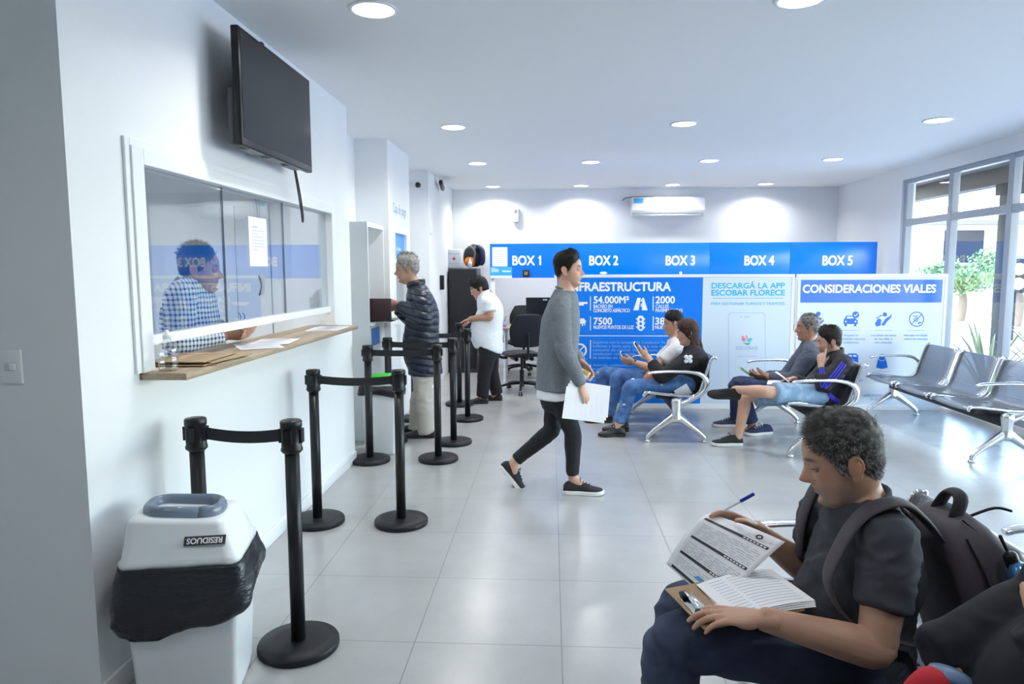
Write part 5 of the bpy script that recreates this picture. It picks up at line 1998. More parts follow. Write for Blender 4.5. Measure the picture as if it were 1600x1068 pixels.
def trousers(parent, name, m, J, fat=1.0, belly=0.0, grow=0.012, leg=(0.088, 0.085, 0.066, 0.062, 0.060, 0.052, 0.048), length=0.94, waist=0.55, voxel=0.009, amp=0.006, seed=3.0, freq=8, smooth=3):
    mb = MB()
    pe, wa = Vector(J['pelvis']), Vector(J['waist'])
    pts, rad = torso_path(J, fat, belly, grow)
    mb.tube([pts[0] + (pe - wa).normalized() * 0.01, pe, pe.lerp(wa, 0.5), pe.lerp(wa, waist + 0.1)], [(rad[0][0], rad[0][1]), rad[1], (rad[2][0] - 0.002, rad[2][1] - 0.002), (rad[3][0] + 0.0, rad[3][1])], 28, 4, J['left'])
    spots = [(pe, 0.14)]
    for s in ('L', 'R'):
        hp, kn, an = Vector(J['hip' + s]), Vector(J['kn' + s]), Vector(J['an' + s])
        e = kn.lerp(an, length)
        st = [hp, hp.lerp(kn, 0.3), hp.lerp(kn, 0.75), kn, kn.lerp(e, 0.3), kn.lerp(e, 0.75), e]
        if length < 0:                       # shorts: ends on the thigh
            e = hp.lerp(kn, -length)
            st = [hp, hp.lerp(e, 0.3), hp.lerp(e, 0.7), e]
        mb.tube(st, [r * (fat if i < 2 else 1) for i, r in enumerate(leg[:len(st)])], 20, 4, capk=0.15)
        spots += [(kn, 0.10), (hp, 0.13), (e, 0.07)]
    return fuse(mb, name, m, parent, voxel, smooth, folds=wrinkle(amp, freq, 1.5, seed, spots))


def shoe(parent, heel, fdir, up, upper, sole, L=0.285, name='shoe', lace=None, k=1.0, high=0.0):
    """heel: point under the heel on the ground side of the sole; fdir: toe direction; up: shoe up."""
    F, U = Vector(fdir).normalized(), Vector(up)
    S_ = U.cross(F).normalized()
    U = F.cross(S_)
    w = lambda f, s, u: Vector(heel) + F * f + S_ * s + U * u
    xs = [0.0, 0.02, 0.06, 0.11, 0.16, 0.20, 0.235, 0.265, 0.285]
    hw = [0.020, 0.032, 0.036, 0.034, 0.042, 0.047, 0.045, 0.033, 0.012]
    ht = [0.060, 0.085 + high, 0.098 + high, 0.095 + high * 0.7, 0.078, 0.062, 0.054, 0.046, 0.032]
    sc = L / 0.285
    m = MB()
    R = []
    for x, a, h in zip(catmull([np.array([v]) for v in xs], 3), catmull([np.array([v]) for v in hw], 3), catmull([np.array([v]) for v in ht], 3)):
        x, a, h = float(x[0]) * sc, float(a[0]) * sc, float(h[0]) * sc
        ring_ = []
        for q in range(17):
            t = PI * q / 16
            ring_.append(w(x, a * math.cos(t) * (1 - 0.28 * math.sin(t) ** 2), 0.024 + max(0.004, h - 0.024) * math.sin(t) ** 0.75))
        R.append(ring_ + [w(x, 0, 0.018)])
    m.rings(R)
    o = m.build(name, upper, parent)
    s2 = MB()
    R = []
    outl = []
    xx = np.linspace(0, 0.289, 30)
    hh = np.interp(xx, xs + [0.289], [0.024, 0.036, 0.040, 0.038, 0.046, 0.051, 0.049, 0.037, 0.018, 0.002])
    hh[0] = 0.012
    outl = [(x, a) for x, a in zip(xx, hh)] + [(x, -a) for x, a in zip(xx[::-1], hh[::-1])]
    for u, g in ((0.001, 0.95), (0.004, 1.0), (0.024, 1.0), (0.028, 0.95)):
        R.append([w((x - 0.14) * sc * (0.5 + g / 2) + 0.14 * sc, a * sc * g, u + 0.006 * max(0, (x - 0.22) / 0.07) ** 2) for x, a in outl])
    s2.rings(R, smooth=False)
    s2.build('sole', sole, o)
    if lace:
        l = MB()
        for q in range(4):
            x = (0.115 + 0.022 * q) * sc
            h = float(np.interp(x / sc, xs, ht)) * sc + 0.002
            l.tube([w(x, -0.022, h - 0.006), w(x + 0.004, 0, h + 0.003), w(x, 0.022, h - 0.006)], 0.0028, 6, 3)
        x = 0.112 * sc
        h = float(np.interp(x / sc, xs, ht)) * sc + 0.004
        for sg in (-1, 1):
            l.tube([w(x, 0, h), w(x + 0.005, sg * 0.018, h + 0.014), w(x + 0.012, sg * 0.034, h + 0.0)], 0.0026, 6, 3)
        l.build('lace', lace, o)
    return o


def A0(px, py, Y):
    p = at(px, py, Y=Y)
    return Vector((p.x, p.y, 0.0006))


def person(label, loc, cat='person'):
    return thing('person', label, cat, loc)


def mid_hip(J, half=0.095):
    pe, l = Vector(J['pelvis']), Vector(J['left'])
    J.setdefault('hipL', pe + l * half)
    J.setdefault('hipR', pe - l * half)
def A(px, py, Y):
    return at(px, py, Y=Y)


def joints(left, **kw):
    J = {k: (Vector(v) if len(v) == 3 and not isinstance(v[0], int) else A(*v)) for k, v in kw.items()}
    J['left'] = Vector(left)
    if (J['knL'] - J['pelvis']).z > -0.2:
        J['drop'] = 0.02
    mid_hip(J)
    return J


LW, LE = (0, -1, 0), (0, 1, 0)     # left side of a person facing west (-X) / east (+X)
TONE_L = (0.56, 0.33, 0.24)
TONE_M = (0.47, 0.26, 0.175)
TONE_T = (0.40, 0.21, 0.135)
HAIR_DK = mat('dark_brown_hair', (0.012, 0.009, 0.008), 0.6, spec=0.25)
HAIR_BK = mat('black_hair', (0.008, 0.008, 0.009), 0.6, spec=0.25)
HAIR_BR = mat('brown_hair', (0.030, 0.014, 0.010), 0.55, spec=0.25, noise=(25, (0.055, 0.024, 0.016), 0.4, 0.7))
HAIR_GW = mat('silver_hair', (0.30, 0.29, 0.28), 0.5, noise=(60, (0.16, 0.15, 0.14), 0.4, 0.65))
HAIR_GR = mat('greying_hair', (0.05, 0.045, 0.042), 0.5, noise=(90, (0.28, 0.27, 0.26), 0.42, 0.66))
CLOTH = dict(rough=0.9, sheen=0.15)
BLK_TR = mat('black_trouser_cloth', (0.008, 0.009, 0.012), 0.85, bump=(250, 0.12, 0.001))
BLK_SHOE = mat('black_canvas', (0.010, 0.011, 0.013), 0.75, bump=(300, 0.1, 0.001))
BLK_LEATHER = mat('black_leather', (0.010, 0.010, 0.011), 0.35)
RUB_W = mat('white_rubber', (0.72, 0.72, 0.70), 0.5)
RUB_B = mat('black_rubber', (0.015, 0.015, 0.016), 0.7)
DENIM = mat('blue_denim', srgb(62, 98, 150), 0.88, noise=(11, srgb(98, 138, 190), 0.45, 0.75), bump=(350, 0.15, 0.001))
DENIM_L = mat('light_denim', srgb(120, 150, 180), 0.88, noise=(12, srgb(165, 190, 212), 0.45, 0.72), bump=(350, 0.15, 0.001))
DENIM_D = mat('dark_denim', srgb(36, 50, 84), 0.88, noise=(9, srgb(52, 70, 108), 0.45, 0.75), bump=(350, 0.15, 0.001))
SHORT_LINE = [0.088, 0.082, 0.066, 0.048, 0.0, -0.022, 0.034, -0.012, -0.040, -0.052, -0.056]


def shoe_px(parent, heel, toe, Y, upper, sole, **kw):
    """Shoe on the ground: heel and toe pixels of the sole."""
    a, b = A(*heel, Y), A(*toe, Y)
    d = b - a
    L = kw.pop('L', None) or d.length
    return shoe(parent, a, d, kw.pop('up', (0, 0, 1)), upper, sole, L=L, **kw)


# ---- the man walking ---------------------------------------------------
Yw = 4.68
J = joints(LE, pelvis=(869, 606, Yw), waist=(869, 566, Yw), chest=(876, 505, Yw), neck=(884, 456, Yw),
           shR=(874, 482, Yw - 0.185), elR=(882, 547, Yw - 0.22), wrR=(908, 601, Yw - 0.20), shL=(884, 480, Yw + 0.185), elL=(890, 548, Yw + 0.2), wrL=(908, 566, Yw + 0.1),
           knR=(895, 676, Yw - 0.06), anR=(895, 746, Yw - 0.06), toeR=(930, 760, Yw - 0.06), knL=(862, 672, Yw + 0.08), anL=(802, 722, Yw + 0.08), toeL=(806, 758, Yw + 0.08))
t = person('person walking with loose white papers, in grey sweater and black trousers', (J['pelvis'].x, Yw, 0))
H = Head(A(888, 424, Yw), (1, -0.16, 0.0), (-0.02, 0, 1), 0.93, nose=1.05)
tone = skin_color(H, TONE_L, 0.38, brow=(0.02, 0.015, 0.012), scalp=SHORT_LINE, scalp_col=(0.05, 0.04, 0.035))
b, tips = build_skin(t, J, H, tone, 1.0, hands_={'R': dict(fdir=(0.42, -0.06, -0.9), pnorm=(-0.55, 0.75, -0.3), thumb_side=(0.9, 0.2, 0.3), curl=(0.35, 0.45, 0.5, 0.55), thumb=(0.3, 0.2)),
                                         'L': dict(fdir=(0.62, -0.15, -0.75), pnorm=(-0.4, -0.8, -0.4), thumb_side=(0.6, -0.3, 0.6), curl=(0.7, 0.8, 0.9, 1.0), thumb=(0.2, 0.4))})
H.eyes(t, (0.05, 0.03, 0.02), 0.8, mat('lid_light', TONE_L, 0.5))
H.hair(t, HAIR_DK, SHORT_LINE, 0.024, 0.005, 2600, 0.018, 0.0009, (0.6, 0.2), 3, spike=0.014)
top_garment(t, 'shirt', mat('white_tee_cloth', (0.72, 0.74, 0.77), 0.9), J, 0.93, 0.01, 0.014, 'none', None, 0.062, amp=0.004, slv=0.0)
GREYK = mat('grey_knit', srgb(118, 124, 130), 0.95, noise=(160, srgb(98, 104, 112), 0.35, 0.65), bump=(260, 0.25, 0.0015))
top_garment(t, 'sweater', GREYK, J, 0.93, 0.012, 0.022, 'long', 0.005, -0.005, amp=0.007, seed=2.0, slv=0.010)
ne = Vector(J['neck'])
MB().tube([ne + Vector((0.062 * math.cos(a), 0.058 * math.sin(a), 0.012 - 0.022 * math.cos(a))) for a in np.linspace(0, 2 * PI, 15)], 0.009, 8, 3, cap=False).build('collar', GREYK, t)
trousers(t, 'trousers', BLK_TR, J, 0.90, 0, 0.004, (0.082, 0.082, 0.062, 0.058, 0.056, 0.047, 0.044), 0.92, seed=4)
shoe(t, A0(880, 766, Yw - 0.06), (1, -0.05, 0), (0, 0, 1), BLK_SHOE, RUB_W, 0.275, lace=BLK_SHOE)
a, c = A(779, 728, Yw + 0.08), A(809, 763, Yw + 0.08)
shoe(t, a, c - a, (0.75, 0, 0.6), BLK_SHOE, RUB_W, 0.272, lace=BLK_SHOE)
# papers in his right hand
pc = [A(878, 653, Yw - 0.25), A(944, 661, Yw - 0.20), A(948, 612, Yw - 0.18), A(885, 603, Yw - 0.24)]


def sheet_quad(c, n=8, bulge=0.01, thick=0.0006):
    c = [Vector(p) for p in c]
    nrm = (c[1] - c[0]).cross(c[3] - c[0]).normalized()
    R = []
    for i in range(n + 1):
        u = i / n
        a, b = c[0].lerp(c[1], u), c[3].lerp(c[2], u)
        o = nrm * bulge * math.sin(PI * u)
        R.append([a + o, b + o, b + o + nrm * thick, a + o + nrm * thick])
    return R


for k, lab in enumerate(('white paper sheet nearest the viewer in the walking man\'s hand', 'white paper sheet behind the front one in the walking man\'s hand', 'white paper sheet at the back of the walking man\'s bundle')):
    o = Vector((0.012 * k, 0.006 * k, 0.018 * k))
    m = MB()
    m.rings(sheet_quad([p + o for p in pc], 8, -0.008), smooth=False)
    tag(m.build('paper_sheet', PAPER, origin=pc[0] + o), lab, 'paper', 'papers carried by the walking man')
p = A(914, 583, Yw + 0.03)
o = thing('card', 'small yellow and white card in the walking man\'s far hand', 'card', p)
MB().rbox((p.x - 0.035, p.y - 0.004, p.z - 0.03), (p.x + 0.035, p.y, p.z + 0.022), 0.001, M=Matrix.Translation(p) @ Matrix.Rotation(0.5, 4, 'Y') @ Matrix.Translation(-p)).build('sheet', PAPER, o)
MB().rbox((p.x - 0.02, p.y - 0.006, p.z - 0.008), (p.x + 0.022, p.y - 0.0042, p.z + 0.020), 0.0005, M=Matrix.Translation(p) @ Matrix.Rotation(0.5, 4, 'Y') @ Matrix.Translation(-p)).build('print', mat('yellow_print', (0.8, 0.45, 0.05), 0.5), o)

# ---- the old man at the booth -------------------------------------------
Yo = 6.28
J = joints(LW, pelvis=(664, 572, Yo), waist=(662, 535, Yo), chest=(660, 487, Yo), neck=(651, 448, Yo),
           shL=(661, 468, Yo - 0.19), elL=(664, 502, Yo - 0.24), wrL=(620, 474, Yo - 0.10), shR=(650, 466, Yo + 0.19), elR=(648, 505, Yo + 0.24), wrR=(618, 480, Yo + 0.1),
           knL=(660, 626, Yo - 0.10), anL=(666, 674, Yo - 0.10), toeL=(640, 682, Yo - 0.1), knR=(655, 622, Yo + 0.1), anR=(651, 668, Yo + 0.1), toeR=(632, 674, Yo + 0.1))
t = person('old man with silver hair in dark quilted jacket and cream trousers', (J['pelvis'].x, Yo, 0))
H = Head(A(636, 422, Yo), (-1, -0.14, -0.16), (-0.16, 0, 1), 1.0, nose=1.15)
tone = skin_color(H, TONE_M, 0.12, (0.3, 0.27, 0.25), brow=(0.2, 0.18, 0.16), scalp=SHORT_LINE, scalp_col=(0.3, 0.27, 0.25))
b, tips = build_skin(t, J, H, tone, 1.0, hands_={'L': dict(fdir=(-1, 0.1, 0.0), pnorm=(0.1, 0.9, -0.35), thumb_side=(0, 0.3, 1), curl=(0.5, 0.6, 0.65, 0.7), thumb=(0.1, 0.35)),
                                                 'R': dict(fdir=(-1, -0.1, -0.1), pnorm=(0, -0.8, -0.5), thumb_side=(0, -0.3, 1), curl=(0.5, 0.6, 0.7, 0.8), thumb=(0.2, 0.3))}, slim=0.85)
H.eyes(t, (0.06, 0.04, 0.03), 0.45, mat('lid_mid', TONE_M, 0.5))
H.hair(t, HAIR_GW, SHORT_LINE, 0.024, 0.013, 1800, 0.026, 0.0014, (-0.3, 0.2), 5, spike=0.012, back=0.004)


def quilt_mat():
    m = mat('navy_quilted_nylon', (0.012, 0.018, 0.038), 0.38)
    n = NT(m)
    tc = n.new('TexCoord')
    sep = n.new('SeparateXYZ')
    n.l.new(tc.outputs['Object'], sep.inputs[0])
    wob = n.noise(tc.outputs['Object'], 6, 2)
    zz = n.math('ADD', n.math('MULTIPLY', sep.outputs[2], 16), n.math('ADD', n.math('MULTIPLY', wob, 0.5), n.math('MULTIPLY', sep.outputs[0], 3)))
    h = n.math('POWER', n.math('ABSOLUTE', n.math('SINE', n.math('MULTIPLY', zz, PI))), 0.4)
    n.bump(n.math('ADD', h, n.math('MULTIPLY', n.noise(tc.outputs['Object'], 40, 3), 0.3)), 0.9, 0.02)
    return m


QUILT = quilt_mat()
top_garment(t, 'jacket', QUILT, J, 1.0, 0.05, 0.028, 'long', 0.0, 0.07, amp=0.010, seed=1.0, slv=0.022, freq=8, shoulder=0.004)
ne = Vector(J['neck'])
MB().tube([ne + Vector((0.075 * math.cos(a) - 0.005, 0.072 * math.sin(a), 0.030 + 0.016 * math.cos(a))) for a in np.linspace(0, 2 * PI, 15)], [(0.030, 0.012)] * 15, 10, 3, (0, 0, 1), cap=False).build('collar', QUILT, t)
CREAM = mat('cream_chino', (0.50, 0.47, 0.41), 0.9, bump=(200, 0.1, 0.001))
trousers(t, 'trousers', CREAM, J, 0.92, 0.02, 0.006, (0.090, 0.092, 0.080, 0.076, 0.076, 0.076, 0.080), 1.03, amp=0.020, seed=7, freq=5.5)
shoe(t, A0(681, 686, Yo - 0.1), (-1, -0.1, 0), (0, 0, 1), BLK_LEATHER, RUB_B, 0.285)
shoe(t, A0(668, 679, Yo + 0.1), (-1, 0.1, 0), (0, 0, 1), BLK_LEATHER, RUB_B, 0.285)

# ---- the woman in white --------------------------------------------------
Yf = 7.92
J = joints(LW, pelvis=(765, 540, Yf), waist=(766, 514, Yf), chest=(766, 484, Yf), neck=(757, 459, Yf),
           shL=(763, 473, Yf - 0.17), elL=(766, 495, Yf - 0.21), wrL=(734, 498, Yf - 0.08), shR=(758, 472, Yf + 0.17), elR=(757, 497, Yf + 0.2), wrR=(735, 501, Yf + 0.06),
           knL=(757, 582, Yf - 0.09), anL=(754, 616, Yf - 0.09), toeL=(742, 624, Yf - 0.09), knR=(768, 580, Yf + 0.1), anR=(776, 612, Yf + 0.1), toeR=(764, 618, Yf + 0.1))
t = person('woman in white polo shirt and black trousers bending over a queue post', (J['pelvis'].x, Yf, 0))
H = Head(A(749, 452, Yf), (-1, -0.12, -0.42), (-0.42, 0, 1), 0.97, nose=0.9)
BOB = [0.070, 0.066, 0.05, 0.02, -0.02, -0.03, 0.0, -0.03, -0.05, -0.06, -0.064]
tone = skin_color(H, TONE_M, 0, brow=(0.03, 0.02, 0.02), scalp=BOB, scalp_col=(0.03, 0.02, 0.02))
b, tips = build_skin(t, J, H, tone, 0.92, fat=1.0, voxel=0.005, hands_={'L': dict(fdir=(-0.92, 0.1, -0.35), pnorm=(-0.35, 0.1, -0.9), thumb_side=(-0.2, 1, 0), curl=(0.25, 0.3, 0.3, 0.35), thumb=(0.3, 0.2)),
                                                                'R': dict(fdir=(-0.8, -0.2, -0.5), pnorm=(-0.4, -0.3, -0.85), thumb_side=(0, -1, 0.1), curl=(0.4, 0.5, 0.5, 0.5), thumb=(0.3, 0.3))}, slim=0.85, arm_k=1.15)
H.eyes(t, (0.03, 0.02, 0.02), 0.4, mat('lid_mid', TONE_M, 0.5))
H.hair(t, HAIR_BK, BOB, 0.026, 0.015, 1400, 0.03, 0.0016, (0.4, 0.1), 8, spike=0.010, back=0.006)
g = MB()
for sg in (-1, 1):
    g.tube([H.w((0.098 + 0.0 * k, sg * 0.034 + 0.021 * math.cos(a), 0.012 + 0.016 * math.sin(a))) for k, a in enumerate(np.linspace(0, 2 * PI, 13))], 0.0022, 6, 2, cap=False)
    g.tube([H.w((0.096, sg * 0.056, 0.016)), H.w((0.05, sg * 0.078, 0.014)), H.w((-0.005, sg * 0.080, 0.012))], 0.002, 6)
g.tube([H.w((0.100, -0.013, 0.014)), H.w((0.104, 0, 0.017)), H.w((0.100, 0.013, 0.014))], 0.002, 6)
g.build('eyeglasses', mat('white_frame', (0.7, 0.7, 0.72), 0.25), t)
WPOLO = mat('white_polo_cloth', (0.74, 0.77, 0.82), 0.9, bump=(200, 0.1, 0.001))
top_garment(t, 'polo_shirt', WPOLO, J, 1.05, 0.08, 0.026, 'short', 0.62, 0.02, amp=0.007, seed=3.0, slv=0.022, k=0.98)
ne = Vector(J['neck'])
MB().tube([ne + Vector((0.066 * math.cos(a), 0.064 * math.sin(a), 0.016 + 0.02 * math.cos(a))) for a in np.linspace(0, 2 * PI, 15)], [(0.020, 0.008)] * 15, 10, 3, (0, 0, 1), cap=False).build('collar', WPOLO, t)
trousers(t, 'trousers', BLK_TR, J, 1.0, 0.04, 0.008, (0.100, 0.100, 0.088, 0.080, 0.076, 0.072, 0.070), 1.08, seed=9)
shoe(t, A0(763, 630, Yf - 0.09), (-1, -0.08, 0), (0, 0, 1), BLK_LEATHER, RUB_B, 0.245)
shoe(t, A0(785, 624, Yf + 0.1), (-1, 0.05, 0), (0, 0, 1), BLK_LEATHER, RUB_B, 0.245)

# ---- the clerk behind the glass ------------------------------------------
Yc = 3.62
J = joints(LE, pelvis=(-1.98, Yc, 0.93), waist=(300, 560, Yc), chest=(297, 492, Yc), neck=(302, 443, Yc),
           shR=(281, 466, Yc - 0.19), elR=(280, 535, Yc - 0.24), wrR=(352, 524, Yc - 0.02), shL=(312, 462, Yc + 0.19), elL=(325, 520, Yc + 0.22), wrL=(352, 514, Yc + 0.05),
           knR=(-1.97, Yc - 0.1, 0.5), anR=(-1.98, Yc - 0.1, 0.09), toeR=(-1.84, Yc - 0.1, 0.03), knL=(-1.97, Yc + 0.1, 0.5), anL=(-1.98, Yc + 0.1, 0.09), toeL=(-1.84, Yc + 0.1, 0.03))
t = person('man in blue checked shirt standing behind the glazed counter', (-1.98, Yc, 0))
H = Head(A(312, 424, Yc), (1, 0.36, -0.10), (0.10, 0, 1), 1.0, nose=1.15, jaw=1.05)
RECEDE = [0.098, 0.088, 0.066, 0.048, 0.0, -0.012, 0.034, -0.012, -0.040, -0.052, -0.056]
tone = skin_color(H, TONE_M, 0.25, (0.2, 0.16, 0.15), scalp=RECEDE, scalp_col=(0.05, 0.04, 0.04))
b, tips = build_skin(t, J, H, tone, 1.03, hands_={'R': dict(fdir=(0.95, 0.25, 0.05), pnorm=(-0.1, 0.75, 0.6), thumb_side=(0, -0.4, 0.9), curl=(0.5, 0.55, 0.6, 0.6), thumb=(0.2, 0.3)),
                                                  'L': dict(fdir=(0.95, -0.2, 0.05), pnorm=(-0.1, -0.75, -0.5), thumb_side=(0, 0.2, 0.9), curl=(0.5, 0.6, 0.7, 0.7), thumb=(0.2, 0.3))}, slim=0.85)
H.eyes(t, (0.05, 0.03, 0.02), 0.5, mat('lid_mid', TONE_M, 0.5))
H.hair(t, HAIR_DK, RECEDE, 0.022, 0.009, 2200, 0.024, 0.0012, (-0.3, 0.3), 11)


def check_mat():
    m = mat('blue_checked_cotton', (0.7, 0.74, 0.8), 0.85)
    n = NT(m)
    tc = n.new('TexCoord')
    sep = n.new('SeparateXYZ')
    n.l.new(tc.outputs['Object'], sep.inputs[0])
    per = 0.026
    wob = n.math('MULTIPLY', n.noise(tc.outputs['Object'], 7, 2), 0.7)
    v = n.math('FRACT', n.math('ADD', n.math('DIVIDE', sep.outputs[2], per), wob))
    u = n.math('FRACT', n.math('ADD', n.math('DIVIDE', n.math('ADD', sep.outputs[0], n.math('MULTIPLY', sep.outputs[1], 0.9)), per), wob))
    a = n.math('LESS_THAN', v, 0.42)
    b_ = n.math('LESS_THAN', u, 0.42)
    s_ = n.math('MULTIPLY', n.math('ADD', a, b_), 0.5)
    n.l.new(n.mix(s_, (0.72, 0.76, 0.82), (0.015, 0.035, 0.12)), n.b.inputs['Base Color'])
    return m


CHECK = check_mat()
top_garment(t, 'shirt', CHECK, J, 1.0, 0.05, 0.018, 'long', 0.03, 0.10, amp=0.008, seed=5.0, slv=0.020)
ne = Vector(J['neck'])
MB().tube([ne + Vector((0.068 * math.cos(a), 0.066 * math.sin(a), 0.018 - 0.02 * math.cos(a))) for a in np.linspace(0.35, 2 * PI - 0.35, 15)], [(0.022, 0.008)] * 15, 10, 3, (0, 0, 1), cap=True).build('collar', CHECK, t)
trousers(t, 'trousers', DENIM_D, J, 1.0, 0.03, 0.012, length=0.97, seed=12)
for sg in (-1, 1):
    shoe(t, (-2.06, Yc + sg * 0.1, 0.0005), (1, 0.02, 0), (0, 0, 1), BLK_LEATHER, RUB_B, 0.28)
# glasses in his hands
e = A(377, 505, Yc)
o = thing('eyeglasses', 'thin dark eyeglasses held by the clerk behind the glass', 'eyeglasses', e)
g = MB()
for s_ in (0, 1):
    x = e.x - 0.004 + 0.022 * s_
    g.tube([(x - 0.012, e.y, e.z - 0.03), (x - 0.002, e.y, e.z + 0.01), (x + 0.002, e.y, e.z + 0.04), (x - 0.008, e.y, e.z + 0.056)], 0.0022, 6)
g.build('temple', mat('dark_frame', (0.02, 0.018, 0.02), 0.3), o)
g = MB()
for sg in (-1, 1):
    g.tube([(e.x - 0.008 + 0.019 * math.cos(a), e.y + sg * 0.010, e.z - 0.036 + 0.016 * math.sin(a)) for a in np.linspace(0, 2 * PI, 12)], 0.0018, 6, 2, cap=False)
g.build('rim', mat('dark_frame', (0.02, 0.018, 0.02), 0.3), o)
# ---- the couple on the first bench ----------------------------------------
SKINJ = dict()
Ym = 7.02
J = joints(LW, pelvis=(1056, 594, Ym), waist=(1059, 586, Ym), chest=(1060, 556, Ym), neck=(1055, 529, Ym),
           shL=(1058, 545, Ym - 0.18), elL=(1022, 577, Ym - 0.22), wrL=(990, 566, Ym - 0.10), shR=(1052, 543, Ym + 0.18), elR=(1020, 575, Ym + 0.22), wrR=(992, 566, Ym + 0.08),
           knL=(966, 588, Ym - 0.14), anL=(951, 650, Ym - 0.14), toeL=(938, 660, Ym - 0.14), knR=(942, 584, Ym + 0.14), anR=(940, 640, Ym + 0.14), toeR=(926, 650, Ym + 0.14))
t = person('young man in pale tee and ripped jeans on the bench behind the woman', (J['pelvis'].x, Ym, 0))
H = Head(A(1052, 507, Ym), (-1, 0.12, -0.12), (-0.12, 0, 1), 0.93)
FADE = [0.080, 0.074, 0.064, 0.050, 0.030, 0.028, 0.045, 0.025, 0.0, -0.01, -0.015]
tone = skin_color(H, TONE_M, 0.2, scalp=SHORT_LINE, scalp_col=(0.10, 0.07, 0.06))
build_skin(t, J, H, tone, 1.0, voxel=0.0055, hands_={'L': dict(fdir=(-1, 0.1, 0.15), pnorm=(0.1, 0.9, 0.35), thumb_side=(0, 0.1, 1), curl=(0.7, 0.8, 0.8, 0.8), thumb=(0.2, 0.3)),
                                       'R': dict(fdir=(-1, -0.2, 0.1), pnorm=(0, -0.8, 0.4), thumb_side=(0, 0, 1), curl=(0.7, 0.8, 0.8, 0.8), thumb=(0.2, 0.3))})
H.eyes(t, (0.03, 0.02, 0.015), 0.45, mat('lid_mid', TONE_M, 0.5))
H.hair(t, HAIR_BK, FADE, 0.022, 0.004, 1200, 0.02, 0.0014, (-0.4, 0.4), 21, spike=0.012)
TEE = mat('pale_tee_cloth', (0.62, 0.61, 0.62), 0.9, bump=(200, 0.1, 0.001))
top_garment(t, 'tee_shirt', TEE, J, 0.95, 0.02, 0.016, 'short', 0.6, 0.05, amp=0.008, seed=6, slv=0.016)
ne = Vector(J['neck'])
MB().tube([ne + Vector((0.063 * math.cos(a), 0.062 * math.sin(a), 0.012 + 0.018 * math.cos(a))) for a in np.linspace(0, 2 * PI, 15)], 0.009, 8, 3, cap=False).build('collar', mat('maroon_rib', (0.16, 0.02, 0.03), 0.9), t)
tr = trousers(t, 'trousers', DENIM, J, 0.95, 0, 0.010, (0.092, 0.090, 0.076, 0.072, 0.066, 0.056, 0.054), 0.95, seed=14)
k_ = J['knR'] + Vector((-0.055, -0.03, 0.01))
MB().ball(k_, (0.016, 0.035, 0.026)).build('knee_rip', mat('lid_mid', TONE_M, 0.5), tr)
w_ = J['wrL']
MB().tube([w_ + Vector((0.018, 0.031 * math.cos(a), 0.031 * math.sin(a))) for a in np.linspace(0, 2 * PI, 13)], [(0.012, 0.005)] * 13, 8, 2, (1, 0, 0), cap=False).build('watch', BLK_LEATHER, t)
shoe(t, A0(957, 657, Ym - 0.14), (-1, -0.05, 0), (0, 0, 1), BLK_SHOE, RUB_B, 0.28, high=0.03)
shoe(t, A0(948, 649, Ym + 0.14), (-1, 0.05, 0), (0, 0, 1), BLK_SHOE, RUB_B, 0.28, high=0.03)


def phone(c, d, n, label, colr, w=0.072, h=0.145, shell=None):
    c, d, n = Vector(c), Vector(d).normalized(), Vector(n).normalized()
    s_ = d.cross(n).normalized()
    n = s_.cross(d)
    M_ = Matrix(((s_.x, d.x, n.x, c.x), (s_.y, d.y, n.y, c.y), (s_.z, d.z, n.z, c.z), (0, 0, 0, 1)))
    o = thing('smartphone', label, 'phone', c)
    MB().rbox((-w / 2, -h / 2, -0.004), (w / 2, h / 2, 0.004), 0.0035, 2, M_).build('body', colr, o)
    MB().box((-w / 2 + 0.004, -h / 2 + 0.006, 0.0041), (w / 2 - 0.004, h / 2 - 0.006, 0.0046), M_).build('screen', SCREEN, o)
    return o


phone(A(974, 559, Ym), (-0.45, 0, 1), (1, -0.3, 0.5), 'white smartphone held by the young man in the pale tee', WHITE_PL)

Yl = 6.40
J = joints(LW, pelvis=(1079, 598, Yl), waist=(1085, 593, Yl), chest=(1086, 566, Yl), neck=(1081, 541, Yl),
           shL=(1087, 557, Yl - 0.165), elL=(1033, 588, Yl - 0.18), wrL=(1012, 557, Yl - 0.05), shR=(1078, 556, Yl + 0.165), elR=(1035, 590, Yl + 0.16), wrR=(1012, 560, Yl + 0.05),
           knL=(987, 605, Yl - 0.10), anL=(967, 662, Yl - 0.10), toeL=(950, 676, Yl - 0.1), knR=(985, 604, Yl + 0.09), anR=(972, 660, Yl + 0.09), toeR=(960, 670, Yl + 0.09))
t = person('woman with long brown hair in black top and jeans on the bench', (J['pelvis'].x, Yl, 0))
H = Head(A(1074, 521, Yl), (-1, 0.10, -0.22), (-0.22, 0, 1), 0.92, nose=0.85, jaw=0.92)
LONG = [0.082, 0.070, 0.045, 0.015, -0.02, -0.05, -0.07, -0.08, -0.08, -0.08, -0.08]
tone = skin_color(H, TONE_L, 0, brow=(0.03, 0.02, 0.015), scalp=LONG, scalp_col=(0.03, 0.016, 0.012))
build_skin(t, J, H, tone, 0.88, voxel=0.005, hands_={'L': dict(fdir=(-0.8, 0.15, 0.55), pnorm=(0.3, 0.9, 0.2), thumb_side=(0.3, 0, 1), curl=(0.5, 0.6, 0.7, 0.75), thumb=(0.2, 0.3)),
                                      'R': dict(fdir=(-0.8, -0.2, 0.5), pnorm=(0.3, -0.9, 0.2), thumb_side=(0.3, 0, 1), curl=(0.6, 0.7, 0.8, 0.8), thumb=(0.2, 0.3))}, fat=0.92, arm_k=1.1)
H.eyes(t, (0.03, 0.02, 0.015), 0.4, mat('lid_light', TONE_L, 0.5))
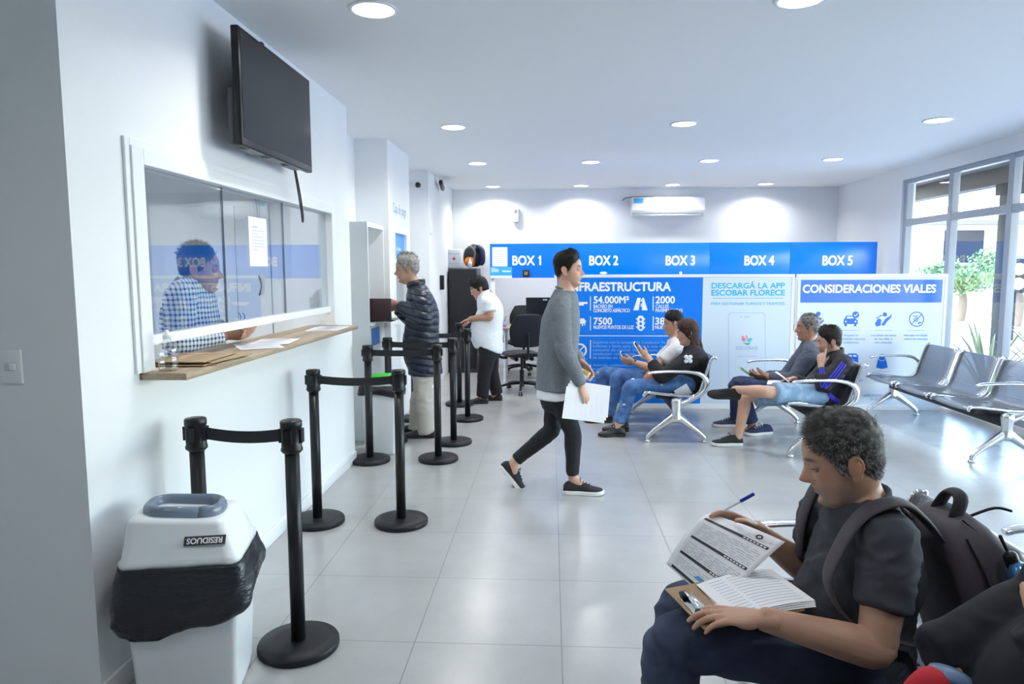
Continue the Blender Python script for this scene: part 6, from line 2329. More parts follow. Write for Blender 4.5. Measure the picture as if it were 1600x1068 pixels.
ho = H.hair(t, HAIR_BR, LONG, 0.024, 0.016, 1200, 0.035, 0.0014, (0.5, -0.3), 31, back=0.008)
m = MB()
q = random.Random(5)
for k in range(90):
    a = q.uniform(0.50 * PI, 1.5 * PI)
    z0 = q.uniform(-0.03, 0.09)
    p0 = H.surf(z0, a, 0.012)
    p1 = H.surf(-0.05, a, 0.026)
    side_ = 1 if p0.y > 0 else -1
    fwd_ = q.uniform(0.0, 0.09) if abs(p0.y) > 0.03 and q.random() < 0.55 else q.uniform(-0.03, 0.02)
    p2 = Vector((p1.x + fwd_ * 0.5, p1.y * 1.05, -0.13))
    p3 = Vector((p1.x + fwd_ + 0.02, p1.y * 0.95 + side_ * 0.02, -0.20 - q.uniform(0, 0.04)))
    p4 = Vector((p1.x + fwd_ * 1.2 + 0.05, p1.y * 0.9 + side_ * 0.02, -0.25 - q.uniform(0, 0.08)))
    m.tube([H.w(p) for p in (p0, p1, p2, p3, p4)], [0.006, 0.010, 0.011, 0.009, 0.002], 6, 4)
m.build('long_lock', HAIR_BR, ho)
BLKTOP = mat('black_cotton', (0.010, 0.011, 0.015), 0.9, bump=(220, 0.1, 0.001))
top_garment(t, 'top', BLKTOP, J, 0.93, 0.01, 0.018, 'long', 0.17, 0.04, amp=0.008, seed=8, slv=0.016, k=0.97)
p = Vector(J['shL']).lerp(Vector(J['elL']), 0.18)
m = MB()
c0 = at(1076, 561, Y=Yl - 0.262)
for a_, r_ in ((0, 0), (1, 0), (2, 0), (3, 0)):
    an = PI / 4 + a_ * PI / 2
    cx, cz = c0.x + 0.026 * math.cos(an), c0.z + 0.026 * math.sin(an)
    m.ball((cx, c0.y + 0.018, cz), (0.019, 0.007, 0.019), 10, 6)
m.ball((c0.x, c0.y + 0.014, c0.z), (0.012, 0.008, 0.012), 8, 6)
m.build('flower_emblem', mat('white_patch', (0.72, 0.72, 0.74), 0.8), t)
tr = trousers(t, 'trousers', DENIM, J, 0.95, 0, 0.010, (0.092, 0.090, 0.072, 0.066, 0.062, 0.052, 0.050), 0.95, seed=17)
m = MB()
for px_, py_ in ((989, 592), (1028, 596), (1034, 601), (975, 632)):
    pp = A(px_, py_, Yl - 0.185)
    m.ball((pp.x, pp.y + 0.008, pp.z), (0.016, 0.012, 0.007), 8, 6)
m.build('frayed_patch', mat('pale_fray', (0.6, 0.66, 0.72), 0.9), tr)
shoe(t, A0(977, 680, Yl - 0.1), (-1, -0.12, 0), (0, 0, 1), BLK_LEATHER, RUB_B, 0.25, lace=BLK_SHOE, high=0.02)
shoe(t, A0(983, 672, Yl + 0.09), (-1, 0.0, 0), (0, 0, 1), BLK_LEATHER, RUB_B, 0.25, lace=BLK_SHOE, high=0.02)
phone(A(997, 545, Yl - 0.02), (-0.6, 0, 1), (1, -0.35, 0.5), 'white smartphone held by the woman in the black top', WHITE_PL)
# tan handbag on her lap, tissue packet by her hip
p = A(1017, 592, Yl - 0.02)
t2_ = thing('handbag', 'small tan leather bag on the lap of the woman with long hair', 'bag', p)
MB().tube([p + Vector((-0.02, -0.05, -0.045)), p + Vector((0, -0.02, -0.01)), p + Vector((0.015, 0.03, 0.05))], [(0.05, 0.035), (0.075, 0.05), (0.05, 0.03)], 16, 5, (1, 0, 0)).build('pouch', mat('tan_leather', srgb(196, 112, 62), 0.5), t2_)
p = A(1067, 612, Yl - 0.19)
R_ = Matrix.Translation(p) @ Matrix.Rotation(-0.55, 4, 'Y')
tag(MB().rbox((-0.065, -0.006, -0.05), (0.065, 0.004, 0.05), 0.003, M=R_).build('folded_paper', PAPER, origin=p), 'white folded paper sticking out by the hip of the woman with long hair', 'paper')

# ---- the two men on the second bench ---------------------------------------
Y2 = 6.62
J = joints(LW, pelvis=(1268, 610, Y2), waist=(1270, 600, Y2), chest=(1268, 566, Y2), neck=(1265, 536, Y2),
           shL=(1268, 552, Y2 - 0.185), elL=(1238, 594, Y2 - 0.2), wrL=(1197, 589, Y2 - 0.10), shR=(1258, 550, Y2 + 0.185), elR=(1225, 590, Y2 + 0.2), wrR=(1196, 586, Y2 + 0.05),
           knL=(1156, 604, Y2 - 0.14), anL=(1176, 662, Y2 - 0.16), toeL=(1160, 672, Y2 - 0.16), knR=(1152, 600, Y2 + 0.12), anR=(1150, 656, Y2 + 0.12), toeR=(1136, 664, Y2 + 0.12))
t = person('older man with grey hair in dark grey sweater on the second bench', (J['pelvis'].x, Y2, 0))
H = Head(A(1262, 514, Y2), (-1, 0.22, -0.05), (-0.05, 0, 1), 0.98, nose=1.15)
tone = skin_color(H, TONE_T, 0.15, (0.2, 0.16, 0.14), scalp=RECEDE, scalp_col=(0.16, 0.14, 0.13))
build_skin(t, J, H, tone, 1.0, voxel=0.005, hands_={'L': dict(fdir=(-1, 0.15, 0.05), pnorm=(0.1, 0.7, 0.7), thumb_side=(0, 0.3, 1), curl=(0.5, 0.6, 0.7, 0.8), thumb=(0.2, 0.3)),
                                     'R': dict(fdir=(-1, -0.2, 0.05), pnorm=(0, -0.7, 0.6), thumb_side=(0, 0, 1), curl=(0.5, 0.6, 0.7, 0.8), thumb=(0.2, 0.3))})
H.eyes(t, (0.03, 0.02, 0.015), 0.55, mat('lid_tan', TONE_T, 0.5))
H.hair(t, HAIR_GR, RECEDE, 0.018, 0.009, 1500, 0.02, 0.0013, (-0.2, 0.2), 41)
GSW = mat('charcoal_sweatshirt', srgb(84, 90, 104), 0.95, bump=(220, 0.15, 0.001))
top_garment(t, 'sweater', GSW, J, 1.0, 0.03, 0.018, 'long', 0.0, 0.06, amp=0.009, seed=9, slv=0.018)
ne = Vector(J['neck'])
MB().tube([ne + Vector((0.066 * math.cos(a), 0.064 * math.sin(a), 0.014 + 0.018 * math.cos(a))) for a in np.linspace(0, 2 * PI, 15)], [(0.016, 0.009)] * 15, 8, 3, (0, 0, 1), cap=False).build('collar', GSW, t)
trousers(t, 'trousers', DENIM_D, J, 1.0, 0, 0.010, (0.095, 0.092, 0.080, 0.076, 0.070, 0.060, 0.060), 0.95, seed=19)
NAVYC = mat('navy_canvas', (0.012, 0.02, 0.07), 0.75)
a, c = A(1213, 652, Y2 - 0.16), A(1184, 690, Y2 - 0.16)
shoe(t, A0(1206, 676, Y2 - 0.17), (-1, -0.3, 0.0), (0, 0, 1), NAVYC, RUB_W, 0.28, lace=RUB_W)
shoe(t, A0(1158, 664, Y2 + 0.12), (-1, 0.0, 0), (0, 0, 1), NAVYC, RUB_W, 0.28, lace=RUB_W)
phone(A(1166, 581, Y2 - 0.05), (-0.75, 0, 0.55), (0.5, -0.3, 1), 'smartphone with a green case held by the man in the grey sweater', mat('lime_case', srgb(140, 215, 90), 0.4))

Y1_ = 5.95
J = joints(LW, pelvis=(1277, 616, Y1_), waist=(1292, 605, Y1_), chest=(1302, 580, Y1_), neck=(1303, 554, Y1_),
           shL=(1318, 569, Y1_ - 0.18), elL=(1287, 603, Y1_ - 0.20), wrL=(1283, 570, Y1_ - 0.13), shR=(1300, 569, Y1_ + 0.18), elR=(1262, 603, Y1_ + 0.2), wrR=(1238, 592, Y1_ + 0.08),
           knL=(1196, 612, Y1_ - 0.24), anL=(1149, 608, Y1_ - 0.02), toeL=(1128, 612, Y1_ - 0.02), knR=(1166, 620, Y1_ + 0.10), anR=(1152, 688, Y1_ + 0.05), toeR=(1136, 696, Y1_ + 0.05))
t = person('young man in black and blue track jacket and denim shorts, legs crossed', (J['pelvis'].x, Y1_, 0))
H = Head(A(1296, 535, Y1_), (-1, 0.22, -0.22), (-0.20, 0, 1), 0.96)
tone = skin_color(H, TONE_L, 0.7, (0.06, 0.045, 0.04), scalp=SHORT_LINE, scalp_col=(0.04, 0.03, 0.025))
build_skin(t, J, H, tone, 1.0, voxel=0.005, leg_k=0.95, hands_={'L': dict(fdir=(0.12, 0.30, 0.92), pnorm=(0.35, 0.9, -0.2), thumb_side=(0.9, -0.3, 0.1), curl=((0.2, 0.3, 0.3), 1.1, 1.2, 1.2), thumb=(0.2, 0.3), k=0.9),
                                     'R': dict(fdir=(-0.9, -0.2, -0.1), pnorm=(0, -0.5, -0.8), thumb_side=(-0.2, -0.8, 0.3), curl=(0.6, 0.7, 0.8, 0.9), thumb=(0.3, 0.4))})
H.eyes(t, (0.03, 0.02, 0.015), 0.3, mat('lid_light', TONE_L, 0.5))
H.hair(t, HAIR_DK, SHORT_LINE, 0.022, 0.006, 1600, 0.02, 0.0012, (-0.4, 0.4), 51, spike=0.012)
BLKJ = mat('black_track_cloth', (0.012, 0.013, 0.018), 0.7, bump=(220, 0.1, 0.001))
PURP = mat('violet_blue_cloth', srgb(70, 60, 200), 0.7)
jk = top_garment(t, 'jacket', BLKJ, J, 1.0, 0.02, 0.020, 'long', 0.0, 0.04, amp=0.009, seed=10, slv=0.018)
ne = Vector(J['neck'])
MB().tube([ne + Vector((0.070 * math.cos(a), 0.068 * math.sin(a), 0.022 + 0.018 * math.cos(a))) for a in np.linspace(0, 2 * PI, 15)], [(0.024, 0.009)] * 15, 8, 3, (0, 0, 1), cap=False).build('collar', BLKJ, t)
# sleeve stripes down the outside of the near arm and the coloured back yoke
sh, el, wr = (Vector(J[k]) for k in ('shL', 'elL', 'wrL'))
s_ = MB()
for k in (-1, 0, 1):
    f_ = (wr - el).normalized()
    nrm = Vector((-0.35, -0.94, 0.0))
    side_ = f_.cross(nrm).normalized()
    s_.tube([el + nrm * 0.069 + side_ * 0.018 * k + f_ * 0.0, el.lerp(wr, 0.35) + nrm * 0.066 + side_ * 0.017 * k, el.lerp(wr, 0.9) + nrm * 0.055 + side_ * 0.014 * k], [(0.006, 0.004)] * 3, 8, 4, side_)
    up_ = (el - sh).normalized()
    side2 = up_.cross(nrm).normalized()
    s_.tube([sh + nrm * 0.076 + side2 * 0.018 * k + Vector((0, 0, 0.02)), sh.lerp(el, 0.5) + nrm * 0.077 + side2 * 0.018 * k, el + nrm * 0.069 + side2 * 0.016 * k], [(0.006, 0.004)] * 3, 8, 4, side2)
s_.build('sleeve_stripes', PURP, jk)
MB().tube([sh + Vector((0.055, -0.01, 0.035)), sh.lerp(el, 0.5) + Vector((0.058, -0.025, 0.01)), sh.lerp(el, 0.8) + Vector((0.05, -0.03, 0.0))], [(0.03, 0.022), (0.034, 0.022), (0.012, 0.01)], 12, 5, (0, 1, 0)).build('sleeve_panel', PURP, jk)
MB().tube([Vector(J['pelvis']) + Vector((0.02, -0.165, 0.03)), Vector(J['pelvis']) + Vector((0.10, -0.14, -0.03))], [(0.03, 0.03), (0.04, 0.03)], 12, 3, (0, 1, 0)).build('hem_panel', PURP, jk)
trousers(t, 'shorts', DENIM_L, J, 0.98, 0, 0.012, (0.098, 0.098, 0.092, 0.088), -0.86, seed=22)
shoe(t, A0(1160, 703, Y1_ + 0.05), (-1, -0.05, 0), (0, 0, 1), BLK_SHOE, RUB_W, 0.275, lace=BLK_SHOE)
a = Vector(J['anL'])
shoe(t, a + Vector((0.045, 0.0, -0.075)), (-1, 0.12, 0.06), (0.05, -0.55, 1), BLK_SHOE, RUB_B, 0.275, lace=BLK_SHOE)
# his papers and pen
pp = [A(1198, 600, Y1_ - 0.2), A(1246, 607, Y1_ - 0.16), A(1238, 598, Y1_ + 0.10), A(1200, 594, Y1_ + 0.08)]
m = MB()
m.rings(sheet_quad(pp, 8, 0.01), smooth=False)
tag(m.build('paper_sheet', PAPER, origin=pp[0]), 'white paper sheet on the lap of the man in the track jacket', 'paper')
pp2 = [A(1210, 581, Y1_ + 0.02), A(1232, 597, Y1_ - 0.06), A(1236, 599, Y1_ + 0.03), A(1214, 580, Y1_ + 0.12)]
m = MB()
m.rings(sheet_quad(pp2, 6, 0.004), smooth=False)
tag(m.build('paper_sheet', PAPER, origin=pp2[0]), 'white sheet tilted up in the hand of the man in the track jacket', 'paper')
# ---- the man with the backpack ----------------------------------------------
Yg = 1.90
J = joints(LW, pelvis=(1335, 1000, Yg), waist=(1342, 955, Yg), chest=(1352, 872, Yg), neck=(1349, 782, Yg),
           shL=(1394, 852, Yg - 0.175), elL=(1368, 1014, Yg - 0.25), wrL=(1192, 966, Yg - 0.245), shR=(1290, 786, Yg + 0.17), elR=(1262, 890, Yg + 0.22), wrR=(1178, 826, Yg + 0.20),
           knL=(1056, 1002, Yg - 0.11), anL=(1028, 1195, Yg - 0.11), toeL=(960, 1230, Yg - 0.11), knR=(1068, 950, Yg + 0.13), anR=(1044, 1120, Yg + 0.13), toeR=(990, 1150, Yg + 0.13))
for s_ in 'LR':
    J['an' + s_].z = max(0.10, min(J['an' + s_].z, 0.12))
    J['toe' + s_] = J['an' + s_] + Vector((-0.14, 0, -0.07))
J['refL'] = (0, 0, 1)
t = person('man with greying hair, dark tee and backpack writing on a clipboard', (J['pelvis'].x, Yg, 0))
ear = A(1329, 734, Yg - 0.07)
H = Head((ear.x + 0.012, Yg, ear.z), (-math.cos(0.34), 0.24, -math.sin(0.34)), (-0.36, 0.06, 1), 1.02, nose=1.12, jaw=1.03, lips=0.9)
GR_LINE = [0.096, 0.090, 0.072, 0.052, -0.004, -0.022, 0.034, -0.016, -0.042, -0.052, -0.056]
tone = skin_color(H, (0.50, 0.285, 0.195), 0.55, (0.19, 0.155, 0.14), brow=(0.02, 0.016, 0.014), scalp=GR_LINE, scalp_col=(0.10, 0.09, 0.085), lip=(0.28, 0.10, 0.09))
b, tips = build_skin(t, J, H, tone, 1.0, voxel=0.0033, hands_={
    'L': dict(fdir=(-0.97, 0.22, -0.04), pnorm=(-0.12, 0.10, -1), thumb_side=(0, 1, 0.2), curl=((0.12, 0.3, 0.2), (0.12, 0.35, 0.25), (0.15, 0.4, 0.3), (0.2, 0.4, 0.3)), thumb=(0.25, 0.15), spread=0.14),
    'R': dict(fdir=(-0.88, -0.02, 0.38), pnorm=(-0.35, -0.72, -0.6), thumb_side=(-0.3, -0.6, 0.6), curl=(0.35, 0.45, 0.5, 0.5), thumb=(0.2, 0.25))}, slim=0.9, arm_k=1.06)
H.eyes(t, (0.05, 0.03, 0.02), 0.06, mat('lid_brown', (0.47, 0.265, 0.18), 0.5))
HAIR_SP = mat('salt_and_pepper_hair', (0.035, 0.032, 0.030), 0.6, spec=0.25, noise=(60, (0.16, 0.155, 0.15), 0.45, 0.7))
ho = H.hair(t, HAIR_SP, GR_LINE, 0.020, 0.007, 17000, 0.020, 0.0006, (0.8, -0.15), 61, spike=0.010)
GREYST = mat('silver_strand', (0.44, 0.43, 0.42), 0.5, spec=0.3)
H2 = Head(H.c, H.f, H.u, H.k, H.nose, H.jaw, H.lips)


def strands(H_, line, m, n, L, wd, seed, dens, parent, top=0.020, side=0.007):
    q = random.Random(seed)
    mb = MB()
    ang = [0, 25, 45, 62, 74, 84, 92, 104, 125, 150, 180]
    for i in range(n):
        th = q.uniform(-PI, PI)
        z = 0.099 + 0.0288 * math.sqrt(1 - q.random()) if q.random() < 0.4 else q.uniform(-0.06, 0.102)
        a = abs(math.degrees(th))
        zl = float(np.interp(a, ang, line))
        if z < zl + 0.002 or q.random() > dens(a, z):
            continue
        up = min(1, max(0, (z - 0.035) / 0.07))
        t_ = min(1, (z - zl) / 0.045)
        off = (side + (top - side) * up) * t_
        r0 = H_.surf(z, th, off * 0.8)
        nrm = (H_.surf(z, th, off + 0.004) - r0)
        if nrm.length < 1e-6:
            continue
        nrm.normalize()
        d = nrm * 0.20 + Vector((0.8 * up - 0.25 * (1 - up), 0, -0.05 * up - 0.9 * (1 - up))) + Vector((q.gauss(0, 0.25), q.gauss(0, 0.25), q.gauss(0, 0.25)))
        d.normalize()
        s_ = d.cross(nrm)
        if s_.length < 1e-5:
            continue
        s_.normalize()
        l_ = L * q.uniform(0.5, 1.2) * (0.5 + 0.6 * up)
        p0, p1, p2 = r0, r0 + d * l_ * 0.5 + nrm * l_ * 0.12, r0 + d * l_
        w_ = wd * q.uniform(0.6, 1.2)
        mb.add([H_.w(p) for p in (p0 - s_ * w_, p0 + s_ * w_, p1 + s_ * w_ * 0.8, p1 - s_ * w_ * 0.8, p2)], [(0, 1, 2, 3), (3, 2, 4)], True)
    return mb.build('grey_strands', m, parent)


strands(H2, GR_LINE, GREYST, 16000, 0.018, 0.00042, 5, lambda a, z: 0.16 + 0.75 * math.exp(-((a - 70) / 32) ** 2) * (z < 0.085) + 0.25 * math.exp(-(a / 30) ** 2), ho)
DARKTEE = mat('charcoal_tee_cloth', srgb(62, 64, 72), 0.92, bump=(320, 0.2, 0.001), noise=(14, srgb(54, 56, 64), 0.4, 0.7))
sh_ = top_garment(t, 'tee_shirt', DARKTEE, J, 1.0, 0.05, 0.016, 'short', 0.60, 0.03, voxel=0.007, amp=0.016, seed=11, slv=0.008, freq=8, k=0.97)
ne = Vector(J['neck'])
MB().tube([ne + Vector((0.066 * math.cos(a) - 0.004, 0.066 * math.sin(a), 0.012 + 0.020 * math.cos(a))) for a in np.linspace(0, 2 * PI, 19)], [(0.012, 0.006)] * 19, 8, 3, (0, 0, 1), cap=False).build('collar', DARKTEE, t)
DENIM_N = mat('navy_denim', srgb(50, 60, 84), 0.88, noise=(7, srgb(70, 82, 108), 0.45, 0.78), bump=(420, 0.25, 0.001))
trousers(t, 'trousers', DENIM_N, J, 1.0, 0.0, 0.012, (0.095, 0.092, 0.080, 0.074, 0.074, 0.070, 0.070), 0.96, voxel=0.008, amp=0.016, seed=25, freq=7)
for s_, dy in (('L', -0.11), ('R', 0.13)):
    a = J['an' + s_]
    shoe(t, (a.x + 0.07, Yg + dy, 0.0006), (-1, 0, 0), (0, 0, 1), BLK_SHOE, RUB_B, 0.285, lace=BLK_SHOE)

# clipboard with its clip, the papers and the raised page
BOARD = mat('hardboard', (0.34, 0.22, 0.11), 0.5, noise=(40, (0.28, 0.18, 0.09), 0.4, 0.7))
NL, FL, NR = at(1101, 985, Z=0.628), at(1039, 921, Z=0.632), at(1258, 954, Z=0.650)
FR = NR + FL - NL
cN = ((NR - NL).cross(FL - NL)).normalized()
t3 = thing('clipboard', 'brown clipboard with a metal clip on the knees of the man with the backpack', 'clipboard', (NL + FR) / 2)
MB().poly([NL, NR, FR, FL], cN * 0.0035).build('board', BOARD, t3)
ex = (NR - NL).normalized()
ey = cN.cross(ex)
bc = (NL + FL) / 2 + ex * 0.030 + cN * 0.004
Mc = Matrix(((ex.x, ey.x, cN.x, bc.x), (ex.y, ey.y, cN.y, bc.y), (ex.z, ey.z, cN.z, bc.z), (0, 0, 0, 1)))
clip = MB().rbox((-0.020, -0.055, 0.0), (0.014, 0.055, 0.003), 0.001, M=Mc).rbox((-0.004, -0.05, 0.003), (0.020, 0.05, 0.009), 0.003, M=Mc)
clip.tube([Mc @ Vector((0.0, y, 0.010)) for y in (-0.05, 0.05)], 0.006, 10, 2, curve=False)
clip.build('clip', CHROME, t3)
for y_ in (-0.06, 0.035):
    MB().rbox((-0.016, y_, 0.003), (0.006, y_ + 0.025, 0.014), 0.003, M=Mc).build('clip_lever', BLACK_PL, t3)
base = NL + ex * 0.075 + ey * 0.012 + cN * 0.0042
for k in range(4):
    a_ = 0.03 * (k - 1.5)
    o_ = base + cN * (0.0012 * k) + ex * (0.004 * k)
    e1 = (ex * math.cos(a_) + ey * math.sin(a_))
    e2 = (ey * math.cos(a_) - ex * math.sin(a_))
    c_ = [o_, o_ + e1 * 0.235, o_ + e1 * 0.235 + e2 * 0.19, o_ + e2 * 0.19]
    m = MB()
    m.rings(sheet_quad(c_, 8, 0.004 + 0.002 * k), smooth=False)
    pp_ = m.build('form_sheet', PAPER, origin=o_)
    tag(pp_, ('white form lowest on the clipboard', 'white form second from the bottom on the clipboard', 'white form third on the clipboard, under the top one', 'white printed form lying topmost on the clipboard')[k], 'paper', 'forms on the clipboard')
    if k == 3:
        m = MB()
        nr = ((c_[1] - c_[0]).cross(c_[3] - c_[0])).normalized()
        for q in range(12):
            v = 0.08 + 0.075 * q
            for u0, u1 in ((0.35, 0.9), (0.12, 0.3)):
                R = []
                for i in range(7):
                    u = u0 + (u1 - u0) * i / 6
                    off = nr * ((0.004 + 0.002 * k) * math.sin(PI * u) + 0.0009)
                    R.append([c_[0] + (c_[1] - c_[0]) * u + (c_[3] - c_[0]) * v + off, c_[0] + (c_[1] - c_[0]) * u + (c_[3] - c_[0]) * (v + 0.012) + off])
                m.rings(R, cap=False, closed=False)
        m.build('printed_lines', GREY_INK, pp_)

# the page held up: A lower left, D lower right, B upper left, C upper right
pA, pD = at(1041, 880, Y=2.02), at(1122, 952, Y=1.835)
pB, pC = at(1108, 794, Y=2.06), at(1227, 846, Y=1.93)


def page(u, v, off=0.0):
    p = (pA * (1 - u) + pD * u) * (1 - v) + (pB * (1 - u) + pC * u) * v
    n = ((pD - pA).cross(pB - pA)).normalized()
    if n.y > 0:
        n = -n
    bul = 0.016 * math.sin(PI * v) * (1 - 0.3 * u)
    curl = -0.035 * max(0.0, v - 0.75) ** 2 / 0.0625 * math.exp(-((u - 0.12) / 0.3) ** 2)
    return p + n * (bul + curl + off)


m = MB()
N_ = 16
R = [[page(i / N_, j / N_) for j in range(N_ + 1)] + [page(i / N_, j / N_, -0.0005) for j in range(N_, -1, -1)] for i in range(N_ + 1)]
m.rings(R)
pg = m.build('form_sheet', PAPER, origin=pA)
tag(pg, 'white form page with black heading bars lifted by the man with the backpack', 'paper')


def strip(mb, u0, v0, u1, v1, off=0.0009, n=10):
    R = []
    for i in range(n + 1):
        u = u0 + (u1 - u0) * i / n
        R.append([page(u, v0, off), page(u, v1, off)])
    mb.rings(R, cap=False, closed=False)


m = MB()
for v in (0.02, 0.245, 0.50, 0.82):
    strip(m, 0.09 if v < 0.8 else 0.05, v, 0.93, v + 0.035)
m.build('heading_bars', DARK_INK, pg)
m = MB()
for v in (0.0285, 0.2535, 0.5085, 0.8285):
    for k in range(7):
        u = 0.60 + 0.045 * k
        strip(m, u, v, u + 0.03, v + 0.017, 0.0013, 2)
m.build('heading_lettering', WHITE_INK, pg)
m = MB()
LG = mat('light_grey_print', (0.42, 0.45, 0.52), 0.6)
q = random.Random(3)
for v in [0.10, 0.13, 0.16, 0.19, 0.30, 0.325, 0.35, 0.375, 0.40, 0.43, 0.56, 0.585, 0.61, 0.64, 0.665, 0.70, 0.725, 0.75, 0.88, 0.91]:
    u = 0.10 + (0.5 if v in (0.88, 0.91) else 0.0)
    while u < 0.9:
        w_ = q.uniform(0.04, 0.16)
        strip(m, u, v, min(0.92, u + w_), v + 0.006, 0.0009, 3)
        u += w_ + q.uniform(0.015, 0.07)
for u in (0.35, 0.55, 0.75, 0.9):
    strip(m, u, 0.29, u + 0.004, 0.45, 0.0009, 1)
m.build('printed_lines', LG, pg)
m = MB()
for u0, v0 in ((0.46, 0.10), (0.72, 0.28)):
    for k in range(4):
        strip(m, u0 + 0.015 * k, v0 + 0.012 * k, u0 + 0.12 + 0.01 * k, v0 + 0.012 * k + 0.009, 0.0014, 3)
m.build('handwriting', mat('light_blue_ink', srgb(30, 160, 225), 0.5), pg)
m = MB()
for k in range(16):
    a0, a1 = 2 * PI * k / 16, 2 * PI * (k + 1) / 16
    m.add([page(0.74 + 0.045 * math.cos(a0), 0.925 + 0.032 * math.sin(a0), 0.001), page(0.74 + 0.045 * math.cos(a1), 0.925 + 0.032 * math.sin(a1), 0.001), page(0.74 + 0.022 * math.cos(a1), 0.925 + 0.016 * math.sin(a1), 0.001), page(0.74 + 0.022 * math.cos(a0), 0.925 + 0.016 * math.sin(a0), 0.001)], [(0, 1, 2, 3)])
m.build('emblem', DARK_INK, pg)

# ballpoint pen
a, b = at(1126, 800, Y=2.07), at(1178, 771, Y=2.03)
t4 = thing('ballpoint_pen', 'white ballpoint pen with a blue cap in the far hand above the raised page', 'pen', a)
d = (b - a).normalized()
L = (b - a).length
MB().cyl(a, a + d * L * 0.68, 0.0038, 14).build('barrel', mat('white_barrel', (0.75, 0.78, 0.85), 0.25), t4)
MB().tube([a + d * L * 0.62, a + d * L * 0.99], 0.0052, 14, 2, curve=False).build('cap', mat('ink_blue_plastic', srgb(20, 40, 170), 0.3), t4)

# ---- the worn backpack ---------------------------------------------------------
PACK = mat('dark_taupe_nylon', srgb(80, 74, 79), 0.72, bump=(260, 0.25, 0.0015), noise=(9, srgb(66, 61, 67), 0.4, 0.7))
PACKD = mat('black_webbing_cloth', srgb(28, 27, 31), 0.7, bump=(260, 0.2, 0.001))
t5 = thing('backpack', 'dark taupe backpack worn by the seated man with the clipboard', 'backpack', (1.12, Yg, 0.45))
lean = Vector((0.10, 0, -0.42))
top_ = Vector((1.075, Yg - 0.01, 0.835))


def bp(u, dx, dy):
    return top_ + lean * u + Vector((dx, dy, 0.24 * dx))


m = MB()
R = []
for u, hw, dp0, dp1 in ((-0.06, 0.075, -0.03, 0.035), (0.0, 0.115, -0.06, 0.055), (0.10, 0.140, -0.068, 0.075), (0.35, 0.152, -0.068, 0.090), (0.7, 0.156, -0.066, 0.100), (0.95, 0.150, -0.06, 0.095), (1.0, 0.12, -0.04, 0.07)):
    ring_ = []
    for x, y in rrect(2 * hw, dp1 - dp0, 0.035, 5):
        ring_.append(bp(u, (dp0 + dp1) / 2 + y, x) + Vector((0.004 * mnoise.noise(Vector((x * 20, y * 20, u * 8))), 0, 0)))
    R.append(ring_)
m.rings(R)
m.build('main_compartment', PACK, t5)
m = MB()
R = []
for u, hw, d0, d1 in ((0.12, 0.07, 0.055, 0.085), (0.18, 0.105, 0.055, 0.120), (0.45, 0.118, 0.06, 0.140), (0.80, 0.122, 0.07, 0.150), (0.95, 0.10, 0.07, 0.125)):
    R.append([bp(u, (d0 + d1) / 2 + y, x) for x, y in rrect(2 * hw, d1 - d0, 0.025, 4)])
m.rings(R)
fp = m.build('front_pocket', PACK, t5)
MB().tube([bp(0.30, 0.135, -0.10), bp(0.27, 0.142, 0), bp(0.30, 0.135, 0.10)], 0.004, 8, 4).build('zip', PACKD, fp)
MB().tube([bp(0.0, 0.05, -0.145), bp(0.3, 0.072, -0.157), bp(0.8, 0.085, -0.158), bp(1.0, 0.06, -0.13)], 0.0045, 8, 4).tube([bp(0.0, -0.02, -0.13), bp(0.3, 0.0, -0.158), bp(0.8, 0.01, -0.160)], 0.004, 8, 4).build('piping', PACKD, t5)
MB().tube([bp(-0.04, 0.0, -0.045), bp(-0.14, 0.03, -0.032), bp(-0.165, 0.035, 0.0), bp(-0.14, 0.03, 0.032), bp(-0.04, 0.0, 0.045)], [(0.018, 0.009)] * 5, 12, 4, (1, 0, 0.3)).build('grab_handle', PACKD, t5)
MB().tube([bp(0.03, 0.07, 0.02), bp(0.0, 0.13, 0.01), bp(0.03, 0.165, 0.0)], 0.004, 8, 4).tube([bp(0.22, 0.10, -0.12), bp(0.24, 0.14, -0.125)], 0.004, 8, 3).build('zip_pull', PACKD, t5)
MB().tube([bp(0.42, 0.045, -0.165), bp(0.6, 0.055, -0.18), bp(0.95, 0.06, -0.165)], [(0.036, 0.016), (0.042, 0.026), (0.036, 0.018)], 14, 5, (1, 0, 0.2)).build('side_pocket', PACKD, t5)
o = thing('water_bottle', 'shiny blue bottle in the side pocket of the worn backpack', 'bottle', bp(0.6, 0.055, -0.19))
MB().tube([bp(0.16, 0.055, -0.172), bp(0.20, 0.057, -0.185), bp(0.48, 0.062, -0.200), bp(0.8, 0.065, -0.192)], [0.014, 0.028, 0.030, 0.024], 16, 5).build('bottle_body', mat('steel_blue_metal', srgb(90, 140, 190), 0.25, 0.6), o)
MB().tube([bp(0.10, 0.052, -0.168), bp(0.16, 0.055, -0.173)], 0.017, 14, 2, curve=False).build('bottle_cap', BLACK_PL, o)
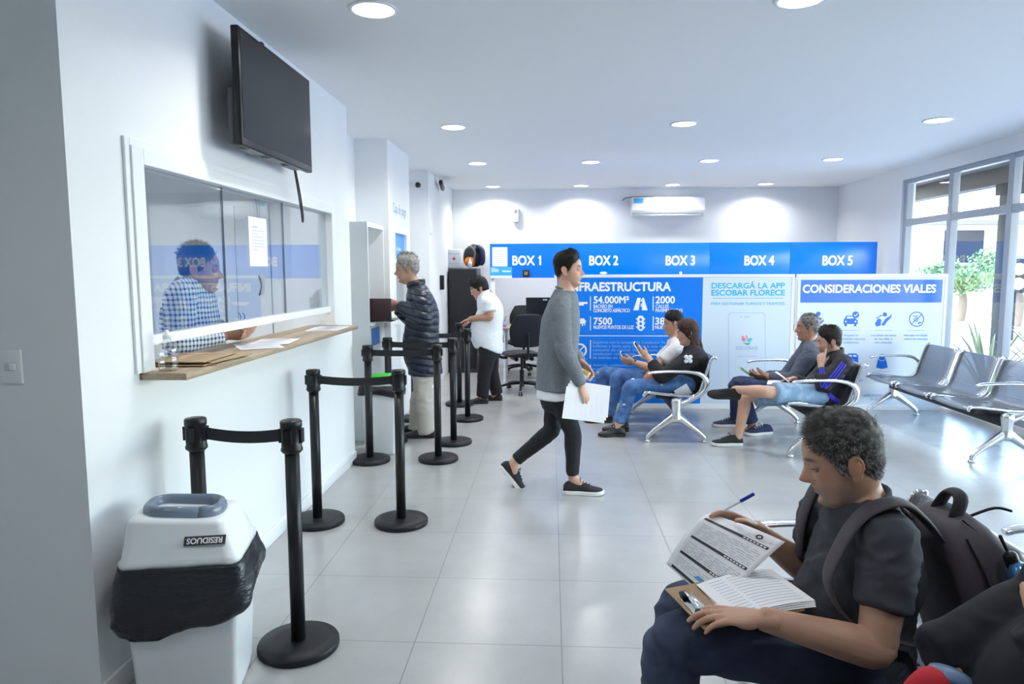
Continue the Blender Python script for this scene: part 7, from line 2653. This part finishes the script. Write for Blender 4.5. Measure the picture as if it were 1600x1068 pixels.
for sg, key in ((-1, 'L'), (1, 'R')):
    sh = Vector(J['sh' + key])
    ctr = Vector((sh.x, Yg + sg * 0.105, sh.z))
    nx = J['neck'].x
    pts = [bp(0.02, -0.06, sg * 0.075), Vector((nx + 0.10, Yg + sg * 0.105, J['neck'].z - 0.005)), Vector((nx + 0.03, Yg + sg * 0.125, J['neck'].z + 0.040)), Vector((nx - 0.06, Yg + sg * 0.138, J['neck'].z + 0.012)), Vector((nx - (0.125 if sg < 0 else 0.10), Yg + sg * 0.150, J['chest'].z + 0.085)), Vector((nx - (0.15 if sg < 0 else 0.115), Yg + sg * (0.168 if sg < 0 else 0.14), J['chest'].z - 0.01)),
           Vector((nx - 0.06, Yg + sg * 0.195, J['chest'].z - 0.11)), bp(0.72, -0.03, sg * 0.15)]
    MB().tube(pts, [(0.026, 0.007), (0.031, 0.010), (0.032, 0.010), (0.031, 0.010), (0.029, 0.009), (0.025, 0.008), (0.012, 0.003), (0.012, 0.003)], 14, 6, (0, 1, 0)).build('strap', PACK, t5)

# ---- the neighbour in black, mostly outside the frame ------------------------
Yn = 1.31
J = joints(LW, pelvis=(1.03, Yn, 0.51), waist=(1.07, Yn, 0.62), chest=(1.13, Yn, 0.78), neck=(1.17, Yn, 0.95),
           shL=(1.16, Yn - 0.17, 0.90), elL=(0.98, Yn - 0.20, 0.68), wrL=(0.875, Yn - 0.10, 0.86), shR=(1.16, Yn + 0.17, 0.90), elR=(1.05, Yn + 0.19, 0.775), wrR=(0.83, Yn + 0.13, 0.715),
           knL=(0.56, Yn - 0.12, 0.54), anL=(0.52, Yn - 0.12, 0.10), toeL=(0.38, Yn - 0.12, 0.03), knR=(0.56, Yn + 0.11, 0.54), anR=(0.54, Yn + 0.11, 0.10), toeR=(0.40, Yn + 0.11, 0.03))
t = person('person in black at the lower right corner, mostly cropped by the frame', (J['pelvis'].x, Yn, 0))
H = Head((1.15, Yn, 1.10), (-1, 0, -0.15), (-0.15, 0, 1), 0.95)
tone = skin_color(H, TONE_M, 0, scalp=LONG, scalp_col=(0.03, 0.016, 0.012))
build_skin(t, J, H, tone, 0.95, voxel=0.006, hands_={'L': dict(fdir=(0.45, 0.1, 0.9), pnorm=(0.6, 0.6, -0.2), thumb_side=(0.2, 0.6, 0.5), curl=(0.5, 0.6, 0.7, 0.7)), 'R': dict(fdir=(-0.35, -0.35, -0.88), pnorm=(0.6, -0.3, -0.6), thumb_side=(0, -1, 0.2), curl=(0.3, 0.4, 0.4, 0.4))})
H.eyes(t, (0.03, 0.02, 0.015), 0.4, mat('lid_mid', TONE_M, 0.5))
H.hair(t, HAIR_BR, LONG, 0.022, 0.014, 800, 0.03, 0.0014, (0.4, 0.1), 71, back=0.01)
top_garment(t, 'top', BLKTOP, J, 1.1, 0.10, 0.024, 'long', -0.03, 0.05, amp=0.012, seed=13, slv=0.022, freq=7)
trousers(t, 'trousers', BLK_TR, J, 1.0, 0, 0.012, (0.098, 0.095, 0.078, 0.070, 0.066, 0.058, 0.056), 0.95, seed=29)
for sg in (-0.12, 0.11):
    shoe(t, (0.60, Yn + sg, 0.0006), (-1, 0, 0), (0, 0, 1), BLK_SHOE, RUB_B, 0.26)
p = at(1487, 1056, Y=1.36)
tag(MB().ball(p, (0.048, 0.030, 0.016), 20, 12, Matrix.Rotation(0.35, 3, 'Y')).build('glasses_case', mat('slate_blue_shell', srgb(104, 130, 165), 0.35), origin=p), 'slate blue oval case on the lap at the bottom right', 'case')
p = at(1458, 1066, Y=1.345)
tag(MB().tube([p + Vector((-0.04, 0, -0.02)), p + Vector((0.0, 0, 0.004)), p + Vector((0.035, 0, -0.02))], [(0.02, 0.015), (0.028, 0.022), (0.02, 0.015)], 14, 5).build('pouch', mat('red_cloth', srgb(190, 30, 45), 0.7), origin=p), 'small red pouch in front of the blue oval case', 'pouch')
